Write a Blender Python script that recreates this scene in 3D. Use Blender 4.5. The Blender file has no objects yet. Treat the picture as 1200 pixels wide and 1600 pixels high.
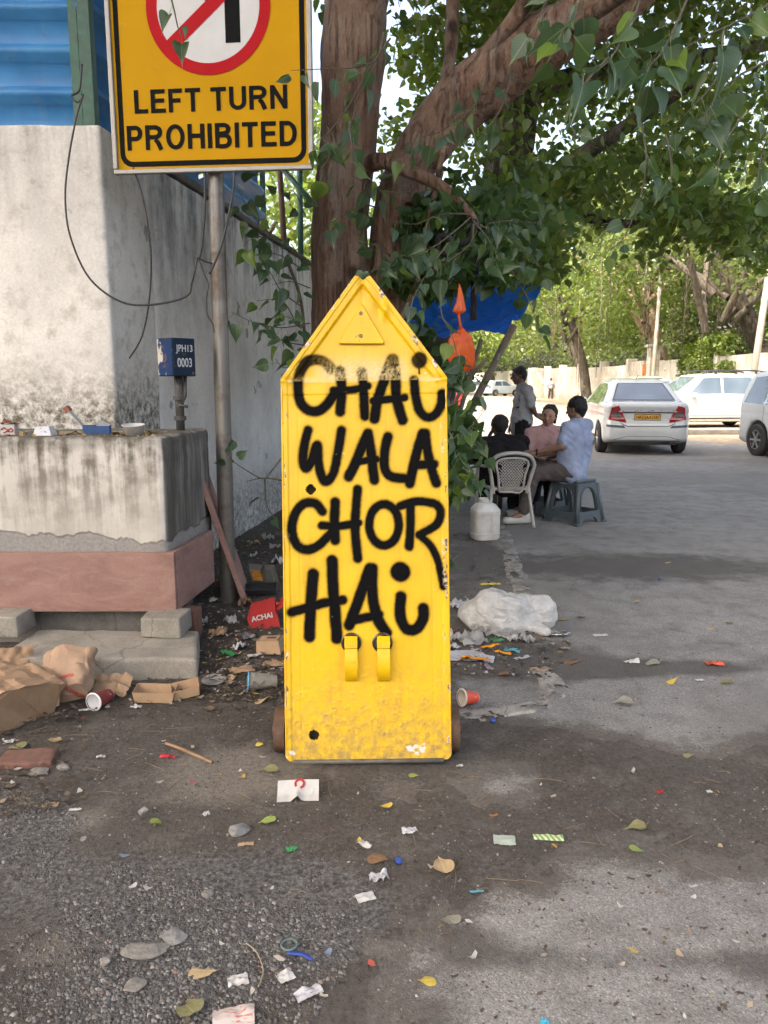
import bpy, bmesh, math, random
import numpy as np
from mathutils import Vector, Matrix, Euler
from mathutils.bvhtree import BVHTree

R = math.radians
scene = bpy.context.scene
COL = scene.collection
random.seed(7)
rng = np.random.default_rng(11)

# ------------------------------------------------------------------ camera, sky, sun, exposure
CAM_H, PITCH, FPX = 1.45, R(9.7), 1200.0
cam_data = bpy.data.cameras.new("camera")
cam_data.sensor_fit = 'VERTICAL'
cam_data.sensor_height = 36.0
cam_data.lens = 36.0 * FPX / 1600.0
cam_data.clip_start = 0.05
cam_data.clip_end = 2000.0
cam = bpy.data.objects.new("camera", cam_data)
COL.objects.link(cam)
cam.location = (0, 0, CAM_H)
cam.rotation_euler = (R(90) - PITCH, 0, 0)
scene.camera = cam

SUN_POS = Vector((-0.42, -0.40, 0.0)).normalized()
SUN_EL = R(56)
sun_vec = Vector((SUN_POS.x * math.cos(SUN_EL), SUN_POS.y * math.cos(SUN_EL), math.sin(SUN_EL)))
world = bpy.data.worlds.new("World")
scene.world = world
world.use_nodes = True
wt = world.node_tree
bg = wt.nodes["Background"]
sky = wt.nodes.new("ShaderNodeTexSky")
sky.sky_type = 'NISHITA'
sky.sun_disc = False
sky.sun_elevation = SUN_EL
sky.sun_rotation = math.atan2(SUN_POS.x, SUN_POS.y)
sky.air_density = 1.0
sky.dust_density = 8.0
sky.ozone_density = 1.0
wt.links.new(sky.outputs[0], bg.inputs[0])
bg.inputs[1].default_value = 0.15
sun_data = bpy.data.lights.new("sun", 'SUN')
sun_data.energy = 2.0
sun_data.angle = R(0.5)
sun_data.color = (1.0, 0.95, 0.86)
sun = bpy.data.objects.new("sun", sun_data)
COL.objects.link(sun)
sun.rotation_euler = (-sun_vec).to_track_quat('-Z', 'Y').to_euler()
sun.location = (-6, -6, 20)
scene.view_settings.view_transform = 'Standard'
scene.view_settings.look = 'None'
scene.view_settings.gamma = 1.0
scene.view_settings.use_curve_mapping = False
scene.view_settings.exposure = 2.36
scene.view_settings.use_white_balance = True
scene.view_settings.white_balance_temperature = 7300
scene.view_settings.white_balance_tint = 10
scene.render.engine = 'CYCLES'
scene.cycles.max_bounces = 6
scene.cycles.diffuse_bounces = 4
scene.cycles.glossy_bounces = 2
scene.cycles.transmission_bounces = 3
scene.cycles.transparent_max_bounces = 6
scene.cycles.use_denoising = True
scene.cycles.use_adaptive_sampling = True
scene.cycles.adaptive_threshold = 0.03
scene.cycles.adaptive_min_samples = 20
scene.cycles.caustics_reflective = False
scene.cycles.caustics_refractive = False

# ------------------------------------------------------------------ measuring helpers (photo pixel -> point of the place)
CP, SP = math.cos(PITCH), math.sin(PITCH)
def ray(u, v):
    xc, yc = (u - 600) / FPX, -(v - 800) / FPX
    return Vector((xc, CP + yc * SP, -SP + yc * CP))
def G(u, v, z=0.0):
    d = ray(u, v); t = (z - CAM_H) / d.z
    return Vector((d.x * t, d.y * t, z))
def AT(u, v, Y):
    d = ray(u, v); t = Y / d.y
    return Vector((d.x * t, Y, CAM_H + d.z * t))

# ------------------------------------------------------------------ numeric noise
def _hash(ix, iy, iz, seed):
    n = (ix * 374761393 + iy * 668265263 + iz * 2147483647 + seed * 144665) & 0xffffffff
    n = ((n ^ (n >> 13)) * 1274126177) & 0xffffffff
    return ((n ^ (n >> 16)) & 0xffff) / 65535.0
def vnoise(p, seed=0):
    p = np.asarray(p, float)
    i = np.floor(p).astype(np.int64); f = p - i; f = f * f * (3 - 2 * f)
    r = 0
    for dx in (0, 1):
        wx = f[..., 0] if dx else 1 - f[..., 0]
        for dy in (0, 1):
            wy = f[..., 1] if dy else 1 - f[..., 1]
            for dz in (0, 1):
                wz = f[..., 2] if dz else 1 - f[..., 2]
                r = r + wx * wy * wz * _hash(i[..., 0] + dx, i[..., 1] + dy, i[..., 2] + dz, seed)
    return r * 2 - 1
def fbm(p, oct=4, seed=0):
    p = np.asarray(p, float); a = 1.0; s = 0; t = 0
    for o in range(oct):
        s = s + a * vnoise(p * (2 ** o) + o * 17.3, seed + o); t += a; a *= 0.5
    return s / t
def fbm2(x, y, oct=4, seed=0):
    return fbm(np.stack([x, y, np.zeros_like(x) + 0.37], -1), oct, seed)
def sstep(a, b, x):
    t = np.clip((x - a) / (b - a), 0, 1); return t * t * (3 - 2 * t)

# ------------------------------------------------------------------ mesh builder
def link(name, me, mat=None, parent=None, smooth=False):
    if mat is not None and len(me.materials) == 0: me.materials.append(mat)
    if smooth and len(me.polygons): me.polygons.foreach_set('use_smooth', np.ones(len(me.polygons), bool))
    o = bpy.data.objects.new(name, me)
    COL.objects.link(o)
    if parent is not None: o.parent = parent
    return o
def tag(o, label=None, cat=None, group=None, kind=None):
    if label: o['label'] = label
    if cat:
        o['category'] = cat
        if not kind: kind = 'thing'
    if group: o['group'] = group
    if kind: o['kind'] = kind
    return o
def empty(name, loc=(0, 0, 0), rot=(0, 0, 0)):
    o = bpy.data.objects.new(name, None); COL.objects.link(o)
    o.location = loc; o.rotation_euler = rot; o.empty_display_size = 0.1
    return o
_cb = {}
def cbox_data(sx, sy, sz, b, seg=1):
    k = (round(sx, 4), round(sy, 4), round(sz, 4), round(b, 4), seg)
    if k not in _cb:
        bm = bmesh.new(); bmesh.ops.create_cube(bm, size=1.0)
        bmesh.ops.scale(bm, vec=(sx, sy, sz), verts=bm.verts)
        if b > 0: bmesh.ops.bevel(bm, geom=list(bm.edges), offset=b, segments=seg, profile=0.5, affect='EDGES')
        bm.verts.index_update()
        _cb[k] = ([v.co.copy() for v in bm.verts], [[v.index for v in f.verts] for f in bm.faces]); bm.free()
    return _cb[k]
class MB:
    def __init__(s): s.v = []; s.f = []
    def add(s, verts, faces, M=None):
        n = len(s.v)
        s.v += [tuple(M @ Vector(p)) for p in verts] if M is not None else [tuple(p) for p in verts]
        s.f += [[i + n for i in f] for f in faces]
        return s
    def box(s, c, size, rot=(0, 0, 0), bevel=0.0, seg=1, M=None):
        v, f = cbox_data(*size, bevel, seg)
        T = Matrix.Translation(c) @ Euler(rot).to_matrix().to_4x4()
        return s.add(v, f, (M @ T) if M is not None else T)
    def tube(s, pts, rad, n=8, caps=True, M=None, flat=1.0):
        pts = [Vector(p) for p in pts]
        if not hasattr(rad, '__len__'): rad = [rad] * len(pts)
        V = []; F = []; up = None
        for i, p in enumerate(pts):
            d = (pts[min(i + 1, len(pts) - 1)] - pts[max(i - 1, 0)]).normalized()
            if up is None: up = Vector((0, 0, 1)) if abs(d.z) < 0.9 else Vector((1, 0, 0))
            a = d.cross(up).normalized(); b = a.cross(d).normalized(); up = b
            for k in range(n):
                t = 2 * math.pi * k / n
                V.append(p + (a * math.cos(t) + b * math.sin(t) * flat) * rad[i])
        for i in range(len(pts) - 1):
            for k in range(n):
                F.append([i * n + k, i * n + (k + 1) % n, (i + 1) * n + (k + 1) % n, (i + 1) * n + k])
        if caps:
            F.append(list(range(n))[::-1]); F.append([(len(pts) - 1) * n + k for k in range(n)])
        return s.add(V, F, M)
    def lathe(s, prof, n=20, M=None):
        V = []; F = []
        for r, z in prof:
            for k in range(n):
                t = 2 * math.pi * k / n; V.append((r * math.cos(t), r * math.sin(t), z))
        for i in range(len(prof) - 1):
            for k in range(n):
                F.append([i * n + k, i * n + (k + 1) % n, (i + 1) * n + (k + 1) % n, (i + 1) * n + k])
        return s.add(V, F, M)
    def prism(s, poly, y0, y1, M=None):
        # poly in (x,z), extruded along y
        n = len(poly); V = [(x, y0, z) for x, z in poly] + [(x, y1, z) for x, z in poly]
        F = [list(range(n)), [n + i for i in range(n)][::-1]]
        for i in range(n): F.append([i, i + n, (i + 1) % n + n, (i + 1) % n])
        return s.add(V, F, M)
    def grid(s, P, M=None, closed_u=False):
        P = np.asarray(P); a, b = P.shape[:2]
        F = []
        for i in range(a - 1):
            for j in range(b - (0 if closed_u else 1)):
                j2 = (j + 1) % b
                F.append([i * b + j, i * b + j2, (i + 1) * b + j2, (i + 1) * b + j])
        return s.add([Vector(p) for p in P.reshape(-1, 3)], F, M)
    def mesh(s, name):
        me = bpy.data.meshes.new(name); me.from_pydata(s.v, [], s.f); me.update(); return me
    def build(s, name, mat=None, parent=None, smooth=False, angle=None):
        me = s.mesh(name)
        o = link(name, me, mat, parent, smooth)
        if smooth and angle is not None: me.set_sharp_from_angle(angle=R(angle))
        return o
def fast_mesh(name, V, F, attrs=None, uv=None, colors=None):
    V = np.asarray(V, np.float32); F = np.asarray(F, np.int32)
    me = bpy.data.meshes.new(name); k = F.shape[1]
    me.vertices.add(len(V)); me.vertices.foreach_set('co', V.ravel())
    me.loops.add(F.size); me.loops.foreach_set('vertex_index', F.ravel())
    me.polygons.add(len(F)); me.polygons.foreach_set('loop_start', np.arange(0, F.size, k, dtype=np.int32))
    me.update(calc_edges=True); me.validate()
    for nm, a in (attrs or {}).items():
        at = me.attributes.new(nm, 'FLOAT', 'POINT'); at.data.foreach_set('value', np.asarray(a, np.float32).ravel())
    for nm, a in (colors or {}).items():
        at = me.attributes.new(nm, 'FLOAT_COLOR', 'POINT')
        c = np.ones((len(V), 4), np.float32); c[:, :3] = a; at.data.foreach_set('color', c.ravel())
    if uv is not None:
        l = me.uv_layers.new(name='UVMap'); l.data.foreach_set('uv', np.asarray(uv, np.float32)[F.ravel()].ravel())
    return me
def gridfaces(a, b):
    i, j = np.meshgrid(np.arange(a - 1), np.arange(b - 1), indexing='ij')
    q = i * b + j
    return np.stack([q, q + 1, q + b + 1, q + b], -1).reshape(-1, 4)

# signed-distance modelling: smooth unions of capsules and ellipsoids, meshed by surface nets
class SDF:
    def __init__(s, lo, hi, res):
        s.lo = np.array(lo, float); s.res = res
        s.n = np.ceil((np.array(hi) - s.lo) / res).astype(int) + 1
        s.D = np.full(s.n, 0.2, np.float32)
    def _slice(s, lo, hi, m):
        a = np.clip(np.floor((lo - m - s.lo) / s.res).astype(int), 0, s.n - 1)
        b = np.clip(np.ceil((hi + m - s.lo) / s.res).astype(int) + 1, 1, s.n)
        sl = tuple(slice(x, y) for x, y in zip(a, b))
        g = np.meshgrid(*[s.lo[i] + s.res * np.arange(a[i], b[i]) for i in range(3)], indexing='ij')
        return sl, np.stack(g, -1)
    def _merge(s, sl, d, k, cut=False):
        a = s.D[sl]
        if cut:
            s.D[sl] = np.maximum(a, -d); return
        h = np.clip(0.5 + 0.5 * (d - a) / k, 0, 1)
        s.D[sl] = d * (1 - h) + a * h - k * h * (1 - h)
    def cap(s, a, b, ra, rb=None, k=0.02, cut=False):
        rb = ra if rb is None else rb
        a = np.array(a, float); b = np.array(b, float); r = max(ra, rb)
        sl, P = s._slice(np.minimum(a, b) - r, np.maximum(a, b) + r, 0.05 + k)
        ab = b - a; t = np.clip(((P - a) @ ab) / max(ab @ ab, 1e-9), 0, 1)
        d = np.linalg.norm(P - a - t[..., None] * ab, axis=-1) - (ra + (rb - ra) * t)
        s._merge(sl, d, k, cut); return s
    def ell(s, c, r, rot=None, k=0.02, cut=False):
        c = np.array(c, float); r = np.array(r, float); m = r.max()
        sl, P = s._slice(c - m, c + m, 0.05 + k)
        q = P - c
        if rot is not None: q = q @ np.array(Euler(rot).to_matrix())
        k0 = np.linalg.norm(q / r, axis=-1); k1 = np.linalg.norm(q / (r * r), axis=-1) + 1e-9
        s._merge(sl, k0 * (k0 - 1) / k1, k, cut); return s
    def path(s, pts, rad, k=0.02):
        for i in range(len(pts) - 1): s.cap(pts[i], pts[i + 1], rad[i], rad[i + 1], k)
        return s
    def noise(s, amp, scale, seed=0, oct=2, aniso=(1, 1, 1)):
        idx = np.abs(s.D) < 0.06
        w = np.argwhere(idx); P = s.lo + w * s.res
        s.D[idx] += (amp * fbm(P * scale * np.array(aniso), oct, seed)).astype(np.float32); return s
    def clip(s, axis, val, keep_above=True):
        c = s.lo[axis] + s.res * np.arange(s.n[axis])
        d = (val - c) if keep_above else (c - val)
        sh = [1, 1, 1]; sh[axis] = -1
        s.D = np.maximum(s.D, d.reshape(sh).astype(np.float32)); return s
    def mesh(s, name):
        D = s.D; S = D < 0
        nx, ny, nz = D.shape
        c = [(i, j, k) for i in (0, 1) for j in (0, 1) for k in (0, 1)]
        def sub(A, o): return A[o[0]:nx - 1 + o[0], o[1]:ny - 1 + o[1], o[2]:nz - 1 + o[2]]
        cnt = sum(sub(S, o).astype(np.int8) for o in c)
        act = (cnt > 0) & (cnt < 8)
        W = np.argwhere(act); ids = np.full(act.shape, -1, np.int32); ids[act] = np.arange(len(W))
        acc = np.zeros((len(W), 3)); num = np.zeros(len(W))
        for o in c:
            for ax in range(3):
                if o[ax]: continue
                o2 = list(o); o2[ax] = 1
                a = D[W[:, 0] + o[0], W[:, 1] + o[1], W[:, 2] + o[2]]
                b = D[W[:, 0] + o2[0], W[:, 1] + o2[1], W[:, 2] + o2[2]]
                m = (a < 0) != (b < 0)
                t = np.where(m, a / np.where(m, a - b, 1), 0)
                p = np.tile(np.array(o, float), (len(W), 1)); p[:, ax] += t
                acc[m] += p[m]; num[m] += 1
        V = s.lo + s.res * (W + acc / num[:, None])
        Fs = []
        for ax in range(3):
            sl1 = [slice(1, n - 1) for n in D.shape]; sl1[ax] = slice(0, D.shape[ax] - 1)
            sl2 = list(sl1); sl2[ax] = slice(1, D.shape[ax])
            A = S[tuple(sl1)]; B = S[tuple(sl2)]
            for flip, m in ((False, A & ~B), (True, ~A & B)):
                e = np.argwhere(m) + np.array([0 if i == ax else 1 for i in range(3)])
                u, v = [(1, 2), (2, 0), (0, 1)][ax]
                def cell(du, dv):
                    q = e.copy(); q[:, u] -= du; q[:, v] -= dv
                    return ids[q[:, 0], q[:, 1], q[:, 2]]
                q = np.stack([cell(1, 1), cell(0, 1), cell(0, 0), cell(1, 0)], -1)
                Fs.append(q[:, ::-1] if flip else q)
        F = np.concatenate(Fs); F = F[(F >= 0).all(1)]
        return fast_mesh(name, V, F)

# ------------------------------------------------------------------ material helpers
class NT:
    def __init__(s, name):
        s.m = bpy.data.materials.new(name); s.m.use_nodes = True
        s.t = s.m.node_tree; s.N = s.t.nodes; s.L = s.t.links
        s.b = s.N['Principled BSDF']
        s._obj = None
    def new(s, typ, **kw):
        n = s.N.new(typ)
        for k, v in kw.items(): setattr(n, k, v)
        return n
    def set(s, sock, v):
        if v is None: return
        if hasattr(v, 'is_output'): s.L.new(v, sock)
        else:
            if sock.type == 'RGBA' and not hasattr(v, '__len__'): v = (v, v, v, 1)
            elif sock.type == 'RGBA' and len(v) == 3: v = (*v, 1)
            sock.default_value = v
    def coord(s, kind='Object'):
        if s._obj is None: s._obj = s.new('ShaderNodeTexCoord')
        return s._obj.outputs[kind]
    def pos(s): return s.new('ShaderNodeNewGeometry').outputs['Position']
    def mapping(s, vec, scale=(1, 1, 1), loc=(0, 0, 0)):
        n = s.new('ShaderNodeMapping'); s.set(n.inputs['Vector'], vec)
        n.inputs['Scale'].default_value = scale; n.inputs['Location'].default_value = loc
        return n.outputs[0]
    def noise(s, scale, detail=4, vec=None, rough=0.55, dist=0.0):
        n = s.new('ShaderNodeTexNoise'); s.set(n.inputs['Vector'], vec if vec is not None else s.coord())
        n.inputs['Scale'].default_value = scale; n.inputs['Detail'].default_value = detail
        n.inputs['Roughness'].default_value = rough; n.inputs['Distortion'].default_value = dist
        return n.outputs[0]
    def voro(s, scale, vec=None, feat='F1', out=0):
        n = s.new('ShaderNodeTexVoronoi'); s.set(n.inputs['Vector'], vec if vec is not None else s.coord())
        n.feature = feat; n.inputs['Scale'].default_value = scale
        return n.outputs[out]
    def ramp(s, fac, stops):
        n = s.new('ShaderNodeValToRGB'); s.set(n.inputs[0], fac)
        e = n.color_ramp.elements
        while len(e) < len(stops): e.new(0.5)
        for i, (p, c) in enumerate(stops):
            e[i].position = p
            if not hasattr(c, '__len__'): c = (c, c, c)
            e[i].color = (*c[:3], 1)
        return n.outputs[0]
    def mix(s, fac, a, b, mode='MIX'):
        n = s.new('ShaderNodeMix', data_type='RGBA', blend_type=mode)
        s.set(n.inputs[0], fac); s.set(n.inputs[6], a); s.set(n.inputs[7], b)
        return n.outputs[2]
    def math(s, op, a, b=0.0, c=None, clamp=False):
        n = s.new('ShaderNodeMath', operation=op, use_clamp=clamp)
        s.set(n.inputs[0], a); s.set(n.inputs[1], b)
        if c is not None: s.set(n.inputs[2], c)
        return n.outputs[0]
    def sep(s, vec):
        n = s.new('ShaderNodeSeparateXYZ'); s.set(n.inputs[0], vec); return n.outputs
    def attr(s, name, out='Fac'):
        n = s.new('ShaderNodeAttribute', attribute_name=name); return n.outputs[out]
    def objrand(s): return s.new('ShaderNodeObjectInfo').outputs['Random']
    def bump(s, h, strength=0.3, dist=0.01):
        n = s.new('ShaderNodeBump'); s.set(n.inputs['Height'], h)
        n.inputs['Strength'].default_value = strength; n.inputs['Distance'].default_value = dist
        s.L.new(n.outputs[0], s.b.inputs['Normal']); return s
    def out(s, color=None, rough=0.7, metal=0.0, spec=None, alpha=None, coat=None, trans=None):
        b = s.b.inputs
        s.set(b['Base Color'], color); s.set(b['Roughness'], rough); s.set(b['Metallic'], metal)
        if spec is not None: s.set(b['Specular IOR Level'], spec)
        if alpha is not None: s.set(b['Alpha'], alpha)
        if coat is not None: s.set(b['Coat Weight'], coat); b['Coat Roughness'].default_value = 0.05
        if trans is not None: s.set(b['Transmission Weight'], trans)
        return s.m
_plain = {}
def plain(name, col, rough=0.6, metal=0.0, var=0.15, scale=12, spec=None, bump=0.0, coat=None):
    if name in _plain: return _plain[name]
    n = NT(name)
    a = n.noise(scale, 5)
    c = n.mix(1.0, col, n.ramp(a, [(0.25, 1 - var), (0.75, 1 + var * 0.6)]), 'MULTIPLY')
    if bump: n.bump(n.noise(scale * 4, 3), bump, 0.004)
    _plain[name] = n.out(c, n.ramp(a, [(0.2, max(rough - 0.1, 0.02)), (0.8, min(rough + 0.1, 1))]), metal, spec, coat=coat)
    return _plain[name]
def translucent(n, color, tcol, amount, rough=0.45):
    n.out(color, rough)
    t = n.new('ShaderNodeBsdfTranslucent'); n.set(t.inputs[0], tcol)
    mx = n.new('ShaderNodeMixShader'); n.set(mx.inputs[0], amount)
    n.L.new(n.b.outputs[0], mx.inputs[1]); n.L.new(t.outputs[0], mx.inputs[2])
    n.L.new(mx.outputs[0], n.N['Material Output'].inputs[0])
    return n.m
def text_mesh(name, body, size, offset=0.0, align='CENTER', extrude=0.0008, space=1.0, xscale=1.0):
    cu = bpy.data.curves.new(name, 'FONT'); cu.body = body; cu.size = size; cu.offset = offset
    cu.align_x = align; cu.align_y = 'CENTER'; cu.extrude = extrude; cu.space_character = space
    cu.resolution_u = 4
    ob = bpy.data.objects.new(name, cu); COL.objects.link(ob)
    bpy.context.view_layer.update()
    me = bpy.data.meshes.new_from_object(ob.evaluated_get(bpy.context.evaluated_depsgraph_get()))
    COL.objects.unlink(ob); bpy.data.objects.remove(ob); bpy.data.curves.remove(cu)
    me.name = name
    if xscale != 1.0: me.transform(Matrix.Diagonal((xscale, 1, 1, 1)))
    return me
UP2FRONT = Matrix.Rotation(R(90), 4, 'X')   # text lying in XY -> standing, facing -Y
# ------------------------------------------------------------------ materials of the setting
def plaster(name, base=(0.72, 0.705, 0.67), dark=(0.10, 0.097, 0.088), ztop=2.9, reach=1.2, zlow=1.1, lowamt=0.6, streak=0.75, blotch=0.5):
    n = NT(name); p = n.pos(); z = n.sep(p)[2]
    big = n.noise(1.6, 5, p); mid = n.noise(9, 6, p, 0.65); fine = n.noise(70, 4, p, 0.7)
    c = n.mix(n.ramp(big, [(0.35, 0), (0.7, 1)]), base, tuple(b * 0.74 for b in base))
    c = n.mix(n.math('MULTIPLY', n.ramp(mid, [(0.52, 0), (0.72, 1)]), blotch), c, (base[0] * 0.52, base[1] * 0.5, base[2] * 0.46))
    st = n.math('ADD', n.noise(1.0, 6, n.mapping(p, (8, 5, 0.7)), 0.65), n.math('MULTIPLY', n.math('SUBTRACT', mid, 0.5), 0.35))
    top = n.math('DIVIDE', n.math('SUBTRACT', z, ztop - reach), reach, clamp=True)
    top = n.math('POWER', top, 1.4)
    s = n.math('MULTIPLY', n.ramp(st, [(0.42, 0), (0.66, 1)]), n.math('ADD', n.math('MULTIPLY', top, streak), 0.05))
    c = n.mix(s, c, dark)
    low = n.math('DIVIDE', n.math('SUBTRACT', zlow + 0.45, z), 0.45, clamp=True)
    g = n.math('MULTIPLY', n.math('POWER', low, 1.5), n.ramp(n.noise(22, 5, p, 0.7), [(0.36, 0), (0.6, 1)]))
    c = n.mix(n.math('MULTIPLY', g, lowamt), c, (0.13, 0.115, 0.085))
    # bare patches where the coat has scaled off, with a hard ragged rim
    flake = n.ramp(n.noise(2.3, 7, n.mapping(p, (1, 1, 1), (3.1, 1.7, 0.4)), 0.6), [(0.655, 0), (0.675, 1)])
    c = n.mix(n.math('MULTIPLY', flake, 0.8), c, (0.25, 0.24, 0.225))
    c = n.mix(0.35, c, n.mix(1.0, c, n.ramp(fine, [(0.3, 0.6), (0.7, 1.25)]), 'MULTIPLY'))
    h = n.math('ADD', n.math('MULTIPLY', mid, 0.7), n.math('SUBTRACT', n.math('MULTIPLY', fine, 0.35), n.math('MULTIPLY', flake, 0.6)))
    n.bump(h, 0.5, 0.012)
    return n.out(c, 0.88, spec=0.25)
M_pillar = plaster('pillar_plaster', base=(0.74, 0.72, 0.675), zlow=1.26, lowamt=1.0, ztop=2.95, reach=0.9, streak=0.45, blotch=0.75)
M_wall = plaster('wall_plaster', base=(0.80, 0.785, 0.755), zlow=0.35, lowamt=0.75, ztop=2.95, reach=1.5, streak=0.95, blotch=0.35)
M_farwall = plaster('far_wall_plaster', base=(0.62, 0.58, 0.52), zlow=0.3, ztop=2.6, reach=1.4, streak=0.35)

def mk_plinth():
    n = NT('plinth_plaster'); p = n.pos(); z = n.sep(p)[2]
    mid = n.noise(8, 6, p, 0.65); fine = n.noise(60, 5, p, 0.7)
    c = n.mix(n.ramp(n.noise(2.5, 4, p), [(0.35, 0), (0.65, 1)]), (0.60, 0.58, 0.54), (0.42, 0.40, 0.36))
    st = n.noise(1.0, 5, n.mapping(p, (13, 13, 0.8)), 0.65)
    top = n.math('DIVIDE', n.math('SUBTRACT', z, 0.62), 0.55, clamp=True)
    c = n.mix(n.math('MULTIPLY', n.ramp(n.math('ADD', st, n.math('MULTIPLY', n.math('SUBTRACT', mid, 0.5), 0.7)), [(0.40, 0), (0.62, 1)]), n.math('ADD', n.math('MULTIPLY', top, 0.9), 0.2)), c, (0.12, 0.108, 0.085))
    rim = n.math('DIVIDE', n.math('SUBTRACT', z, 1.08), 0.09, clamp=True)
    c = n.mix(n.math('MULTIPLY', rim, n.ramp(mid, [(0.3, 0.45), (0.6, 1)])), c, (0.085, 0.078, 0.06))
    # the end of the plinth is coloured much darker, in uneven streaks
    x = n.sep(p)[0]; y = n.sep(p)[1]
    nx = n.sep(n.new('ShaderNodeNewGeometry').outputs['Normal'])[0]
    side = n.ramp(nx, [(0.5, 0), (0.8, 1)])
    c = n.mix(n.math('MULTIPLY', side, n.ramp(st, [(0.25, 0.55), (0.6, 0.95)])), c, (0.075, 0.07, 0.06))
    # lower band where the coat has come off and cement shows
    lowline = n.math('ADD', 0.63, n.math('MULTIPLY', n.math('SUBTRACT', n.noise(2.1, 5, n.mapping(p, (1, 1, 0.2)), 0.6), 0.5), 0.36))
    cem = n.ramp(n.math('SUBTRACT', lowline, z), [(0.0, 0), (0.012, 1)])
    cement = n.mix(n.ramp(fine, [(0.3, 0), (0.7, 1)]), (0.20, 0.195, 0.185), (0.31, 0.30, 0.285))
    c = n.mix(cem, c, cement)
    n.bump(n.math('SUBTRACT', n.math('ADD', n.math('MULTIPLY', mid, 0.6), n.math('MULTIPLY', fine, 0.4)), n.math('MULTIPLY', cem, 0.9)), 0.6, 0.015)
    return n.out(c, 0.9, spec=0.2)
M_plinth = mk_plinth()
def mk_concrete(name, a, b, sc=6):
    n = NT(name); p = n.pos(); mid = n.noise(sc, 6, p, 0.65); fine = n.noise(90, 5, p, 0.75)
    c = n.mix(n.ramp(mid, [(0.3, 0), (0.7, 1)]), a, b)
    c = n.mix(0.5, c, n.mix(1.0, c, n.ramp(fine, [(0.3, 0.55), (0.7, 1.3)]), 'MULTIPLY'))
    vc = n.voro(3.0, n.mix(0.15, p, n.noise(8, 4, p)), 'DISTANCE_TO_EDGE')
    c = n.mix(n.math('MULTIPLY', n.ramp(vc, [(0.0, 1), (0.014, 0)]), 0.5), c, (0.05, 0.045, 0.04))
    n.bump(n.math('ADD', mid, n.math('MULTIPLY', fine, 0.5)), 0.5, 0.01)
    return n.out(c, 0.92, spec=0.2)
M_conc = mk_concrete('old_concrete', (0.20, 0.185, 0.16), (0.30, 0.285, 0.25))
M_conc_d = mk_concrete('dirty_cement', (0.11, 0.10, 0.09), (0.19, 0.18, 0.165))
def mk_sandstone():
    n = NT('red_sandstone'); p = n.pos()
    a = n.noise(3, 6, n.mapping(p, (1, 1, 2.2)), 0.6, 1.2); f = n.noise(120, 4, p, 0.7)
    c = n.mix(n.ramp(a, [(0.3, 0), (0.7, 1)]), (0.215, 0.120, 0.100), (0.300, 0.182, 0.155))
    dust = n.ramp(n.noise(5, 6, n.mapping(p, (1, 1, 3), (2, 0, 1)), 0.7, 2.0), [(0.52, 0), (0.75, 0.55)])
    c = n.mix(dust, c, (0.34, 0.25, 0.22))
    scr = n.ramp(n.noise(1.0, 4, n.mapping(p, (4, 4, 60)), 0.7, 1.5), [(0.6, 0), (0.75, 0.4)])
    c = n.mix(scr, c, (0.44, 0.30, 0.25))
    c = n.mix(0.25, c, n.mix(1.0, c, n.ramp(f, [(0.3, 0.6), (0.7, 1.3)]), 'MULTIPLY'))
    n.bump(n.math('ADD', n.math('MULTIPLY', a, 0.3), n.math('MULTIPLY', f, 0.2)), 0.3, 0.006)
    return n.out(c, 0.8, spec=0.3)
M_sand = mk_sandstone()
def soil_colour(n, p, big, mid, fine):
    c = n.mix(n.ramp(big, [(0.35, 0), (0.65, 1)]), (0.074, 0.065, 0.057), (0.106, 0.095, 0.084))
    c = n.mix(n.ramp(mid, [(0.5, 0), (0.75, 0.8)]), c, (0.150, 0.137, 0.122))
    return n.mix(0.7, c, n.mix(1.0, c, n.ramp(fine, [(0.3, 0.4), (0.72, 1.75)]), 'MULTIPLY'))
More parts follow.
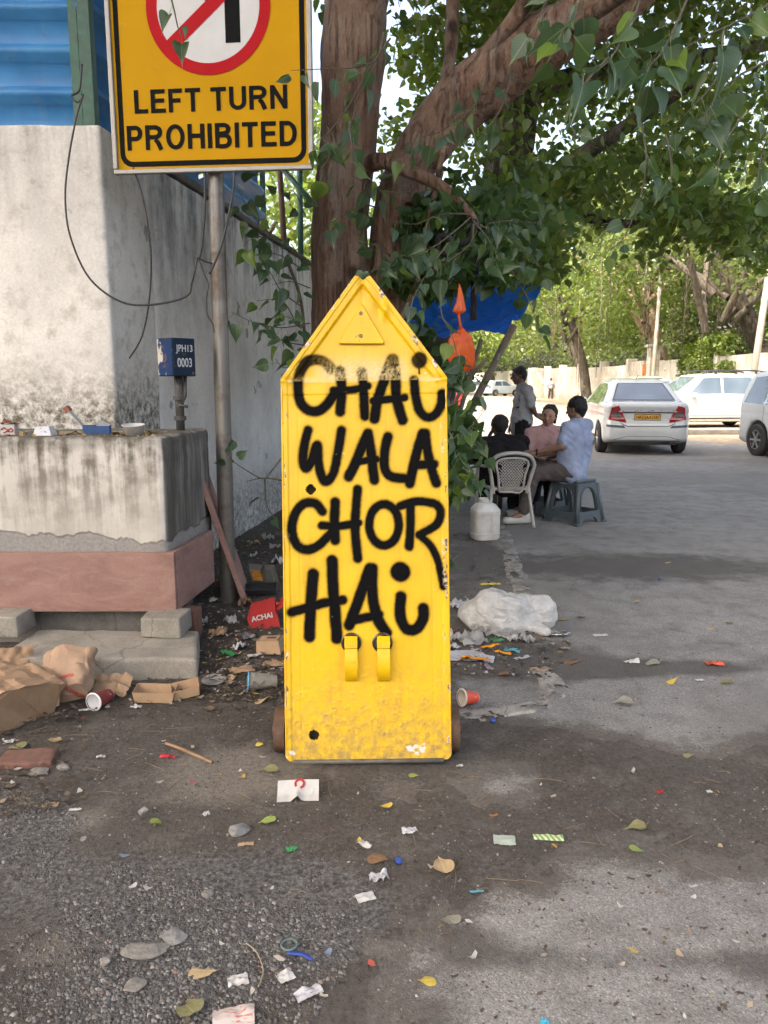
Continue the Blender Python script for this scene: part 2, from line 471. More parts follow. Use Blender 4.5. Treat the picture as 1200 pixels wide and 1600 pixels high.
def mk_asphalt():
    n = NT('asphalt'); p = n.pos()
    big = n.noise(0.7, 5, p, 0.6); mid = n.noise(5, 6, p, 0.65); fine = n.noise(85, 5, p, 0.8)
    ag = n.voro(210, p, 'F1', 1); agd = n.voro(210, p)
    c = n.mix(n.ramp(big, [(0.3, 0), (0.7, 1)]), (0.190, 0.184, 0.175), (0.265, 0.257, 0.244))
    c = n.mix(n.ramp(mid, [(0.45, 0), (0.75, 0.7)]), c, (0.105, 0.097, 0.088))
    sp = n.ramp(n.sep(ag)[0], [(0.0, 0.4), (0.5, 0.95), (0.9, 1.2), (1.0, 1.9)])
    c = n.mix(0.5, c, n.mix(1.0, c, sp, 'MULTIPLY'))
    c = n.mix(0.45, c, n.mix(1.0, c, n.ramp(fine, [(0.3, 0.45), (0.7, 1.5)]), 'MULTIPLY'))
    vc = n.voro(0.8, n.mix(0.18, p, n.noise(2.5, 5, p)), 'DISTANCE_TO_EDGE')
    c = n.mix(n.math('MULTIPLY', n.math('MULTIPLY', n.ramp(vc, [(0.0, 1), (0.010, 0)]), n.ramp(mid, [(0.4, 0), (0.6, 1)])), 0.35), c, (0.05, 0.045, 0.04))
    pt = n.ramp(n.noise(0.45, 6, n.mapping(p, (1, 0.8, 1), (2.3, 1.1, 0)), 0.62), [(0.52, 0), (0.60, 0.5)])
    c = n.mix(pt, c, n.mix(n.ramp(fine, [(0.3, 0), (0.7, 1)]), (0.095, 0.090, 0.083), (0.17, 0.162, 0.15)))
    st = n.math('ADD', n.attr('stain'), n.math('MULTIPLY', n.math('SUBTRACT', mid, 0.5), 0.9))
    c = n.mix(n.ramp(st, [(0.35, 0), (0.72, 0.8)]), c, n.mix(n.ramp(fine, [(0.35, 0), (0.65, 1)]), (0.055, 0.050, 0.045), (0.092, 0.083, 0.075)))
    so = n.math('ADD', n.attr('soil'), n.math('ADD', n.math('MULTIPLY', n.math('SUBTRACT', mid, 0.5), 1.5), n.math('MULTIPLY', n.math('SUBTRACT', fine, 0.5), 1.5)))
    c = n.mix(n.ramp(so, [(0.44, 0), (0.66, 0.92)]), c, soil_colour(n, p, n.noise(1.1, 5, p, 0.6), n.noise(7, 6, p, 0.7), n.noise(60, 6, p, 0.8)))
    c = n.mix(n.math('MULTIPLY', n.attr('dust'), n.ramp(mid, [(0.25, 0.5), (0.7, 1)])), c, (0.27, 0.235, 0.185))
    n.bump(n.math('ADD', n.math('MULTIPLY', fine, 0.6), n.math('MULTIPLY', n.math('SUBTRACT', 1.0, agd), 0.5)), 0.55, 0.006)
    return n.out(c, 0.88, spec=0.25)
M_asphalt = mk_asphalt()
def mk_dirt():
    n = NT('dirt'); p = n.pos()
    big = n.noise(1.1, 5, p, 0.6); mid = n.noise(7, 6, p, 0.7); fine = n.noise(60, 6, p, 0.8); vf = n.noise(240, 3, p, 0.7)
    c = n.mix(n.ramp(big, [(0.35, 0), (0.65, 1)]), (0.074, 0.065, 0.057), (0.106, 0.095, 0.084))
    c = n.mix(n.ramp(mid, [(0.5, 0), (0.75, 0.8)]), c, (0.150, 0.137, 0.122))
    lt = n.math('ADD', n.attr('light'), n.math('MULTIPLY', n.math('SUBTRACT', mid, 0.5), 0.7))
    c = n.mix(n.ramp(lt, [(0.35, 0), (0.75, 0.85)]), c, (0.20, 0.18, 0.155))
    gr = n.math('ADD', n.attr('grey'), n.math('MULTIPLY', n.math('SUBTRACT', mid, 0.5), 0.8))
    c = n.mix(n.ramp(gr, [(0.35, 0), (0.7, 0.8)]), c, n.mix(n.ramp(fine, [(0.4, 0), (0.6, 1)]), (0.065, 0.063, 0.062), (0.16, 0.155, 0.15)))
    rd = n.ramp(n.noise(2.4, 5, n.mapping(p, (1, 1, 1), (5, 2, 0)), 0.7), [(0.66, 0), (0.76, 0.4)])
    c = n.mix(rd, c, (0.145, 0.072, 0.048))
    c = n.mix(0.7, c, n.mix(1.0, c, n.ramp(fine, [(0.3, 0.4), (0.72, 1.75)]), 'MULTIPLY'))
    c = n.mix(n.ramp(vf, [(0.66, 0), (0.72, 0.6)]), c, (0.24, 0.22, 0.20))
    verge = n.attr('dust')
    c = n.mix(verge, c, n.mix(n.ramp(mid, [(0.3, 0), (0.7, 1)]), (0.20, 0.15, 0.10), (0.42, 0.36, 0.27)))
    n.bump(n.math('ADD', n.math('MULTIPLY', mid, 0.5), n.math('ADD', fine, n.math('MULTIPLY', vf, 0.4))), 0.75, 0.012)
    return n.out(c, 0.95, spec=0.15)
M_dirt = mk_dirt()

# ------------------------------------------------------------------ ground and road: two sheets that interleave, so dirt laps over the asphalt
def poly_sd(X, Y, poly):
    poly = np.array([(p[0], p[1]) for p in poly]); n = len(poly)
    d = np.full(X.shape, 1e9); inside = np.zeros(X.shape, bool)
    for i in range(n):
        a = poly[i]; b = poly[(i + 1) % n]; e = b - a
        wx = X - a[0]; wy = Y - a[1]
        t = np.clip((wx * e[0] + wy * e[1]) / (e @ e), 0, 1)
        d = np.minimum(d, np.hypot(wx - t * e[0], wy - t * e[1]))
        c = ((a[1] > Y) != (b[1] > Y))
        xi = a[0] + (Y - a[1]) / (b[1] - a[1] + 1e-12) * e[0]
        inside ^= c & (X < xi)
    return np.where(inside, -d, d)
def pix_poly(pts): return [G(u, v)[:2] for u, v in pts]
ASPH = [
    pix_poly([(690, 1135), (760, 1128), (870, 1146), (960, 1165), (1060, 1190), (1130, 1190), (1200, 1165), (1330, 1150)]) +
    [(3.2, 3.1), (9, 3.6), (60, 5), (60, 17.5), (9.5, 17.5), (7.6, 18.2), (7.2, 22), (9.0, 27.5), (12.3, 31), (12.3, 260), (-60, 260), (-60, 20), (0.2, 19), (0.45, 12), (0.45, 8), (0.42, 6.3), (0.3, 4.6)],
    pix_poly([(530, 1660), (560, 1540), (590, 1478), (640, 1440), (705, 1392), (800, 1350), (900, 1308), (1000, 1312), (1100, 1345), (1200, 1355), (1500, 1330)]) + [(4, 2.2), (9, 2.2), (9, 0.2), (0, 0.2), (-0.1, 1.2)],
    pix_poly([(712, 1195), (800, 1188), (850, 1212), (835, 1252), (760, 1262), (705, 1240)]),
    pix_poly([(560, 1215), (650, 1212), (690, 1235), (640, 1262), (570, 1258)]),
]
def ground_fields(X, Y):
    sd = np.full(X.shape, 1e9)
    for p in ASPH: sd = np.minimum(sd, poly_sd(X, Y, p))
    wob = 0.16 * fbm2(X * 2.1, Y * 2.1, 4, 3) + 0.05 * fbm2(X * 8, Y * 8, 3, 8)
    sdw = sd + wob * np.clip(1.2 - np.abs(sd), 0.25, 1)
    sdw = sdw + (0.07 * fbm2(X * 22, Y * 22, 3, 14) + 0.05 * fbm2(X * 55, Y * 55, 2, 15)) * np.clip(1 - np.abs(sd) / 0.6, 0, 1)
    h = 0.010 * np.clip(sdw / 0.22, -1.6, 1.0)
    away = sstep(0.1, 1.2, sd)
    h += away * (0.012 + 0.016 * fbm2(X * 1.3, Y * 1.3, 4, 21)) + 0.004 * fbm2(X * 9, Y * 9, 3, 5) * np.clip(sd * 8 + 0.5, 0, 1)
    heap = np.exp(-(((X + 0.72) / 0.55) ** 2 + ((Y - 5.6) / 1.6) ** 2))
    h += 0.10 * heap * (0.8 + 0.5 * fbm2(X * 4, Y * 4, 4, 31))
    return sd, np.where(sd < -1.2, -0.03, h)
def gz(x, y):
    s, h = ground_fields(np.array([float(x)]), np.array([float(y)]))
    return max(float(h[0]), 0.0)
def axis(dense0, dense1, step, far0, far1):
    a = [np.arange(dense0, dense1 + step / 2, step)]
    v = dense1; s = step
    hi = []
    while v < far1: s *= 1.13; v += s; hi.append(min(v, far1))
    v = dense0; s = step; lo = []
    while v > far0: s *= 1.13; v -= s; lo.append(max(v, far0))
    return np.concatenate([lo[::-1], a[0], hi])
def blob(X, Y, u, v, ru, rv):
    c = G(u, v); e = G(u + ru, v); f = G(u, v - rv)
    rx = abs(e.x - c.x); ry = abs(f.y - c.y)
    return np.exp(-(((X - c.x) / rx) ** 2 + ((Y - c.y) / ry) ** 2))
gx = axis(-2.4, 3.0, 0.022, -420, 420); gy = axis(1.2, 7.0, 0.022, -60, 600)
GX, GY = np.meshgrid(gx, gy, indexing='xy')
SD, GH = ground_fields(GX.ravel(), GY.ravel()); GH = GH.reshape(GX.shape)
GH = np.where(np.hypot(GX, GY) > 45, np.minimum(GH, -0.02), GH)
fx, fy = GX.ravel(), GY.ravel()
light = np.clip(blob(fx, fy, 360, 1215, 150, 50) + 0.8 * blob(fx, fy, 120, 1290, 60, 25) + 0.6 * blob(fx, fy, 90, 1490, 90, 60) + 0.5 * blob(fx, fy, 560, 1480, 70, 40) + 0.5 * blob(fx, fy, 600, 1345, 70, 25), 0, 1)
grey = np.clip(1.1 * blob(fx, fy, 300, 1400, 260, 70) + blob(fx, fy, 480, 1440, 120, 70) + 0.9 * blob(fx, fy, 230, 1560, 160, 90) + blob(fx, fy, 30, 1330, 90, 90) + 0.7 * blob(fx, fy, 610, 1230, 70, 30) + 0.6 * blob(fx, fy, 770, 1220, 80, 40), 0, 1)
vdust = np.clip(sstep(15, 18.5, fy) * sstep(3.0, 6.5, fx) * 0.9 + sstep(24, 34, fy) * 0.8, 0, 1)
V = np.stack([GX, GY, GH], -1).reshape(-1, 3)
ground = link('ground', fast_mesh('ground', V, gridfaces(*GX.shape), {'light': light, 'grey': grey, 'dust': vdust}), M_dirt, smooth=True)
tag(ground, kind='structure')
rx_ = axis(-0.6, 4.2, 0.03, -60, 60); ry_ = axis(1.0, 9.0, 0.03, 0.2, 260)
RX, RY = np.meshgrid(rx_, ry_, indexing='xy')
SDR, _ = ground_fields(RX.ravel(), RY.ravel()); SDR = SDR.reshape(RX.shape)
RH = 0.0025 * fbm2(RX * 2, RY * 2, 3, 77) * (np.hypot(RX, RY) < 12) - np.clip(SDR - 0.45, 0, 0.5) * 0.5
frx, fry = RX.ravel(), RY.ravel()
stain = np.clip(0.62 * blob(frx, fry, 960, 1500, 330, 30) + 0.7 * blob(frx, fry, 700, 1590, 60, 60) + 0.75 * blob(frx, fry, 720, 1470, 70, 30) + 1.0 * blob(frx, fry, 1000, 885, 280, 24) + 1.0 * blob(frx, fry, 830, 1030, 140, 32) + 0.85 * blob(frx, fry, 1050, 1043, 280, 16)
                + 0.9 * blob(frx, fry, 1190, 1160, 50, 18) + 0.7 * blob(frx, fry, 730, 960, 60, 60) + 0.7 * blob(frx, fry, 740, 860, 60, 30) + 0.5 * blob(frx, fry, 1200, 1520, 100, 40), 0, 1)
rdust = np.clip(sstep(22, 40, fry) * 0.75 + 0.35 * sstep(14, 24, fry) * (frx < 6), 0, 0.85) * (0.55 + 0.45 * np.clip(fbm2(frx * 0.25, fry * 0.12, 3, 9) * 1.6 + 0.5, 0, 1))
soil = np.clip(1.0 + (SDR.ravel() + 0.10 * fbm2(frx * 2.1, fry * 2.1, 4, 3)) / 0.26, 0, 1.3) * (np.hypot(frx, fry) < 14)
Vr = np.stack([RX, RY, RH], -1).reshape(-1, 3)
Fr = gridfaces(*RX.shape)
keep = (SDR.ravel()[Fr].min(1) < 0.9)
road = link('road', fast_mesh('road', Vr, Fr[keep], {'stain': stain, 'dust': rdust, 'soil': soil}), M_asphalt, smooth=True)
tag(road, kind='structure')

# worn flush kerb line round the traffic island
def kerb_ribbon(name, pix, width, z=0.007, seed=1):
    P = [G(u, v) for u, v in pix]; pts = []
    for i in range(len(P) - 1):
        n = max(2, int((P[i + 1] - P[i]).length / 0.015))
        pts += [P[i].lerp(P[i + 1], k / n) for k in range(n)]
    pts.append(P[-1]); V = []; m = 15
    for i, p in enumerate(pts):
        d = (pts[min(i + 2, len(pts) - 1)] - pts[max(i - 2, 0)]).normalized(); nrm = Vector((-d.y, d.x, 0))
        for j in range(m):
            t = j / (m - 1) - 0.5
            w = width * (1 + 0.5 * float(fbm2(np.array([i * 0.10]), np.array([3.0 * (t > 0) + seed]), 3, 4)[0]))
            q = p + nrm * (t * w)
            e = 1 - abs(t) * 2
            V.append((q.x, q.y, z * min(1, e * 5) - 0.004 * (e < 0.1) + 0.002 * float(fbm2(np.array([q.x * 9]), np.array([q.y * 9]), 2, 6)[0])))
    V = np.array(V); F_ = gridfaces(len(pts), m); c_ = V[F_].mean(1)
    F_ = F_[fbm2(c_[:, 0] * 13, c_[:, 1] * 13, 4, 19) > -0.13]
    o = link(name, fast_mesh(name, V, F_), M_kerb, smooth=True)
    return tag(o, kind='structure')
def mk_kerb():
    n = NT('worn_kerb'); p = n.pos(); a = n.noise(7, 6, p, 0.7); f = n.noise(80, 4, p, 0.7)
    c = n.mix(n.ramp(a, [(0.35, 0), (0.6, 1)]), (0.14, 0.13, 0.118), (0.32, 0.30, 0.265))
    vc = n.voro(9, n.mix(0.15, p, n.noise(12, 4, p)), 'DISTANCE_TO_EDGE')
    c = n.mix(n.ramp(vc, [(0.0, 0.85), (0.03, 0)]), c, (0.08, 0.072, 0.062))
    c = n.mix(0.4, c, n.mix(1.0, c, n.ramp(f, [(0.3, 0.5), (0.7, 1.4)]), 'MULTIPLY'))
    n.bump(n.math('ADD', a, f), 0.4, 0.008); return n.out(c, 0.9)
M_kerb = mk_kerb()
kerb_ribbon('kerb', [(778, 800), (787, 835), (800, 880), (820, 930), (838, 985)], 0.15, seed=1)
kerb_ribbon('kerb', [(838, 1040), (862, 1062), (868, 1082), (842, 1102), (790, 1112), (740, 1120), (690, 1132)], 0.13, seed=5)

# ------------------------------------------------------------------ rough masonry blocks
def rough_block(plan, z0, z1, res=0.05, amp=0.006, round_=0.015, freq=5, seed=0):
    # plan: four corners counter-clockwise; a subdivided rounded box mapped on it
    a, b, c, d = [np.array(p, float) for p in plan]
    L = (np.linalg.norm(b - a) + np.linalg.norm(c - d)) / 2; W = (np.linalg.norm(d - a) + np.linalg.norm(c - b)) / 2; H = z1 - z0
    def seg(l):
        n = max(1, int(round(l / res))); t = np.linspace(0, l, n + 1)
        e = [x for x in (round_ * 0.3, round_, ) if x < l / 3]
        return np.unique(np.round(np.concatenate([t, e, [l - x for x in e]]), 5))
    sx, sy, sz = seg(L), seg(W), seg(H); Vs = []; Fs = []; off = 0
    def face(A, B, fn):
        nonlocal off
        u, v = np.meshgrid(A, B, indexing='ij'); P = fn(u, v).reshape(-1, 3)
        Vs.append(P); F = gridfaces(len(A), len(B)) + off; off += len(P); return F
    S = lambda *k: np.stack(np.broadcast_arrays(*k), -1)
    Fs.append(face(sx, sz, lambda u, v: S(u, 0 * u, v)))
    Fs.append(face(sx, sz, lambda u, v: S(u, 0 * u + W, v))[:, ::-1])
    Fs.append(face(sy, sz, lambda u, v: S(0 * u, u, v))[:, ::-1])
    Fs.append(face(sy, sz, lambda u, v: S(0 * u + L, u, v)))
    Fs.append(face(sx, sy, lambda u, v: S(u, v, 0 * u))[:, ::-1])
    Fs.append(face(sx, sy, lambda u, v: S(u, v, 0 * u + H)))
    P = np.concatenate(Vs); h = np.array([L, W, H]); r = min(round_, h.min() / 2.01)
    q = np.clip(P, r, h - r); dlt = P - q; ln = np.linalg.norm(dlt, axis=1, keepdims=True)
    P = np.where(ln > 1e-9, q + dlt / np.maximum(ln, 1e-9) * np.minimum(r, ln if False else r), P)
    s, t = P[:, :1] / L, P[:, 1:2] / W
    XY = (1 - s) * (1 - t) * a + s * (1 - t) * b + s * t * c + (1 - s) * t * d
    P3 = np.concatenate([XY, z0 + P[:, 2:3]], 1)
    for k in range(3): P3[:, k] += amp * fbm(P3 * freq + 7.7 * k, 4, seed + k)
    Vv, inv = np.unique(np.round(P3, 4), axis=0, return_inverse=True)
    F = inv.ravel()[np.concatenate(Fs)]
    return fast_mesh('block', Vv, F)
WALL_DIR = 0.1356
def wx(Y): return -1.353 + WALL_DIR * (Y - 6.9)
pil = link('gate_pillar', rough_block([(-5.0, 4.75), (wx(4.75), 4.75), (wx(5.4), 5.4), (-5.0, 5.4)], 0.0, 2.91, 0.05, 0.007, 0.02), M_pillar, smooth=True)
tag(pil, 'broad white plastered gate pillar, stained grey, rising behind the plinth', 'pillar')
bw = empty('boundary_wall', (wx(5.4), 5.4, 0))
tag(bw, 'long grey plastered compound wall with black rain streaks receding behind the pole', 'wall')
w = link('wall_face', rough_block([(wx(5.4) - 0.26, 5.41), (wx(5.4) - 0.005, 5.41), (wx(14), 14.0), (wx(14) - 0.26, 14.0)], 0.0, 2.88, 0.08, 0.007, 0.015, seed=4), M_wall, bw, smooth=True)
w.matrix_parent_inverse = Matrix.Translation((-wx(5.4), -5.4, 0))
for i in range(7):
    y0 = 5.42 + i * 1.2; y1 = y0 + 1.17
    c = link('coping_stone', rough_block([(wx(y0) - 0.29, y0), (wx(y0) + 0.03, y0 + random.uniform(-.01, .01)), (wx(y1) + 0.03 + random.uniform(-.015, .01), y1), (wx(y1) - 0.29, y1)], 2.885, 2.94 + random.uniform(-.01, .012), 0.06, 0.01, 0.012, 9, i), M_conc_d, bw, smooth=True)
    c.matrix_parent_inverse = Matrix.Translation((-wx(5.4), -5.4, 0))

# plinth with sandstone skirting
pl = empty('plinth', (-2.0, 4.35, 0))
tag(pl, 'mouldy plastered plinth with red sandstone skirting, holding food rubbish on top', 'plinth')
PINV = Matrix.Translation((2.0, -4.35, 0))
def plpart(name, me, mat):
    o = link(name, me, mat, pl, smooth=True); o.matrix_parent_inverse = PINV; return o
plpart('plastered_block', rough_block([(-4.6, 3.985), (-1.145, 3.985), (-1.075, 4.745), (-4.6, 4.745)], 0.25, 1.163, 0.03, 0.012, 0.035, 6, 2), M_plinth)
plpart('cement_base', rough_block([(-4.6, 4.06), (-1.27, 4.06), (-1.2, 4.70), (-4.6, 4.70)], 0.0, 0.246, 0.05, 0.012, 0.02, 8, 3), M_conc_d)
for a, b, th in (((-2.62, 3.945), (-1.106, 3.945), 0.036), ((-4.6, 3.945), (-2.63, 3.945), 0.036)):
    plpart('sandstone_slab', rough_block([a, b, (b[0], b[1] + th), (a[0], a[1] + th)], 0.236, 0.557, 0.06, 0.002, 0.004, 5, 7), M_sand)
plpart('sandstone_slab', rough_block([(-1.142, 3.983), (-1.103, 3.983), (-1.036, 4.57), (-1.072, 4.57)], 0.237, 0.556, 0.06, 0.002, 0.004, 5, 8), M_sand)
step = link('step_slab', rough_block([(-1.86, 3.52), (-0.890, 3.50), (-0.985, 3.93), (-1.86, 3.95)], 0.0, 0.138, 0.03, 0.010, 0.018, 7, 12), M_conc, smooth=True)
tag(step, 'low cracked concrete step lying in front of the sandstone plinth', 'step')
def stone_block(u0, u1, v_top, v_bot, Y, depth, lab, mat, z0=0.14, name='concrete_block', sd=0):
    a = AT(u0, v_bot, Y); b = AT(u1, v_bot, Y); t = AT(u0, v_top, Y)
    o = link(name, rough_block([(a.x, Y), (b.x, Y - 0.01), (b.x + 0.01, Y + depth), (a.x, Y + depth)], z0, t.z, 0.025, 0.006, 0.008, 12, sd), mat, smooth=True)
    return tag(o, lab, 'block' if name != 'brick' else 'brick')
stone_block(220, 283, 966, 993, 3.80, 0.19, 'squared concrete block propping the corner of the sandstone skirting', M_conc, sd=1)
stone_block(-14, 29, 963, 992, 3.80, 0.19, 'concrete block at the far end of the step, cut by the frame', M_conc, sd=2)
M_brick = plain('red_brick', (0.15, 0.075, 0.055), 0.9, var=0.4, scale=30, bump=0.4)
stone_block(281, 306, 955, 985, 4.02, 0.12, 'broken red brick wedged under the plinth corner', M_brick, z0=0.02, name='brick', sd=3)
b2 = link('brick', rough_block([(-0.10, -0.055), (0.10, -0.055), (0.10, 0.055), (-0.10, 0.055)], 0, 0.06, 0.02, 0.008, 0.012, 14, 5), M_brick, smooth=True)
p = G(45, 1200); b2.location = (p.x, p.y, gz(p.x, p.y) - 0.032); b2.rotation_euler = (0.05, 0.04, 0.12)
tag(b2, 'muddy reddish brick half sunk in the ground below the paper bag', 'brick')

# sandstone slab leaning behind the plinth
a0 = Vector((-1.055, 4.72, 0)); lean = MB()
M_ = Matrix.Translation((-0.86, 4.68, 0.03)) @ Euler((0, R(-17), R(9))).to_matrix().to_4x4()
lean.box((0, 0.16, 0.53), (0.035, 0.42, 1.06), bevel=0.004, M=M_)
o = lean.build('stone_slab', M_sand); tag(o, 'tall red sandstone slab leaning against the end of the plinth', 'slab')

# corrugated blue sheeting above the wall
def mk_sheet():
    n = NT('blue_sheet'); p = n.pos()
    a = n.noise(2.5, 5, p, 0.6); st = n.noise(1, 4, n.mapping(p, (9, 9, 1.0)), 0.6)
    c = n.mix(n.ramp(a, [(0.3, 0), (0.7, 1)]), (0.018, 0.13, 0.34), (0.045, 0.23, 0.48))
    c = n.mix(n.ramp(st, [(0.55, 0), (0.78, 0.3)]), c, (0.20, 0.29, 0.36))
    c = n.mix(n.ramp(n.noise(14, 5, p, 0.7), [(0.58, 0), (0.72, 0.6)]), c, (0.10, 0.085, 0.07))
    return n.out(c, n.ramp(a, [(0.2, 0.32), (0.8, 0.5)]), 0.0, 0.35)
M_sheet = mk_sheet()
M_green = plain('green_paint', (0.025, 0.10, 0.07), 0.5, var=0.5, scale=18)
M_rust = plain('rusty_iron', (0.11, 0.065, 0.045), 0.75, 0.3, var=0.5, scale=25, bump=0.3)
def corrugated(p0, p1, z0, z1, period=0.235, depth=0.065):
    prof = []; z = z0
    while z < z1:
        for dz, d in ((0, 0), (0.13, 0), (0.155, 1), (0.20, 1), (0.225, 0)):
            if z + dz <= z1: prof.append((z + dz, d * depth))
        z += period
    p0 = Vector((*p0, 0)); p1 = Vector((*p1, 0)); d = (p1 - p0).normalized(); nrm = Vector((d.y, -d.x, 0))
    n = max(2, int((p1 - p0).length / 0.12)); V = []
    for zz, dd in prof:
        for i in range(n + 1):
            q = p0.lerp(p1, i / n) + nrm * (dd + 0.006 * math.sin(i * 1.3 + zz * 5))
            V.append((q.x, q.y, zz))
    return fast_mesh('sheet', V, gridfaces(len(prof), n + 1))
fen = empty('sheet_fence', (-1.85, 4.98, 2.91))
tag(fen, 'blue corrugated metal sheeting on green posts standing above the plastered pillar and wall', 'fence')
FINV = Matrix.Translation((1.85, -4.98, -2.91))
def fpart(name, me, mat, smooth=False):
    o = link(name, me, mat, fen, smooth); o.matrix_parent_inverse = FINV; return o
fpart('corrugated_sheet', corrugated((-5, 5.0), (-1.785, 5.0), 2.97, 4.6), M_sheet)
fpart('corrugated_sheet', corrugated((-1.795, 4.985), (wx(6.7) - 0.15, 6.7), 2.99, 4.6), M_sheet)
fpart('corrugated_sheet', corrugated((wx(6.72) - 0.16, 6.72), (wx(8.4) - 0.15, 8.4), 2.96, 4.6), M_sheet)
for x, y in ((-1.83, 4.95), (wx(8.45) - 0.12, 8.45)):
    fpart('post', MB().box((x, y, 3.75), (0.055, 0.04, 1.68), bevel=0.003).mesh('post'), M_green)
fpart('corner_post', MB().box((-1.765, 4.965, 3.76), (0.075, 0.075, 1.66), bevel=0.004).mesh('post'), M_green)
fpart('bottom_rail', MB().box((-3.3, 5.05, 2.945), (2.9, 0.05, 0.06), bevel=0.004).mesh('rail'), M_rust)
a = AT(440, 262, 9.0); b = AT(500, 330, 9.0)
fpart('brace', MB().tube([a, b], 0.03, 8).mesh('brace'), M_green, True)
for u, u2 in ((436, 446), (468, 470)):
    q = MB().tube([AT(u, 250, 9.6), AT(u2, 410, 9.6)], 0.035, 8).build('iron_post', M_rust if u == 436 else M_green, smooth=True)
    tag(q, 'thin dark post leaning above the wall end' if u == 436 else 'slim green upright post above the wall beside the trunk', 'post')

# ------------------------------------------------------------------ the far side of the road
def far_part(root, name, me, mat, smooth=False):
    o = link(name, me, mat, root, smooth); o.matrix_parent_inverse = root.matrix_basis.inverted(); return o
fw = empty('compound_wall', (14.5, 60, 0)); tag(fw, 'pale plastered compound wall running along the far side of the road', 'wall')
for i, (y0, y1, h) in enumerate(((22, 41.2, 2.5), (43.7, 46, 2.55), (46.6, 60, 2.35), (60.05, 78, 2.5), (78.1, 125, 2.6))):
    far_part(fw, 'wall_section', rough_block([(14.5, y0), (14.8, y0), (14.8, y1), (14.5, y1)], -0.05, h, 0.5, 0.02, 0.02), M_farwall)
for y in (28, 34, 46.3, 52, 58, 64, 70, 76):
    far_part(fw, 'wall_pier', rough_block([(14.38, y - 0.2), (14.95, y - 0.2), (14.95, y + 0.2), (14.38, y + 0.2)], -0.05, 2.72, 0.3, 0.01, 0.02), M_farwall)
gp = empty('gate_post', (14.2, 43, 0)); tag(gp, 'cream gate post with moulded cap beside the orange gate', 'gate post')
far_part(gp, 'shaft', MB().box((14.3, 41.55, 1.6), (0.55, 0.55, 3.2), bevel=0.02).mesh('shaft'), M_farwall)
far_part(gp, 'cap', MB().box((14.3, 41.55, 3.27), (0.8, 0.8, 0.14), bevel=0.03).mesh('cap'), M_farwall)
M_orange = plain('orange_gate_paint', (0.5, 0.16, 0.04), 0.6, var=0.3)
gt = empty('iron_gate', (14.1, 41, 0)); tag(gt, 'narrow orange painted gate next to the cream gate post', 'gate')
for i in range(5): far_part(gt, 'gate_bar', MB().box((14.4, 42.1 + i * 0.32, 1.2), (0.05, 0.22, 2.3), bevel=0.01).mesh('bar'), M_orange)
for z in (0.25, 2.2): far_part(gt, 'gate_rail', MB().box((14.44, 42.75, z), (0.04, 1.7, 0.1)).mesh('rail'), M_orange)
kb = link('kerb_stone', rough_block([(7.4, 20.6), (26, 21.4), (26, 21.6), (7.4, 20.8)], 0.0, 0.16, 0.5, 0.015, 0.02), M_conc_d)
tag(kb, 'low grey kerb in front of the car with the roof rails', 'kerb')
pole = MB().tube([(13.15, 28.0, 0), (13.75, 28.0, 8.5)], [0.13, 0.10], 12).build('lamp_post', plain('grey_pole', (0.34, 0.33, 0.31), 0.6), smooth=True)
tag(pole, 'leaning grey utility post among the trees behind the parked cars', 'post')
pole2 = MB().tube([(13.1, 38, 0), (13.2, 38, 7.0)], [0.10, 0.08], 10).build('lamp_post', plain('pale_pole', (0.5, 0.48, 0.44), 0.6), smooth=True)
tag(pole2, 'thin pale post between the gate and the thick trunk', 'post')
bb = link('bollard_block', rough_block([(12.3, 66), (13.6, 66), (13.6, 66.6), (12.3, 66.6)], -0.05, 2.5, 0.3, 0.02, 0.03), M_farwall)
tag(bb, 'square grey plastered pier by the far pavement near the pedestrian', 'pier')
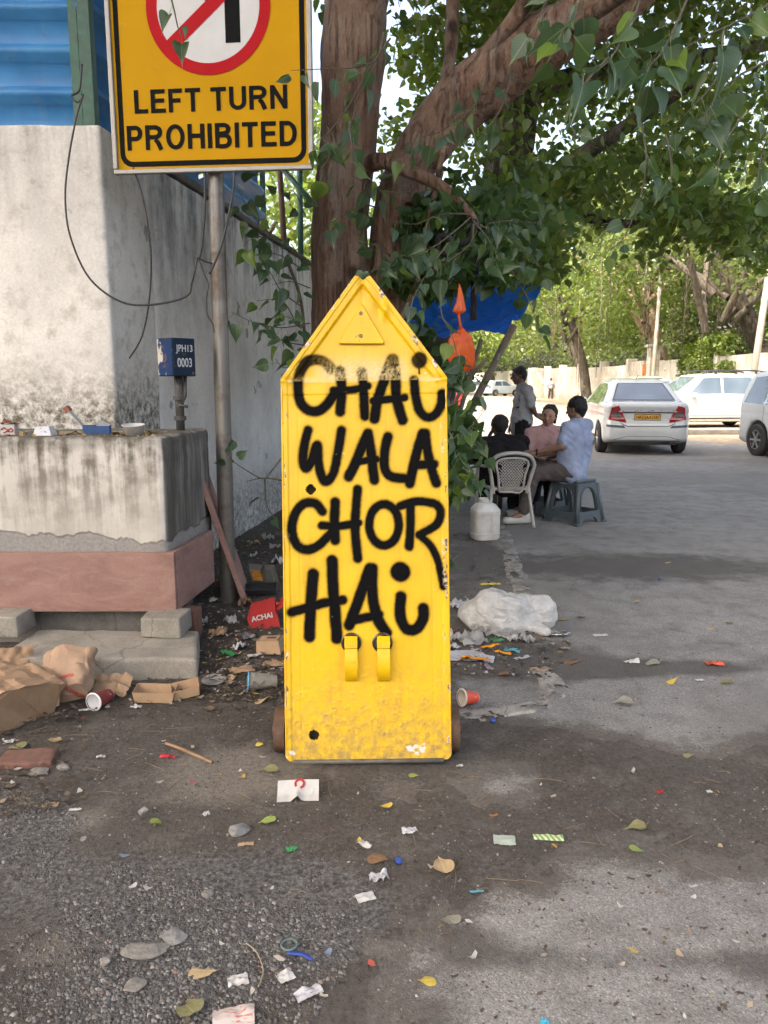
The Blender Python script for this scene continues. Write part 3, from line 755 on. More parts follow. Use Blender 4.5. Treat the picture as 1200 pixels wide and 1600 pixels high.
# ------------------------------------------------------------------ yellow barricade with spray lettering
PXM = 408.0
BX0, BV0 = 576.0, 1195.0            # photo position of the middle of the bottom edge
BROLL = 0.0127
def bl(u, v):                        # photo pixel on the leaning panel -> panel coordinates (x, z)
    x = (u - BX0) / PXM; z = (BV0 - v) / PXM
    return (x * math.cos(BROLL) + z * math.sin(BROLL), z * math.cos(BROLL) - x * math.sin(BROLL))
HWD, ZSH, ZAP = 0.3165, 1.457, 1.846
STROKES = [  # (points, radius in photo pixels)
    ([(517, 585), (508, 575), (492, 571), (477, 578), (468, 596), (466.5, 616), (470, 637), (482, 650), (497, 651), (510, 642), (521, 627)], 7.0),
    ([(531, 588), (534, 616), (532, 652)], 7.0), ([(565, 590), (568, 616), (570, 659)], 6.5), ([(521, 619), (549, 618), (575, 612)], 5.5),
    ([(612, 570), (601, 601), (590, 634), (585, 663)], 7.2), ([(614, 570), (618, 601), (620, 634), (629, 665)], 7.2), ([(583, 636), (606, 633), (632, 630)], 5.5),
    ([(654.5, 572), (654.6, 572.5)], 11), ([(654.5, 580), (655, 593)], 1.2), ([(647, 603), (649, 627), (655, 650), (668, 661), (681, 655), (689, 640), (690, 624)], 6.5),
    ([(482, 681), (476, 704), (474, 730), (479, 740), (488, 727), (496, 704), (498, 730), (503, 753), (510, 761), (521, 748), (528, 717), (534, 681)], 6.6),
    ([(575, 686), (565, 709), (554, 735), (545, 753)], 7.2), ([(575, 686), (580, 717), (583, 743), (585, 758)], 7.2), ([(557, 730), (588, 726)], 5.5),
    ([(606, 691), (601, 714), (601, 740), (611, 753), (632, 756)], 6.8),
    ([(660, 686), (652, 712), (645, 740), (640, 764)], 7.0), ([(664, 686), (667, 709), (673, 738), (681, 763)], 7.0), ([(647, 735), (678, 734)], 6.5),
    ([(504, 807), (493, 795), (476, 795), (463, 808), (457, 828), (458, 846), (466, 861), (480, 867), (497, 861), (510, 849), (523, 836)], 6.6),
    ([(524, 793), (523, 820), (524, 852)], 7.0), ([(559, 773), (555, 828), (559, 880)], 6.6), ([(503, 829), (530, 830), (560, 825)], 5.8),
    ([(600 + 23 * math.cos(t), 828 - 32 * math.sin(t)) for t in np.linspace(0.3, 2 * math.pi + 0.3, 22)], 6.2),
    ([(641, 797), (641, 830), (639, 862)], 6.2), ([(625, 799), (650, 792), (678, 795), (688, 808), (681, 828), (655, 844)], 6.0), ([(655, 844), (672, 860), (684, 885), (692, 924)], 5.4),
    ([(490, 905), (486, 952), (484, 1002)], 8.2), ([(519, 884), (522, 941), (527, 1005)], 8.2), ([(456, 964), (502, 951), (536, 945)], 6.8),
    ([(578, 896), (563, 938), (546, 984)], 8.0), ([(582, 896), (582, 938), (590, 974), (604, 996)], 8.0), ([(550, 977), (592, 968)], 6.6),
    ([(625, 901), (625.5, 901.5)], 14.5), ([(626, 940), (625, 968), (634, 989), (650, 990), (661, 973), (661, 958)], 8.0),
]
def cat2(P, n=6):
    P = [Vector(p) for p in P]; out = []
    for i in range(len(P) - 1):
        p0, p1, p2, p3 = P[max(i - 1, 0)], P[i], P[i + 1], P[min(i + 2, len(P) - 1)]
        for k in range(n):
            t = k / n; out.append(0.5 * ((2 * p1) + (p2 - p0) * t + (2 * p0 - 5 * p1 + 4 * p2 - p3) * t * t + (3 * p1 - p0 - 3 * p2 + p3) * t ** 3))
    return out + [P[-1]]
def stroke_mask(X, Z):
    m = np.zeros(X.shape); grain = fbm2(X * 160, Z * 160, 2, 3) * 0.5 + fbm2(X * 420, Z * 420, 2, 6) * 0.35
    for pts, r in STROKES:
        P = np.array([bl(u, v) for u, v in pts]); r = r / PXM * 1.04
        if len(P) > 2: P = np.array([(q.x, q.y) for q in cat2(P)])
        d = np.full(X.shape, 9.0)
        lo = P.min(0) - 0.08; hi = P.max(0) + 0.08
        sel = (X > lo[0]) & (X < hi[0]) & (Z > lo[1]) & (Z < hi[1])
        x = X[sel]; z = Z[sel]; dd = np.full(x.shape, 9.0)
        for a, b in zip(P[:-1], P[1:]):
            e = b - a; t = np.clip(((x - a[0]) * e[0] + (z - a[1]) * e[1]) / max(e @ e, 1e-12), 0, 1)
            dd = np.minimum(dd, np.hypot(x - a[0] - t * e[0], z - a[1] - t * e[1]))
        soft = min(0.010, r * 0.6)
        wob_ = 0.0022 * fbm2(x * 28, z * 28, 3, 91)
        k = (1 - sstep(r - soft * 0.6, r + soft * 1.1, dd + wob_ + 0.0022 * grain[sel])) * 1.15
        haze = (0.22 + 0.10 * fbm2(x * 9, z * 9, 2, 95)) * np.exp(-np.maximum(dd - r, 0) / 0.013) * (dd > r * 0.6)
        mm = np.clip(np.maximum(k, haze + haze * 2.0 * grain[sel]), 0, 1)
        m[sel] = np.maximum(m[sel], mm)
    return m
def half_w(z): return np.where(z <= ZSH, HWD, HWD - (HWD - 0.030) * (z - ZSH) / (ZAP - ZSH))
bar = empty('barricade')
tag(bar, 'tall yellow steel road barricade with pointed top and black spray painted words', 'barricade')
p = G(BX0, BV0 + 2)
bar.location = (p.x, p.y, 0.022)
bar.rotation_euler = Euler((-PITCH, 0, 0)).to_matrix().to_4x4().to_euler()
bar.rotation_euler = (Matrix.Rotation(-PITCH, 4, 'X') @ Matrix.Rotation(-BROLL, 4, 'Y')).to_euler()
zs = np.concatenate([np.arange(0, ZSH, 0.0034), np.linspace(ZSH, ZAP, 120)]); ns = 190
S_, Z_ = np.meshgrid(np.linspace(-1, 1, ns), zs, indexing='xy')
W_ = half_w(Z_); X_ = S_ * W_
rb = 0.03                            # rounded bottom corners
cz = np.clip((rb - Z_) / rb, 0, 1); X_ = X_ * (1 - (rb / HWD) * (1 - np.sqrt(np.clip(1 - cz * cz, 0, 1))))
edge = (W_ - np.abs(X_))
slant = sstep(ZSH - 0.03, ZSH + 0.02, Z_)
# raised folded rim along the slanted top edges, narrow weld lip down the sides
yd = -0.012 * sstep(0.046, 0.036, edge * (0.80 * slant + 1 - slant)) * slant
yd += -0.004 * sstep(0.030, 0.024, edge) * (1 - slant)
yd += 0.0025 * np.exp(-((edge - 0.027) / 0.003) ** 2) * (1 - slant)
zseam = bl(570, 604)[1]; zseam2 = bl(570, 626)[1]
yd += 0.004 * sstep(zseam - 0.002, zseam + 0.002, Z_) * (edge > 0.02)
yd += -0.0022 * np.exp(-((Z_ - zseam) / 0.004) ** 2) + 0.003 * np.exp(-((Z_ - zseam2) / 0.0035) ** 2)
yd += 0.0030 * fbm2(X_ * 4, Z_ * 3, 3, 2) + 0.0012 * fbm2(X_ * 18, Z_ * 9, 3, 12)
for xl in (-0.252, 0.252): yd += 0.0014 * np.exp(-((X_ - xl) / 0.0025) ** 2) * (Z_ < ZSH)
# dented fold near the tip
kx, kz = bl(601, 494)
yd += -0.016 * np.exp(-(((X_ - kx) / 0.016) ** 2 + ((Z_ - kz) / 0.030) ** 2)) + 0.010 * np.exp(-(((X_ - kx + 0.02) / 0.02) ** 2 + ((Z_ - kz - 0.01) / 0.03) ** 2))
kx2, kz2 = bl(566, 480)
yd += 0.010 * np.exp(-((X_ - kx2 + 0.0) / 0.012) ** 2) * sstep(ZAP - 0.16, ZAP, Z_)
# blistered, scaled paint low on the panel
scale_n = fbm2(X_ * 48, Z_ * 40, 5, 41); lowz = sstep(0.55, 0.02, Z_)
flake = sstep(0.16, 0.30, scale_n + 0.20 * sstep(0.26, 0.02, Z_) - 0.13 + 0.15 * fbm2(X_ * 7, Z_ * 5, 2, 45)) * sstep(0.45, 0.15, Z_)
yd += 0.0012 * flake - 0.0016 * sstep(0.05, 0.16, scale_n) * lowz
tip = sstep(ZAP - 0.03, ZAP, Z_)
Zt = Z_ - tip * 0.012 * np.exp(-((S_ - 0.15) / 0.45) ** 2)
# paint layers
ink = stroke_mask(X_, Z_)
worn = np.exp(-((Z_ - bl(570, 592)[1]) / 0.055) ** 2) * sstep(0.22, 0.12, np.abs(X_ + 0.0)) 
worn = np.maximum(worn, 0.75 * np.exp(-((Z_ - bl(570, 604)[1]) / 0.016) ** 2) * (edge > 0.03)) * (Z_ > zseam - 0.006)
speck = fbm2(X_ * 150, Z_ * 110, 3, 15)
ink = np.where(Z_ > zseam + 0.002, ink * np.clip(0.98 - 0.58 * worn * (0.55 + 1.5 * speck), 0, 1), ink)
rub = 0.55 * np.exp(-((Z_ - bl(570, 1016)[1]) / 0.02) ** 2)
bare = np.exp(-(((X_ - bl(645, 1175)[0]) / 0.055) ** 2 + ((Z_ - bl(645, 1175)[1]) / 0.022) ** 2)) + np.exp(-(((X_ - bl(457, 1185)[0]) / 0.018) ** 2 + ((Z_ - bl(457, 1183)[1]) / 0.012) ** 2))
bare = sstep(0.55, 0.66, bare * 0.9 + 0.85 * fbm2(X_ * 38, Z_ * 46, 4, 51)) * 0.85
chips = sstep(0.34, 0.40, fbm2(X_ * 55, Z_ * 22, 3, 61) + 0.16 * sstep(0.025, 0.0, edge)) * sstep(0.034, 0.01, edge)
P3 = np.stack([X_, yd, Zt], -1).reshape(-1, 3)
F = gridfaces(*X_.shape)
fc = P3[F].mean(1)
holes = [(*bl(486, 773), 0.0205), (*bl(491, 1155), 0.0205)]
for hx, hz, hr in holes:
    d = np.hypot(P3[:, 0] - hx, P3[:, 2] - hz)
    near = (d > hr * 0.80) & (d < hr * 1.20) 
    s = hr / d[near]
    inn = d[near] < hr
    P3[np.where(near)[0][inn], 0] = hx + (P3[np.where(near)[0][inn], 0] - hx) * s[inn]
    P3[np.where(near)[0][inn], 2] = hz + (P3[np.where(near)[0][inn], 2] - hz) * s[inn]
    keepf = np.hypot(fc[:, 0] - hx, fc[:, 2] - hz) > hr * 0.86
    F = F[keepf]; fc = fc[keepf]
def mk_barpaint():
    n = NT('barricade_paint'); p = n.coord()
    a = n.noise(3, 5, p, 0.6); f = n.noise(60, 5, p, 0.7); st = n.noise(1, 5, n.mapping(p, (26, 26, 2.2)), 0.65)
    c = n.mix(n.ramp(a, [(0.3, 0), (0.7, 1)]), (0.72, 0.445, 0.004), (0.62, 0.365, 0.006))
    c = n.mix(n.math('MULTIPLY', n.ramp(st, [(0.52, 0), (0.78, 1)]), 0.38), c, (0.36, 0.20, 0.03))
    sm = n.ramp(n.noise(5.5, 6, n.mapping(p, (1, 1, 0.6), (3, 1, 2)), 0.7), [(0.54, 0), (0.74, 0.32)])
    c = n.mix(sm, c, (0.34, 0.22, 0.06))
    z = n.sep(p)[2]
    low = n.math('DIVIDE', n.math('SUBTRACT', 0.42, z), 0.42, clamp=True)
    gr = n.math('MULTIPLY', n.math('POWER', low, 1.3), n.ramp(n.noise(26, 6, p, 0.75), [(0.38, 0), (0.62, 1)]))
    c = n.mix(n.math('MULTIPLY', gr, 0.85), c, (0.20, 0.15, 0.075))
    c = n.mix(n.math('MULTIPLY', n.attr('flake'), 0.5), c, n.mix(n.ramp(f, [(0.4, 0), (0.6, 1)]), (0.16, 0.13, 0.09), (0.42, 0.27, 0.05)))
    c = n.mix(n.math('MULTIPLY', n.attr('worn'), n.ramp(n.noise(120, 4, p, 0.8), [(0.30, 0.1), (0.65, 0.85)])), c, (0.60, 0.55, 0.38))
    c = n.mix(n.attr('ink'), c, (0.003, 0.003, 0.0035))
    c = n.mix(n.attr('bare'), c, (0.60, 0.60, 0.57))
    c = n.mix(n.attr('chips'), c, n.mix(n.ramp(f, [(0.45, 0), (0.55, 1)]), (0.10, 0.05, 0.03), (0.62, 0.55, 0.42)))
    scr = n.ramp(n.noise(1, 3, n.mapping(p, (5, 5, 90)), 0.8, 2), [(0.70, 0), (0.76, 0.35)])
    c = n.mix(scr, c, (0.80, 0.56, 0.12))
    n.bump(n.math('ADD', n.math('MULTIPLY', f, 0.5), n.math('MULTIPLY', n.noise(14, 4, p), 0.6)), 0.16, 0.006)
    r = n.math('ADD', n.ramp(a, [(0.2, 0.34), (0.8, 0.5)]), n.math('MULTIPLY', gr, 0.35))
    return n.out(c, n.mix(n.attr('ink'), r, 0.75), spec=n.math('SUBTRACT', 0.45, n.math('MULTIPLY', n.attr('ink'), 0.37)))
M_bar = mk_barpaint()
def mk_baryellow():
    n = NT('barricade_yellow'); p = n.coord(); a = n.noise(9, 5, p, 0.65)
    c = n.mix(n.ramp(a, [(0.3, 0), (0.7, 1)]), (0.72, 0.445, 0.005), (0.60, 0.35, 0.008))
    c = n.mix(n.ramp(n.noise(45, 5, p, 0.75), [(0.63, 0), (0.68, 0.9)]), c, (0.14, 0.075, 0.04))
    n.bump(n.noise(30, 4, p), 0.25, 0.004); return n.out(c, 0.42, spec=0.45)
M_baryel = mk_baryellow()
me = fast_mesh('front_panel', P3, F, {'ink': ink, 'worn': worn, 'flake': flake * 0.9, 'bare': bare, 'chips': chips})
link('front_panel', me, M_bar, bar, smooth=True)
# side returns and back sheet
outl = [(float(s * (HWD if z > 0.004 else HWD - 0.03)), float(z)) for s, z in ()]
left = [(-(HWD - 0.028), 0.001), (-(HWD - 0.008), 0.009), (-HWD, 0.030), (-HWD, ZSH), (-0.030, ZAP - 0.002)]
outl = left + [(0.0, ZAP - 0.014)] + [(-x, z) for x, z in left[::-1]]
D_ = 0.075
mb = MB(); V = []; 
for x, z in outl: V += [(x, 0.001, z), (x * 1.0, D_, z)]
mb.add(V, [[2 * i, 2 * i + 1, 2 * ((i + 1) % len(outl)) + 1, 2 * ((i + 1) % len(outl))] for i in range(len(outl))])
mb.build('side_return', M_baryel, bar)
mb = MB(); mb.add([(x, D_ + 0.002, z) for x, z in outl], [list(range(len(outl)))]); mb.build('back_sheet', M_baryel, bar)
mb = MB(); mb.tube([(-HWD + 0.03, -0.003, -0.001), (HWD - 0.03, -0.003, -0.001)], 0.009, 8); mb.build('bottom_lip', plain('grimy_steel', (0.13, 0.12, 0.10), 0.7, 0.3, var=0.4, scale=30), bar, True)
# weld beads down both sides
M_bead = M_baryel
for sgn in (-1, 1):
    rr = random.Random(5 + sgn); mb = MB(); z = 0.05
    pts = []; rad = []
    while z < ZSH - 0.02:
        pts.append((sgn * (HWD - 0.004), -0.004 + rr.uniform(-.001, .001), z)); rad.append(rr.uniform(0.002, 0.0045)); z += rr.uniform(0.012, 0.03)
    mb.tube(pts, rad, 6); mb.build('weld_seam', M_bead, bar, True)
# raised triangle plate
tri = [bl(565, 483), bl(602, 547), bl(528, 547)]
def round_poly(poly, r, n=4):
    out = []; m = len(poly)
    for i in range(m):
        p0, p1, p2 = [Vector(poly[(i + k) % m]) for k in (-1, 0, 1)]
        a = p1 + (p0 - p1).normalized() * r; b = p1 + (p2 - p1).normalized() * r
        for k in range(n + 1):
            t = k / n; out.append(tuple((1 - t) ** 2 * a + 2 * t * (1 - t) * p1 + t * t * b))
    return out
tp = round_poly(tri, 0.012); cxz = Vector(np.mean(np.array(tp), 0))
mb = MB(); n_ = len(tp); rings = []
for s_, y_ in ((1.0, 0.004), (1.0, -0.006), (0.95, -0.009)): rings.append([(cxz.x + (q[0] - cxz.x) * s_, y_, cxz.y + (q[1] - cxz.y) * s_) for q in tp])
mb.add(sum(rings, []), [[k * n_ + i, k * n_ + (i + 1) % n_, (k + 1) * n_ + (i + 1) % n_, (k + 1) * n_ + i] for k in range(2) for i in range(n_)] + [[2 * n_ + i for i in range(n_)]])
plate = mb.build('triangle_plate', M_baryel, bar)
M_rivet = plain('dull_rivet', (0.30, 0.20, 0.12), 0.5, 0.7, var=0.4, scale=60)
for q in (bl(564, 500), bl(564, 535)):
    mb = MB(); mb.lathe([(0.0075, 0), (0.0075, 0.002), (0.005, 0.0035), (0.0045, 0.0025), (0, 0.002)], 12, Matrix.Translation((q[0], -0.009, q[1])) @ Matrix.Rotation(R(90), 4, 'X'))
    mb.build('rivet', M_rivet, plate, True)
for hx, hz, hr in holes:
    mb = MB(); mb.lathe([(hr * 1.03, -0.012), (hr * 1.03, 0.03), (0, 0.031)], 20, Matrix.Translation((hx, 0.016, hz)) @ Matrix.Rotation(R(-90), 4, 'X'))
    mb.build('hole_sleeve', plain('dark_inside', (0.05, 0.035, 0.012), 0.8), bar)
# two bent lifting hooks over round sockets
M_sock = plain('greasy_steel', (0.10, 0.085, 0.06), 0.35, 0.8, var=0.5, scale=40)
for (u, v) in ((549, 1011), (597.5, 1011)):
    x, z = bl(u, v)
    mb = MB(); mb.lathe([(0.039, -0.001), (0.039, 0.003), (0.034, 0.006), (0.031, -0.004), (0.0, -0.005)], 28, Matrix.Translation((x, -0.004, z)) @ Matrix.Rotation(R(90), 4, 'X'))
    mb.build('hook_socket', M_sock, bar, True, 40)
    prof = [(-0.004, 0.020), (-0.022, 0.024), (-0.034, 0.010), (-0.034, -0.015), (-0.029, -0.020), (-0.033, -0.05), (-0.036, -0.085), (-0.030, -0.112), (-0.018, -0.133), (-0.006, -0.143)]
    mb = MB(); V = []; hw = 0.024; th = 0.007; xo = 0.004
    for i, (yy, zz) in enumerate(prof):
        a = Vector(prof[max(i - 1, 0)]); b = Vector(prof[min(i + 1, len(prof) - 1)]); d = (b - a).normalized(); nr = Vector((d.y, -d.x))
        for sx, st in ((-1, 1), (-0.85, 1.12), (0.85, 1.12), (1, 1), (1, -1), (-1, -1)):
            o_ = nr * (-th / 2 * st)
            V.append((x + xo * (u > 570) + sx * hw, yy + o_.x, z + zz + o_.y))
    m_ = 6; Ff = [[i * m_ + k, i * m_ + (k + 1) % m_, (i + 1) * m_ + (k + 1) % m_, (i + 1) * m_ + k] for i in range(len(prof) - 1) for k in range(m_)]
    Ff += [list(range(m_)), [(len(prof) - 1) * m_ + k for k in range(m_)][::-1]]
    mb.add(V, Ff); mb.build('lifting_hook', M_baryel, bar, True, 35)
# axle, two iron wheels and the prop that carries the lean
Minv = (Matrix.Translation(bar.location) @ bar.rotation_euler.to_matrix().to_4x4()).inverted()
WR = 0.088; wyc = 0.115
wc = Vector((p.x, p.y + wyc, WR + gz(p.x, p.y + 0.1)))
for sgn in (-1, 1):
    xc = p.x + (-0.346 if sgn < 0 else 0.330)
    M_ = Minv @ Matrix.Translation((xc, wc.y, wc.z)) @ Matrix.Rotation(R(90), 4, 'Y')
    mb = MB(); mb.lathe([(0.018, -0.02), (0.07, -0.016), (0.074, -0.021), (WR, -0.021), (WR, 0.021), (0.074, 0.021), (0.07, 0.016), (0.018, 0.02)], 28, M_)
    wh = mb.build('wheel', M_rust, bar, True, 35)
    mb = MB(); mb.lathe([(0, -0.034), (0.02, -0.034), (0.02, 0.034), (0, 0.034)], 14, M_); mb.build('hub', M_rust, wh, True, 35)
mb = MB(); mb.tube([Minv @ Vector((p.x - 0.33, wc.y, wc.z)), Minv @ Vector((p.x + 0.32, wc.y, wc.z))], 0.016, 10); mb.build('axle', M_rust, bar, True)
for sgn in (-1, 1):
    mb = MB(); mb.tube([(sgn * 0.22, D_, 1.25), Minv @ Vector((p.x + sgn * 0.20, p.y + 0.72, 0.02))], 0.016, 8); mb.build('rear_prop', M_baryel, bar, True)

# ------------------------------------------------------------------ road sign
SY = 4.62
so = AT(335, 266, SY)
sgnE = empty('road_sign', (so.x, SY, 0), (0, 0, R(-5.6)))
tag(sgnE, 'yellow no left turn road sign in a silver frame on a steel pole', 'sign')
SW, ZB, SH = 1.105, so.z, 1.36
xc0 = 0.0
def sl(u, v):
    d = ray(u, v); nrm = Vector((math.sin(R(5.6)) * -1 * -1, 0, 0))
    # intersect the ray with the sign plane
    rot = Matrix.Rotation(R(-5.6), 3, 'Z'); nn = rot @ Vector((0, -1, 0)); o_ = Vector((so.x, SY, 0)); c_ = Vector((0, 0, CAM_H))
    t = nn.dot(o_ - c_) / nn.dot(d); q = c_ + d * t
    l = rot.inverted() @ (q - o_); return l.x, l.z
xl, zl = sl(183, 268); xr, zr = sl(487, 264)
SW = xr - xl; xc0 = (xl + xr) / 2; ZB = (zl + zr) / 2
def mk_signyellow():
    n = NT('sign_yellow'); p = n.coord(); a = n.noise(4, 5, p)
    c = n.mix(n.ramp(a, [(0.3, 0), (0.7, 1)]), (0.50, 0.265, 0.003), (0.46, 0.235, 0.003))
    c = n.mix(n.ramp(n.noise(9, 6, p, 0.75), [(0.60, 0), (0.78, 0.35)]), c, (0.60, 0.40, 0.08))
    c = n.mix(n.ramp(n.noise(1, 4, n.mapping(p, (30, 30, 2)), 0.6), [(0.66, 0), (0.8, 0.25)]), c, (0.32, 0.18, 0.03))
    return n.out(c, 0.6, spec=0.12)
M_sy = mk_signyellow()
M_blk = plain('sign_black', (0.007, 0.008, 0.008), 0.7, var=0.3, spec=0.08)
M_red = plain('sign_red', (0.40, 0.008, 0.014), 0.6, var=0.15, scale=6, spec=0.1)
M_white = plain('sign_white', (0.56, 0.57, 0.57), 0.6, var=0.12, scale=5, spec=0.1)
M_alu = plain('frame_silver', (0.30, 0.29, 0.275), 0.5, 0.5, var=0.25, scale=8)
def mk_pole():
    n = NT('galvanised_pole'); p = n.pos(); a = n.noise(1, 5, n.mapping(p, (30, 30, 1.5)), 0.65); b = n.noise(10, 6, p, 0.7); z = n.sep(p)[2]
    c = n.mix(n.ramp(a, [(0.35, 0), (0.65, 1)]), (0.12, 0.115, 0.107), (0.23, 0.222, 0.21))
    c = n.mix(n.ramp(b, [(0.5, 0), (0.68, 0.8)]), c, (0.13, 0.092, 0.06))
    band = n.math('MULTIPLY', n.ramp(z, [(0.0, 0), (0.01, 1)]), 1.0)
    low = n.math('DIVIDE', n.math('SUBTRACT', 1.3, z), 1.2, clamp=True)
    c = n.mix(n.math('MULTIPLY', low, 0.6), c, (0.10, 0.093, 0.082))
    mid = n.math('MULTIPLY', n.ramp(n.math('ABSOLUTE', n.math('SUBTRACT', z, 2.05)), [(0.13, 1), (0.15, 0)]), n.ramp(b, [(0.35, 0.3), (0.55, 0.9)]))
    c = n.mix(mid, c, (0.10, 0.075, 0.055))
    n.bump(b, 0.2, 0.004)
    return n.out(c, n.ramp(b, [(0.3, 0.35), (0.7, 0.6)]), 0.55, 0.5)
M_pole = mk_pole()
def rrect(w, h, r, n=6):
    out = []
    for cx, cz, a0 in ((w / 2 - r, h / 2 - r, 0), (-w / 2 + r, h / 2 - r, 90), (-w / 2 + r, -h / 2 + r, 180), (w / 2 - r, -h / 2 + r, 270)):
        for k in range(n + 1):
            t = R(a0 + 90 * k / n); out.append((cx + r * math.cos(t), cz + r * math.sin(t)))
    return out
zc0 = ZB + SH / 2
T0 = Matrix.Translation((xc0, 0, zc0))
MB().box((0, 0.0, 0), (SW - 0.01, 0.006, SH - 0.01), M=T0).build('board', M_sy, sgnE)
# black border band
oi, ii = rrect(SW - 0.055, SH - 0.055, 0.07), rrect(SW - 0.112, SH - 0.112, 0.045)
n_ = len(oi); MB().add([(x, -0.0045, z) for x, z in oi] + [(x, -0.0045, z) for x, z in ii], [[i, (i + 1) % n_, n_ + (i + 1) % n_, n_ + i] for i in range(n_)], T0).build('border_band', M_blk, sgnE)
for nm, c, s in (('frame_rail', (0, -0.006, -SH / 2), (SW + 0.02, 0.034, 0.026)), ('frame_rail', (0, -0.006, SH / 2), (SW + 0.02, 0.034, 0.026)), ('frame_stile', (-SW / 2, -0.005, 0), (0.026, 0.036, SH - 0.027)), ('frame_stile', (SW / 2, -0.005, 0), (0.026, 0.036, SH - 0.027))):
    MB().box(c, s, bevel=0.005, seg=2, M=T0).build(nm, M_alu, sgnE)
cx, cz = sl(325, 10); ro = sl(423, 10)[0] - cx; ri = ro * 0.825
def disc(r, y, n=64): return [(cx + r * math.cos(2 * math.pi * k / n), y, cz + r * math.sin(2 * math.pi * k / n)) for k in range(n)]
MB().add(disc(ri + 0.004, -0.0048), [list(range(64))]).build('white_disc', M_white, sgnE)
MB().add(disc(ro, -0.0062) + disc(ri, -0.0062), [[i, (i + 1) % 64, 64 + (i + 1) % 64, 64 + i] for i in range(64)]).build('red_ring', M_red, sgnE)
xa, za = sl(353, 68); xb, _ = sl(376.5, 68)
MB().add([(x, -0.0056, z) for x, z in ((xa, za), (xb, za), (xb, cz + 0.12), (xb - 0.02, cz + 0.15), (xa - 0.10, cz + 0.15), (xa - 0.10, cz + 0.20), (xa - 0.20, cz + 0.11), (xa - 0.10, cz + 0.02), (xa - 0.10, cz + 0.07), (xa, cz + 0.07))], [list(range(10))]).build('turn_arrow', M_blk, sgnE)
sa = Vector(sl(262, 78)); sb = Vector(sl(400, -62)); dd_ = (sb - sa).normalized(); nn_ = Vector((-dd_.y, dd_.x)) * 0.036
MB().add([(q.x, -0.0070, q.y) for q in (sa - nn_, sb - nn_, sb + nn_, sa + nn_)], [[0, 1, 2, 3]]).build('red_slash', M_red, sgnE)
# block capitals cut as flat strips, one mesh for each letter
def arc(cx_, cy_, rx, ry, a0, a1, n=10): return [(cx_ + rx * math.cos(R(a0 + (a1 - a0) * k / n)), cy_ + ry * math.sin(R(a0 + (a1 - a0) * k / n))) for k in range(n + 1)]
_t = 0.195; _h = _t / 2
GLY = {'L': (.62, [[(_h, 1), (_h, 0)], [(_t, _h * .9), (.62, _h * .9)]]), 'E': (.68, [[(_h, 1), (_h, 0)], [(_t, 1 - _h * .9), (.66, 1 - _h * .9)], [(_t, .52), (.62, .52)], [(_t, _h * .9), (.68, _h * .9)]]), 'F': (.62, [[(_h, 1), (_h, 0)], [(_t, 1 - _h * .9), (.62, 1 - _h * .9)], [(_t, .50), (.55, .50)]]),
       'T': (.70, [[(0, 1 - _h * .9), (.70, 1 - _h * .9)], [(.35, 1 - _t * .9), (.35, 0)]]), 'U': (.76, [[(_h, 1), (_h, .36)] + arc(.38, .36, .38 - _h, .36 - _h, 180, 360) + [(.76 - _h, 1)]]), 'R': (.80, [[(_h, 1), (_h, 0)], [(_t, 1 - _h * .9), (.44, 1 - _h * .9)] + arc(.44, .715, .24, .285 - _h * .9, 90, -90) + [(_t, .43 + _h * .9 - .0)], [(.44, .42), (.56, .30), (.70, 0)]]),
       'N': (.76, [[(_h, 1), (_h, 0)], [(.76 - _h, 1), (.76 - _h, 0)], [(_h + .01, .93), (.76 - _h - .01, .07)]]), 'P': (.70, [[(_h, 1), (_h, 0)], [(_t, 1 - _h * .9), (.40, 1 - _h * .9)] + arc(.40, .69, .205, .31 - _h * .9, 90, -90) + [(_t, .38 + _h * .9)]]), 'O': (.84, [arc(.42, .5, .42 - _h, .52 - _h, 0, 360, 28)]),
       'H': (.76, [[(_h, 1), (_h, 0)], [(.76 - _h, 1), (.76 - _h, 0)], [(_t, .52), (.76 - _t, .52)]]), 'I': (.195, [[(_h, 1), (_h, 0)]]), 'B': (.74, [[(_h, 1), (_h, 0)], [(_t, 1 - _h * .9), (.40, 1 - _h * .9)] + arc(.40, .75, .20, .25 - _h * .9, 90, -90) + [(_t, .50 + _h * .9 - .02)], [(_t, .505), (.42, .505)] + arc(.42, .285, .225, .22 - .0, 90, -90)[1:] + [(_t, _h * .9 - .025)]]), 'D': (.76, [[(_h, 1), (_h, 0)], [(_t, 1 - _h * .9), (.34, 1 - _h * .9)] + arc(.34, .5, .42 - _h, .5 - _h * .9, 90, -90) + [(_t, _h * .9)]])}
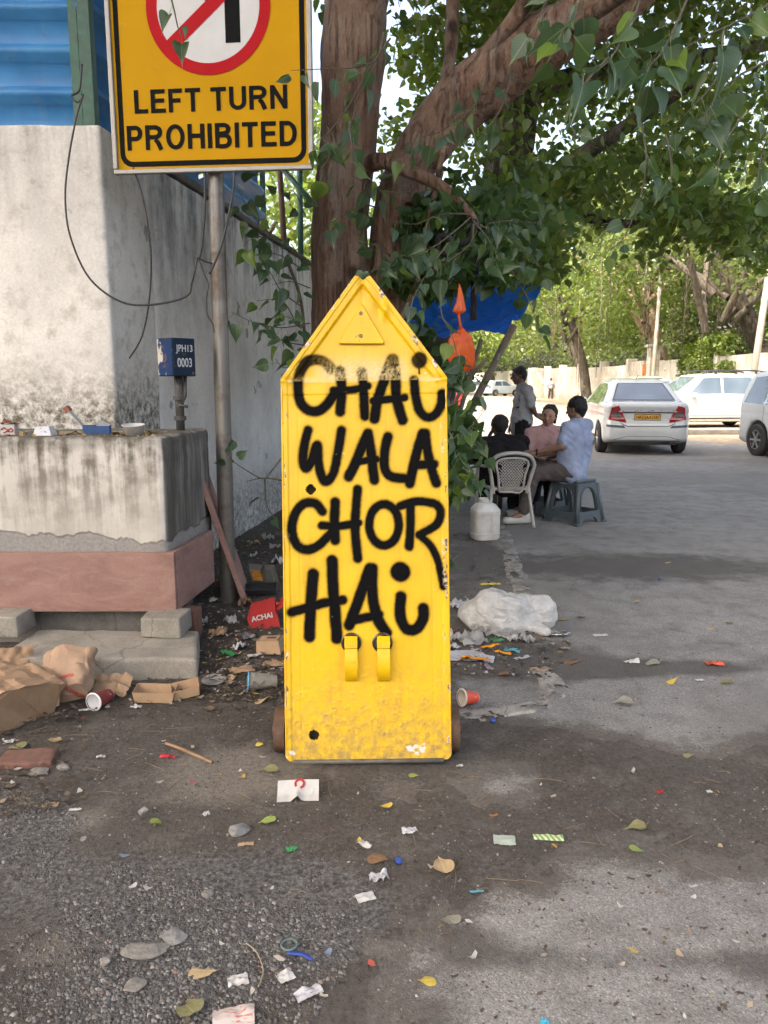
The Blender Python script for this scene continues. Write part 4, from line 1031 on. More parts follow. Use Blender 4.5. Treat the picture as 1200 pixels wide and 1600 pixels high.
def sign_word(body, x0, x1, z0, z1):
    adv = []; x = 0
    for ch_ in body:
        if ch_ == ' ': x += .32; continue
        adv.append((ch_, x)); x += GLY[ch_][0] + .135
    tot = x - .135; sx = (x1 - x0) / tot; sz = z1 - z0
    for ch_, xo in adv:
        mb = MB()
        for k, pl_ in enumerate(GLY[ch_][1]):
            P_ = [Vector(q) for q in pl_]; V = []; closed = (P_[0] - P_[-1]).length < 1e-6; m_ = len(P_)
            for i in range(m_):
                d0 = (P_[i] - P_[i - 1 if i else (m_ - 2 if closed else 0)]); d1 = (P_[(i + 1) if i < m_ - 1 else (1 if closed else i)] - P_[i])
                if d0.length < 1e-9: d0 = d1
                if d1.length < 1e-9: d1 = d0
                d = (d0.normalized() + d1.normalized()).normalized(); nr = Vector((-d.y, d.x)); mit = 1 / max(.5, nr.dot(Vector((-d0.normalized().y, d0.normalized().x))))
                hw = _h * (0.9 if abs(d.x) > abs(d.y) else 1.0) * mit
                for sg in (1, -1):
                    q = P_[i] + nr * hw * sg; V.append((x0 + (xo + q.x) * sx, -0.0062 - 0.0001 * k, z0 + q.y * sz))
            mb.add(V, [[2 * i, 2 * i + 1, 2 * i + 3, 2 * i + 2] for i in range(m_ - 1)])
        mb.build('letter', M_blk, sgnE)
for body, u0, u1, v0, v1 in (('LEFT TURN', 211, 449, 137, 174), ('PROHIBITED', 200, 464, 193, 232)):
    xa, za = sl(u0, v1); xb, zb = sl(u1, v0); _, za2 = sl((u0 + u1) / 2, v1); _, zb2 = sl((u0 + u1) / 2, v0)
    sign_word(body, xa, xb, za2, zb2)
pb = G(358, 956); rotm = Matrix.Rotation(R(5.6), 4, 'Z') @ Matrix.Translation((-so.x, -SY, 0))
ptop = AT(337, 268, 4.70)
MB().tube([rotm @ Vector((pb.x, 4.70, 0.0)), rotm @ Vector((ptop.x, 4.70, ptop.z)), rotm @ Vector((ptop.x - 0.005, 4.70, 4.1))], [0.050, 0.045, 0.044], 20).build('pole', M_pole, sgnE, True, 60)
for zz in (ZB + 0.15, ZB + 1.1): MB().box((xc0, 0.03, zz), (0.5, 0.03, 0.05), bevel=0.003).build('bracket', M_alu, sgnE)
mb = MB(); mb.box((pb.x, 4.70, 0.012), (0.2, 0.2, 0.05), bevel=0.01); o = mb.build('concrete_pad', M_conc); tag(o, 'small flat concrete pad at the foot of the sign pole', 'pad')

# ------------------------------------------------------------------ blue distribution box
q = AT(276, 560, 4.58)
jb = empty('junction_box', (q.x, 4.58, 1.16), (0, 0, 0)); tag(jb, 'small blue metal junction box on a short post beside the pillar', 'junction box')
def mk_boxpaint():
    n = NT('box_blue'); p = n.coord()
    c = n.mix(n.ramp(n.noise(8, 5, p), [(0.3, 0), (0.7, 1)]), (0.006, 0.016, 0.036), (0.012, 0.024, 0.044))
    c = n.mix(n.ramp(n.noise(26, 5, p, 0.7), [(0.60, 0), (0.66, 0.8)]), c, (0.19, 0.10, 0.06))
    return n.out(c, 0.6, spec=0.15)
def mk_boxpeel():
    n = NT('box_peeling'); p = n.coord(); a = n.noise(9, 5, p, 0.6)
    x = n.sep(p)[0]
    c = n.mix(n.ramp(n.math('ADD', a, n.math('MULTIPLY', x, 3.0)), [(0.24, 0), (0.28, 1)]), (0.45, 0.43, 0.39), (0.012, 0.035, 0.10))
    c = n.mix(n.ramp(n.noise(24, 5, p, 0.7), [(0.57, 0), (0.65, 0.8)]), c, (0.20, 0.095, 0.05))
    return n.out(c, 0.7, spec=0.12)
za_, zb_ = AT(268, 588, 4.58).z - 1.16, AT(268, 529, 4.58).z - 1.16
# box turned so that two sides show
BM = Matrix.Translation((0.0, 0.0, (za_ + zb_) / 2)) @ Matrix.Rotation(R(-40), 4, 'Z')
wA, wB = 0.155, 0.150
MB().box((0, 0, 0), (wB, wA, zb_ - za_), bevel=0.004, M=BM).build('casing', mk_boxpaint(), jb)
MB().box((0, -wA / 2 - 0.002, 0), (wB - 0.01, 0.004, zb_ - za_ - 0.012), M=BM).build('peeling_door', mk_boxpeel(), jb)
M_lett = plain('hand_white_paint', (0.42, 0.44, 0.46), 0.7)
for body, zo, w_ in (('JPH13', 0.045, 0.115), ('0003', -0.03, 0.10)):
    me = text_mesh('painted_number', body, 0.06, 0.0010, extrude=0.0004)
    co = np.array([v.co for v in me.vertices]); lo, hi = co.min(0), co.max(0)
    me.transform(BM @ Matrix.Translation((wB / 2 + 0.0022, 0, zo)) @ Matrix.Rotation(R(90), 4, 'Z') @ UP2FRONT @ Matrix.Diagonal((w_ / (hi[0] - lo[0]), 0.052 / (hi[1] - lo[1]), 1, 1)) @ Matrix.Translation((-(lo[0] + hi[0]) / 2, -(lo[1] + hi[1]) / 2, 0)))
    link('painted_number', me, M_lett, jb)
M_dk = plain('dark_conduit', (0.055, 0.053, 0.05), 0.7, var=0.4)
MB().tube([(0, 0.02, -0.02), (0, 0.02, za_ + 0.02)], 0.026, 12).build('post', M_dk, jb, True)
for zz in (0.07, 0.19): MB().lathe([(0.027, -0.012), (0.036, -0.012), (0.036, 0.012), (0.027, 0.012)], 14, Matrix.Translation((0, 0.02, zz))).build('clamp', M_dk, jb, True, 40)
MB().tube([(0.04, 0.02, za_ + 0.01), (0.035, 0.015, 0.2), (0.02, 0.0, 0.16)], 0.011, 8).build('conduit', M_dk, jb, True)
MB().tube([(0.0, 0.0, 0.15), (0.055, -0.02, 0.14)], 0.009, 8).build('clamp_bolt', M_dk, jb, True)

# ------------------------------------------------------------------ loose cables
def smooth_path(P, n=6):
    P = [Vector(p) for p in P]; out = []
    for i in range(len(P) - 1):
        p0, p1, p2, p3 = P[max(i - 1, 0)], P[i], P[i + 1], P[min(i + 2, len(P) - 1)]
        for k in range(n):
            t = k / n
            out.append(0.5 * ((2 * p1) + (p2 - p0) * t + (2 * p0 - 5 * p1 + 4 * p2 - p3) * t * t + (3 * p1 - p0 - 3 * p2 + p3) * t ** 3))
    return out + [P[-1]]
M_cable = plain('black_cable', (0.018, 0.018, 0.02), 0.5)
def cable(pix, Y0, Y1, r, lab):
    P = [AT(u, v, Y0 + (Y1 - Y0) * i / (len(pix) - 1)) for i, (u, v) in enumerate(pix)]
    o = MB().tube(smooth_path(P), r, 6).build('cable', M_cable, smooth=True); tag(o, lab, 'cable')
cable([(128, 100), (124, 140), (112, 150), (122, 160), (130, 148), (120, 180), (107, 250), (102, 310), (110, 370), (140, 435), (190, 472), (240, 476), (291, 463), (300, 440), (309, 402)], 4.70, 4.62, 0.0058, 'long black cable sagging from the green post across the white pillar')
cable([(320, 262), (320, 330), (316, 380), (311, 405)], 4.62, 4.62, 0.0075, 'thick black cable hanging under the sign just before the pole')
cable([(311, 404), (322, 409), (332, 412)], 4.62, 4.64, 0.005, 'short stub of black cable tied to the pole')
cable([(311, 406), (320, 430), (326, 445), (323, 463), (323, 478), (325, 494), (332, 505), (335, 520)], 4.62, 4.62, 0.0042, 'thin knotted cord dangling beside the steel pole')
cable([(208, 262), (221, 300), (231, 350), (236, 410), (233, 470), (222, 525), (202, 560)], 4.66, 4.72, 0.0052, 'black cable hanging loose with a free end above the junction box')
cable([(366, 262), (364, 300), (352, 360), (342, 395), (327, 428)], 4.60, 4.56, 0.0075, 'black cable end crossing in front of the steel pole')
# ------------------------------------------------------------------ leaves
def leaf_outline():
    h = [(0.00, 0.05), (0.09, 0.0), (0.21, 0.015), (0.32, 0.09), (0.385, 0.21), (0.385, 0.35), (0.325, 0.51), (0.23, 0.66), (0.13, 0.79), (0.055, 0.90), (0.018, 1.0), (0.0, 1.14)]
    return h
def leaf_mesh(seed, fold=0.25, curl=0.25, stalk=True):
    rr = random.Random(seed); h = leaf_outline(); V = []; UV = []; F = []
    fold *= rr.uniform(0.6, 1.4); curl *= rr.uniform(0.3, 1.5); wav = rr.uniform(0.015, 0.05); ph = rr.uniform(0, 6)
    for x, y in h:
        zz = -curl * y * y * 0.5
        ym = max(y, 0.07)
        V.append((0, ym, -curl * ym * ym * 0.5)); UV.append((0.5, ym))
        for sgn in (-1, 1):
            V.append((sgn * x, y, zz + fold * x - 0.25 * x * x + wav * math.sin(9 * y + ph + sgn) * (x > 0.1))); UV.append((0.5 + sgn * x, y))
    n = len(h)
    for i in range(n - 1):
        a, b = 3 * i, 3 * i + 3
        F.append([a, b, b + 1, a + 1]); F.append([a, a + 2, b + 2, b])
    k = len(V); pl_ = rr.uniform(0.45, 0.7) if stalk else 0.12; w = 0.012
    bend = rr.uniform(-0.15, 0.15)
    for t in (0, 0.5, 1):
        for dx, dz in ((-w, 0), (w, 0), (0, w * 1.6)):
            V.append((dx + bend * t * t, 0.08 - t * (pl_ + 0.08), dz + 0.18 * t * t)); UV.append((0.5, 0.3))
    for s_ in range(2):
        for j in range(3):
            F.append([k + s_ * 3 + j, k + s_ * 3 + (j + 1) % 3, k + s_ * 3 + 3 + (j + 1) % 3, k + s_ * 3 + 3 + j])
    me = bpy.data.meshes.new('leaf'); me.from_pydata(V, [], F); me.update()
    l = me.uv_layers.new(name='UVMap')
    for lp in me.loops: l.data[lp.index].uv = UV[lp.vertex_index]
    me.polygons.foreach_set('use_smooth', np.ones(len(me.polygons), bool))
    return me
def mk_leafmat(name, a, b, tcol, amt=0.35, per_object=True, veins=True, young=(0.12, 0.20, 0.03)):
    n = NT(name)
    r = n.objrand() if per_object else n.attr('rnd')
    c = n.mix(r, a, b)
    c = n.mix(n.ramp(r, [(0.86, 0), (0.93, 1)]), c, young)
    if veins:
        uv = n.sep(n.coord('UV'))
        ax = n.math('ABSOLUTE', n.math('SUBTRACT', uv[0], 0.5))
        mid = n.ramp(ax, [(0.004, 1), (0.018, 0)])
        lat = n.math('FRACT', n.math('MULTIPLY', n.math('SUBTRACT', uv[1], n.math('MULTIPLY', ax, 0.75)), 9.0))
        lat = n.ramp(n.math('ABSOLUTE', n.math('SUBTRACT', lat, 0.5)), [(0.02, 0.22), (0.09, 0)])
        c = n.mix(n.math('MAXIMUM', mid, lat), c, (0.22, 0.30, 0.15))
    c = n.mix(0.3, c, n.mix(1.0, c, n.ramp(n.noise(40, 3), [(0.3, 0.6), (0.7, 1.3)]), 'MULTIPLY'))
    return translucent(n, c, tcol, amt, 0.38)
M_leaf = mk_leafmat('peepal_leaf', (0.028, 0.066, 0.040), (0.052, 0.105, 0.055), (0.12, 0.21, 0.03), 0.35)
M_crown = mk_leafmat('peepal_crown_leaf', (0.028, 0.072, 0.030), (0.055, 0.110, 0.040), (0.11, 0.19, 0.03), 0.35, False, False, (0.11, 0.17, 0.03))
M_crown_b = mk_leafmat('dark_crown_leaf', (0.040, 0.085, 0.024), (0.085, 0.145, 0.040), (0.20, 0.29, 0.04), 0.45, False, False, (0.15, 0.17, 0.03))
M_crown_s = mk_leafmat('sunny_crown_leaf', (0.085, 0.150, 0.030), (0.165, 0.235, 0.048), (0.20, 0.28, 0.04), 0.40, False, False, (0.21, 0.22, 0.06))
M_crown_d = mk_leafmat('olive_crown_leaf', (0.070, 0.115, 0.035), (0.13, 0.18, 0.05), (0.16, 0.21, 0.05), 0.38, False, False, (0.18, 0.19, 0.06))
LEAVES = [leaf_mesh(i, 0.15 + 0.09 * i, 0.1 + 0.10 * i) for i in range(10)]
for m in LEAVES: m.materials.append(M_leaf)
def frame_from(d, nrm):
    d = d.normalized(); x = d.cross(nrm)
    if x.length < 1e-4: x = d.cross(Vector((0.3, 0.9, 0.1)))
    x.normalize(); z = x.cross(d).normalized()
    return Matrix((x, d, z)).transposed().to_4x4()
def put_leaf(parent, node, d, nrm, size, rr):
    me = LEAVES[rr.randrange(len(LEAVES))]
    o = bpy.data.objects.new('leaf', me); COL.objects.link(o); o.parent = parent
    Mx = Matrix.Translation(node + d.normalized() * size * 0.55) @ frame_from(d, nrm) @ Matrix.Diagonal((size, size, size, 1))
    o.matrix_parent_inverse = parent.matrix_basis.inverted(); o.matrix_basis = Mx
    return o
def spray(parent, pix, Y0, Y1, n, size, seed, bark, r0=0.006, droop=0.8, face=0.5, lo=0.50):
    rr = random.Random(seed)
    P = smooth_path([AT(u, v, Y0 + (Y1 - Y0) * i / max(len(pix) - 1, 1)) for i, (u, v) in enumerate(pix)], 5)
    rad = [r0 * (1 - 0.75 * i / (len(P) - 1)) for i in range(len(P))]
    tw = MB().tube(P, rad, 5).build('twig', bark, parent, True); tw.matrix_parent_inverse = parent.matrix_basis.inverted()
    for k in range(n):
        t = 0.12 + 0.88 * (k + rr.uniform(0, 0.8)) / n if n > 1 else 1.0
        f = min(t, 0.999) * (len(P) - 1); i = int(f); q = P[i].lerp(P[i + 1], f - i)
        tang = (P[min(i + 1, len(P) - 1)] - P[i]).normalized()
        side = Vector((rr.gauss(0, 1), rr.gauss(0, 1), rr.gauss(0, 0.5))); side -= tang * side.dot(tang)
        d = side.normalized() * rr.uniform(0.4, 1.0) + Vector((0, 0, -droop * rr.uniform(0.3, 1.5))) + tang * 0.3
        nrm = Vector((rr.gauss(0, 1.0), -face + rr.gauss(0, 0.9), 0.6 + rr.gauss(0, 0.8)))
        put_leaf(parent, q, d, nrm, size * rr.uniform(lo, 1.10), rr)
TPL4 = np.array([(0, 0.0, 0), (0.38, 0.22, 0.05), (0.30, 0.55, 0.0), (0, 1.05, -0.12), (-0.30, 0.55, 0.0), (-0.38, 0.22, 0.05)])
F4 = np.array([[0, 1, 2, 3], [0, 3, 4, 5]])
def leaf_cloud_mesh(name, P, size, droop=0.6, seed=0, rnd=None):
    g = np.random.default_rng(seed); N = len(P)
    d = g.normal(size=(N, 3)); d[:, 2] = d[:, 2] * 0.6 - droop; d /= np.linalg.norm(d, axis=1, keepdims=True)
    nr = g.normal(size=(N, 3)) * 0.7 + np.array([0, -0.15, 0.65])
    x = np.cross(d, nr); x /= np.linalg.norm(x, axis=1, keepdims=True) + 1e-9
    z = np.cross(x, d)
    s = (np.asarray(size) * g.uniform(0.6, 1.25, N))[:, None, None]
    T = TPL4[None]
    V = P[:, None, :] + s * (T[..., 0:1] * x[:, None] + T[..., 1:2] * d[:, None] + T[..., 2:3] * z[:, None])
    F = (F4[None] + (np.arange(N) * 6)[:, None, None]).reshape(-1, 4)
    r = np.repeat(g.uniform(0, 1, N) if rnd is None else rnd, 6)
    return fast_mesh(name, V.reshape(-1, 3), F, {'rnd': r})
def clump_points(g, centers, radii, n, shell=0.35):
    k = len(centers); idx = g.integers(0, k, n)
    v = g.normal(size=(n, 3)); v /= np.linalg.norm(v, axis=1, keepdims=True)
    r = g.uniform(shell, 1, n) ** 0.6
    return centers[idx] + v * r[:, None] * radii[idx]
def mk_bark(name, a, b, c_, zs=1.0, scale=7):
    n = NT(name); p = n.pos()
    g = n.noise(1, 6, n.mapping(p, (scale, scale, scale * 0.28)), 0.65); big = n.noise(1.7, 4, p); f = n.noise(55, 5, n.mapping(p, (1, 1, 0.5)), 0.75)
    c = n.mix(n.ramp(g, [(0.32, 0), (0.66, 1)]), a, b)
    c = n.mix(n.ramp(big, [(0.48, 0), (0.64, 0.85)]), c, c_)
    dk = n.ramp(n.noise(1, 6, n.mapping(p, (19, 19, 1.6), (4, 1, 0)), 0.7, 0.6), [(0.50, 0), (0.64, 0.75)])
    c = n.mix(dk, c, tuple(x * 0.40 for x in a))
    gp = n.ramp(n.noise(3.3, 6, n.mapping(p, (1.6, 1.6, 0.7), (1, 7, 2)), 0.65), [(0.54, 0), (0.62, 0.75)])
    c = n.mix(gp, c, tuple(0.30 * sum(c_) / 3 + 0.65 * x for x in c_))
    kn = n.ramp(n.voro(3.1, n.mapping(p, (1, 1, 0.8))), [(0.10, 0.85), (0.19, 0)])
    c = n.mix(kn, c, tuple(x * 0.25 for x in a))
    c = n.mix(0.5, c, n.mix(1.0, c, n.ramp(f, [(0.3, 0.5), (0.7, 1.4)]), 'MULTIPLY'))
    n.bump(n.math('SUBTRACT', n.math('ADD', g, n.math('MULTIPLY', f, 0.45)), n.math('ADD', n.math('MULTIPLY', dk, 0.5), n.math('MULTIPLY', kn, 0.6))), 1.0, 0.035)
    return n.out(c, 0.85, spec=0.25)
M_bark = mk_bark('peepal_bark', (0.150, 0.085, 0.060), (0.225, 0.142, 0.102), (0.28, 0.205, 0.155))
M_bark_d = mk_bark('dark_bark', (0.065, 0.056, 0.047), (0.13, 0.112, 0.092), (0.17, 0.15, 0.125))
M_bark_p = mk_bark('pale_bark', (0.22, 0.16, 0.11), (0.36, 0.28, 0.20), (0.40, 0.33, 0.25))
M_twig = plain('twig_bark', (0.085, 0.075, 0.055), 0.8, var=0.3)
def limb(path, radii, n=28, flute=0.0, lobes=5, amp=0.05, seed=0, sub=8, freq=3.0):
    P = smooth_path(path, sub); m = len(P); ri = np.interp(np.linspace(0, len(radii) - 1, m), np.arange(len(radii)), radii)
    V = []; up = None
    for i, p in enumerate(P):
        d = (P[min(i + 1, m - 1)] - P[max(i - 1, 0)]).normalized()
        if up is None: up = Vector((0, 1, 0)) if abs(d.y) < 0.9 else Vector((1, 0, 0))
        a = d.cross(up).normalized(); b = a.cross(d).normalized(); up = b
        for k in range(n):
            t = 2 * math.pi * k / n; dr = a * math.cos(t) + b * math.sin(t)
            V.append((p, dr, ri[i], t, i))
    pos = np.array([v[0] + v[1] * v[2] for v in V])
    nz = fbm(pos * freq, 3, seed); nz2 = fbm(pos * np.array([9, 9, 3.0]), 3, seed + 5)
    out = []
    for (p, dr, r, t, i), a_, b_ in zip(V, nz, nz2):
        fl = flute * math.sin(lobes * t + 0.6 * math.sin(i * 0.13 + seed)) 
        out.append(p + dr * r * (1 + amp * 2 * a_ + amp * b_ + fl))
    F = gridfaces(m, n + 0)
    F = np.array([[i * n + k, i * n + (k + 1) % n, (i + 1) * n + (k + 1) % n, (i + 1) * n + k] for i in range(m - 1) for k in range(n)])
    return fast_mesh('limb', np.array(out), F)

# ------------------------------------------------------------------ the peepal tree behind the barricade
TB = Vector((-0.22, 6.15, 0))
tree = empty('peepal_tree', TB)
tag(tree, 'big two-stemmed peepal tree with reddish brown trunk behind the yellow barricade', 'tree')
def tpart(root, name, me, mat, smooth=True, kind=None):
    o = link(name, me, mat, root, smooth); o.matrix_parent_inverse = root.matrix_basis.inverted()
    if kind: o['kind'] = kind
    return o
A = lambda u, v, Y: AT(u, v, Y)
tpart(tree, 'trunk', limb([A(532, 905, 6.12), A(536, 700, 6.12), A(531, 480, 6.12), A(533, 330, 6.12), A(546, 190, 6.12), A(552, 60, 6.15), A(562, -80, 6.2), A(575, -300, 6.3)], [0.40, 0.26, 0.222, 0.210, 0.215, 0.225, 0.21, 0.18], 44, 0.05, 5, 0.055, 1, 18, 4.2), M_bark)
tpart(tree, 'trunk', limb([A(596, 900, 6.2), A(596, 700, 6.2), A(601, 500, 6.2), A(611, 380, 6.18), A(637, 275, 6.12), A(690, 190, 6.05), A(765, 125, 5.95), A(850, 65, 5.8), A(950, 5, 5.6), A(1080, -110, 5.3), A(1200, -260, 5.0)], [0.38, 0.23, 0.170, 0.160, 0.180, 0.205, 0.21, 0.20, 0.18, 0.15, 0.12], 44, 0.05, 4, 0.055, 2, 16, 4.2), M_bark)
for pth, rad, sd in (
    ([A(752, 118, 5.9), A(770, 75, 5.8), A(800, 35, 5.7), A(835, -20, 5.6), A(870, -90, 5.5)], [0.075, 0.06, 0.055, 0.05, 0.04], 4),
    ([A(570, 258, 5.92), A(600, 252, 5.8), A(640, 268, 5.7), A(690, 292, 5.6), A(735, 335, 5.5), A(745, 360, 5.4)], [0.07, 0.055, 0.045, 0.04, 0.028, 0.018], 5),
    ([A(575, 40, 6.1), A(585, 0, 6.0), A(605, -60, 5.9)], [0.12, 0.10, 0.08], 6),
    ([A(690, 140, 6.6), A(703, 90, 6.7), A(707, 20, 6.8), A(712, -60, 7.0)], [0.035, 0.05, 0.055, 0.05], 7),
    ([A(860, 60, 5.75), A(930, 20, 5.3), A(1010, -40, 4.5), A(1080, -140, 3.4)], [0.05, 0.045, 0.04, 0.02], 8),
    ([A(700, 196, 6.0), A(655, 420, 5.6), A(640, 470, 5.4), A(600, 560, 5.2)], [0.02, 0.02, 0.018, 0.012], 9),
    ([A(575, -300, 6.3), A(520, -600, 5.0), A(400, -1500, 3.4)], [0.18, 0.14, 0.08], 10),
    ([A(1200, -260, 5.0), A(1400, -700, 4.2), A(1900, -1600, 3.0)], [0.12, 0.09, 0.05], 11)):
    tpart(tree, 'branch', limb(pth, rad, 14, 0.0, 3, 0.05, sd, 8), M_bark)
# crown overhead (out of the picture it closes above the camera and shades the corner)
g = np.random.default_rng(5)
def in_ell(n, c, r, g, shell=0.0):
    v = g.normal(size=(n, 3)); v /= np.linalg.norm(v, axis=1, keepdims=True)
    q = v * (g.uniform(shell ** 3, 1, n) ** (1 / 3))[:, None]
    return np.array(c) + q * np.array(r)
P = in_ell(9000, (0.3, 5.4, 7.2), (3.6, 3.4, 1.7), g)
vis = P[:, 2] < CAM_H + 0.52 * P[:, 1] + 0.25
tpart(tree, 'crown', leaf_cloud_mesh('crown', P[~vis], 0.26, 0.3, 3), M_crown, False, 'stuff')
# tall tree added out of view behind the camera to shade the corner
tall = empty('added_shade_tree', (-7.5, -3.5, 0)); tag(tall, 'tall unseen tree added behind the viewer to cast shade over the corner', 'tree')
tpart(tall, 'trunk', limb([(-7.5, -3.5, -0.1), (-7.3, -3.2, 4), (-6.6, -2.4, 8), (-5.2, -1.0, 12)], [0.6, 0.5, 0.42, 0.25], 20, 0.08, 5, 0.06, 31, 8), M_bark_d)
for k in range(9):
    a_ = k * 0.7; e_ = Vector((-4.6 + 7 * math.cos(a_), -0.4 + 7.5 * math.sin(a_), 13.2))
    tpart(tall, 'branch', limb([(-6.4, -2.2, 8.5), Vector((-6.4, -2.2, 8.5)).lerp(e_, 0.5) + Vector((0, 0, 1)), e_], [0.2, 0.14, 0.05], 8, 0, 3, 0.06, 60 + k, 5), M_bark_d)
P = in_ell(60000, (-4.6, -0.2, 13.4), (9.6, 10.4, 2.3), g)
tpart(tall, 'crown', leaf_cloud_mesh('crown', P, 0.34, 0.3, 33), M_crown, False, 'stuff')
# the part of the crown that shows: hand-sized leaves in clumps
cl = []
def clumps(pix, Y0, Y1, n, r0, r1, g, store):
    poly = np.array(pix, float); lo, hi = poly.min(0), poly.max(0); k = 0
    while k < n:
        u = g.uniform(lo[0], hi[0]); v = g.uniform(lo[1], hi[1])
        if poly_sd(np.array([u]), np.array([v]), pix)[0] > 0: continue
        Y = g.uniform(Y0, Y1); q = AT(u, v, Y); store.append((q.x, q.y, q.z, g.uniform(r0, r1))); k += 1
clumps([(480, -80), (480, 20), (540, 10), (640, -20), (640, -80)], 7, 9, 8, 0.25, 0.5, g, cl)
clumps([(600, 300), (720, 260), (860, 330), (860, 400), (790, 425), (690, 430), (650, 540), (600, 540), (600, 440)], 5.7, 7.0, 24, 0.14, 0.26, g, cl)
clumps([(620, 330), (700, 300), (800, 360), (800, 430), (700, 450), (620, 440)], 5.3, 6.2, 14, 0.10, 0.2, g, cl)
clumps([(690, 540), (730, 600), (735, 700), (745, 780), (700, 800), (690, 640)], 4.6, 6.3, 12, 0.08, 0.15, g, cl)
cl = np.array(cl)
P = clump_points(g, cl[:, :3], cl[:, 3:] * np.array([[1.2, 1.2, 0.8]]), 2900, 0.2)
tpart(tree, 'foliage', leaf_cloud_mesh('foliage', P, 0.105, 0.7, 4), M_crown, False, 'stuff')
# leaves that can be told apart, each on its twig
SPR = [
    # top right, near the camera
    ([(1010, -40), (990, 30), (965, 75), (940, 105), (905, 118)], 3.0, 2.85, 11, 0.130), ([(1090, -40), (1060, 30), (1035, 80), (1010, 110), (985, 150)], 3.1, 2.9, 11, 0.135),
    ([(1215, 0), (1150, 35), (1095, 60), (1050, 90)], 3.2, 3.0, 10, 0.135), ([(935, -50), (905, 5), (885, 45), (870, 75)], 3.1, 3.0, 8, 0.125),
    ([(1215, 90), (1160, 115), (1120, 150), (1095, 190)], 3.4, 3.2, 10, 0.13), ([(1130, 50), (1120, 120), (1085, 165), (1050, 200)], 3.5, 3.3, 8, 0.125),
    ([(1000, 180), (1010, 250), (1000, 310), (975, 370), (950, 392)], 4.2, 4.0, 9, 0.12), ([(1215, 190), (1190, 240), (1182, 300)], 3.5, 3.4, 5, 0.13),
    ([(1040, 210), (1050, 270), (1035, 320)], 4.4, 4.2, 6, 0.115), ([(880, -40), (850, 10), (835, 60)], 3.4, 3.3, 5, 0.12), ([(950, 90), (915, 130), (890, 175), (900, 215)], 3.6, 3.5, 6, 0.12),
    ([(1160, 180), (1130, 230), (1120, 270)], 4.0, 3.9, 5, 0.12),
    # by the sign
    ([(610, 60), (575, 110), (545, 165), (515, 205), (490, 225)], 4.7, 4.4, 11, 0.125), ([(600, 50), (590, 90), (560, 105), (500, 108), (455, 110)], 4.6, 4.25, 8, 0.11), ([(560, 150), (545, 200), (520, 240), (500, 265)], 4.6, 4.4, 7, 0.12), ([(545, 190), (550, 230), (552, 255)], 4.4, 4.4, 3, 0.125),
    ([(258, -40), (272, 15), (280, 48), (293, 62)], 4.3, 4.3, 3, 0.12),
    ([(600, 330), (570, 320), (540, 335), (515, 350)], 5.2, 5.0, 7, 0.12), ([(610, 400), (590, 385), (560, 380)], 5.2, 5.0, 5, 0.12), ([(620, 440), (600, 420), (575, 425)], 5.1, 4.9, 5, 0.12), ([(640, 300), (610, 300), (580, 290), (550, 275)], 5.2, 5.0, 6, 0.12),
    # before the right-hand limb
    ([(765, 105), (745, 160), (715, 185), (690, 205), (655, 215)], 5.3, 5.0, 9, 0.125), ([(800, 110), (785, 165), (760, 200), (735, 215)], 5.3, 5.0, 7, 0.12), ([(655, 205), (640, 235), (625, 265)], 5.0, 4.9, 5, 0.12),
    # bush in the middle
    ([(735, 335), (690, 335), (650, 350), (612, 345)], 5.3, 5.0, 10, 0.125), ([(735, 340), (700, 370), (660, 395), (620, 400)], 5.2, 4.9, 10, 0.125), ([(740, 345), (760, 370), (775, 395), (772, 415)], 5.3, 5.0, 8, 0.13), ([(745, 350), (790, 370), (830, 400), (850, 430)], 5.4, 5.2, 10, 0.125),
    ([(740, 350), (735, 380), (705, 405), (675, 425)], 5.1, 4.9, 9, 0.125), ([(700, 380), (665, 430), (645, 470), (640, 500)], 5.0, 4.8, 9, 0.12), ([(780, 400), (810, 440), (830, 480), (840, 520)], 5.3, 5.2, 8, 0.12), ([(690, 440), (690, 490), (705, 520), (715, 560)], 4.9, 4.7, 6, 0.12), ([(760, 350), (800, 345), (850, 350)], 5.4, 5.2, 7, 0.12),
]
for i, (pix, Y0, Y1, n_, sz) in enumerate(SPR): spray(tree, pix, Y0, Y1, n_, sz, 100 + i, M_twig)
# shoots by the wall and at the foot of the tree
sh = empty('peepal_shoot', (-0.55, 5.7, 0)); tag(sh, 'thin leafy peepal shoots spreading before the grey wall near the steel pole', 'shoot')
stem_ = MB().tube(smooth_path([(-0.52, 5.75, 0.0), (-0.55, 5.7, 0.8), AT(478, 560, 5.55), AT(470, 470, 5.5), AT(450, 410, 5.4)], 5), 0.012, 6).build('stem', M_twig, sh, True); stem_.matrix_parent_inverse = sh.matrix_basis.inverted()
for i, (pix, Y0, Y1, n_, sz) in enumerate([
    ([(484, 410), (440, 375), (410, 355), (385, 320), (372, 295)], 5.5, 4.95, 11, 0.115), ([(484, 505), (440, 512), (400, 505), (362, 488)], 5.5, 4.9, 10, 0.115), ([(472, 480), (440, 455), (425, 430), (413, 408)], 5.5, 5.2, 7, 0.10),
    ([(480, 540), (450, 535), (420, 525)], 5.5, 5.2, 6, 0.115), ([(440, 375), (400, 370), (380, 385)], 5.2, 5.0, 4, 0.125), ([(470, 560), (445, 575), (430, 560)], 5.4, 5.2, 4, 0.11), ([(478, 340), (460, 300), (440, 300)], 5.8, 5.6, 4, 0.10), ([(460, 500), (440, 470), (400, 470)], 5.4, 5.1, 4, 0.10), ([(484, 450), (455, 440), (425, 445)], 5.5, 5.2, 5, 0.11), ([(470, 420), (440, 400), (415, 395), (395, 400)], 5.4, 5.1, 6, 0.11), ([(480, 520), (460, 500), (430, 490)], 5.4, 5.2, 5, 0.12)]): spray(sh, pix, Y0, Y1, n_, sz, 300 + i, M_twig, 0.005, 0.7, 0.8, 0.75)
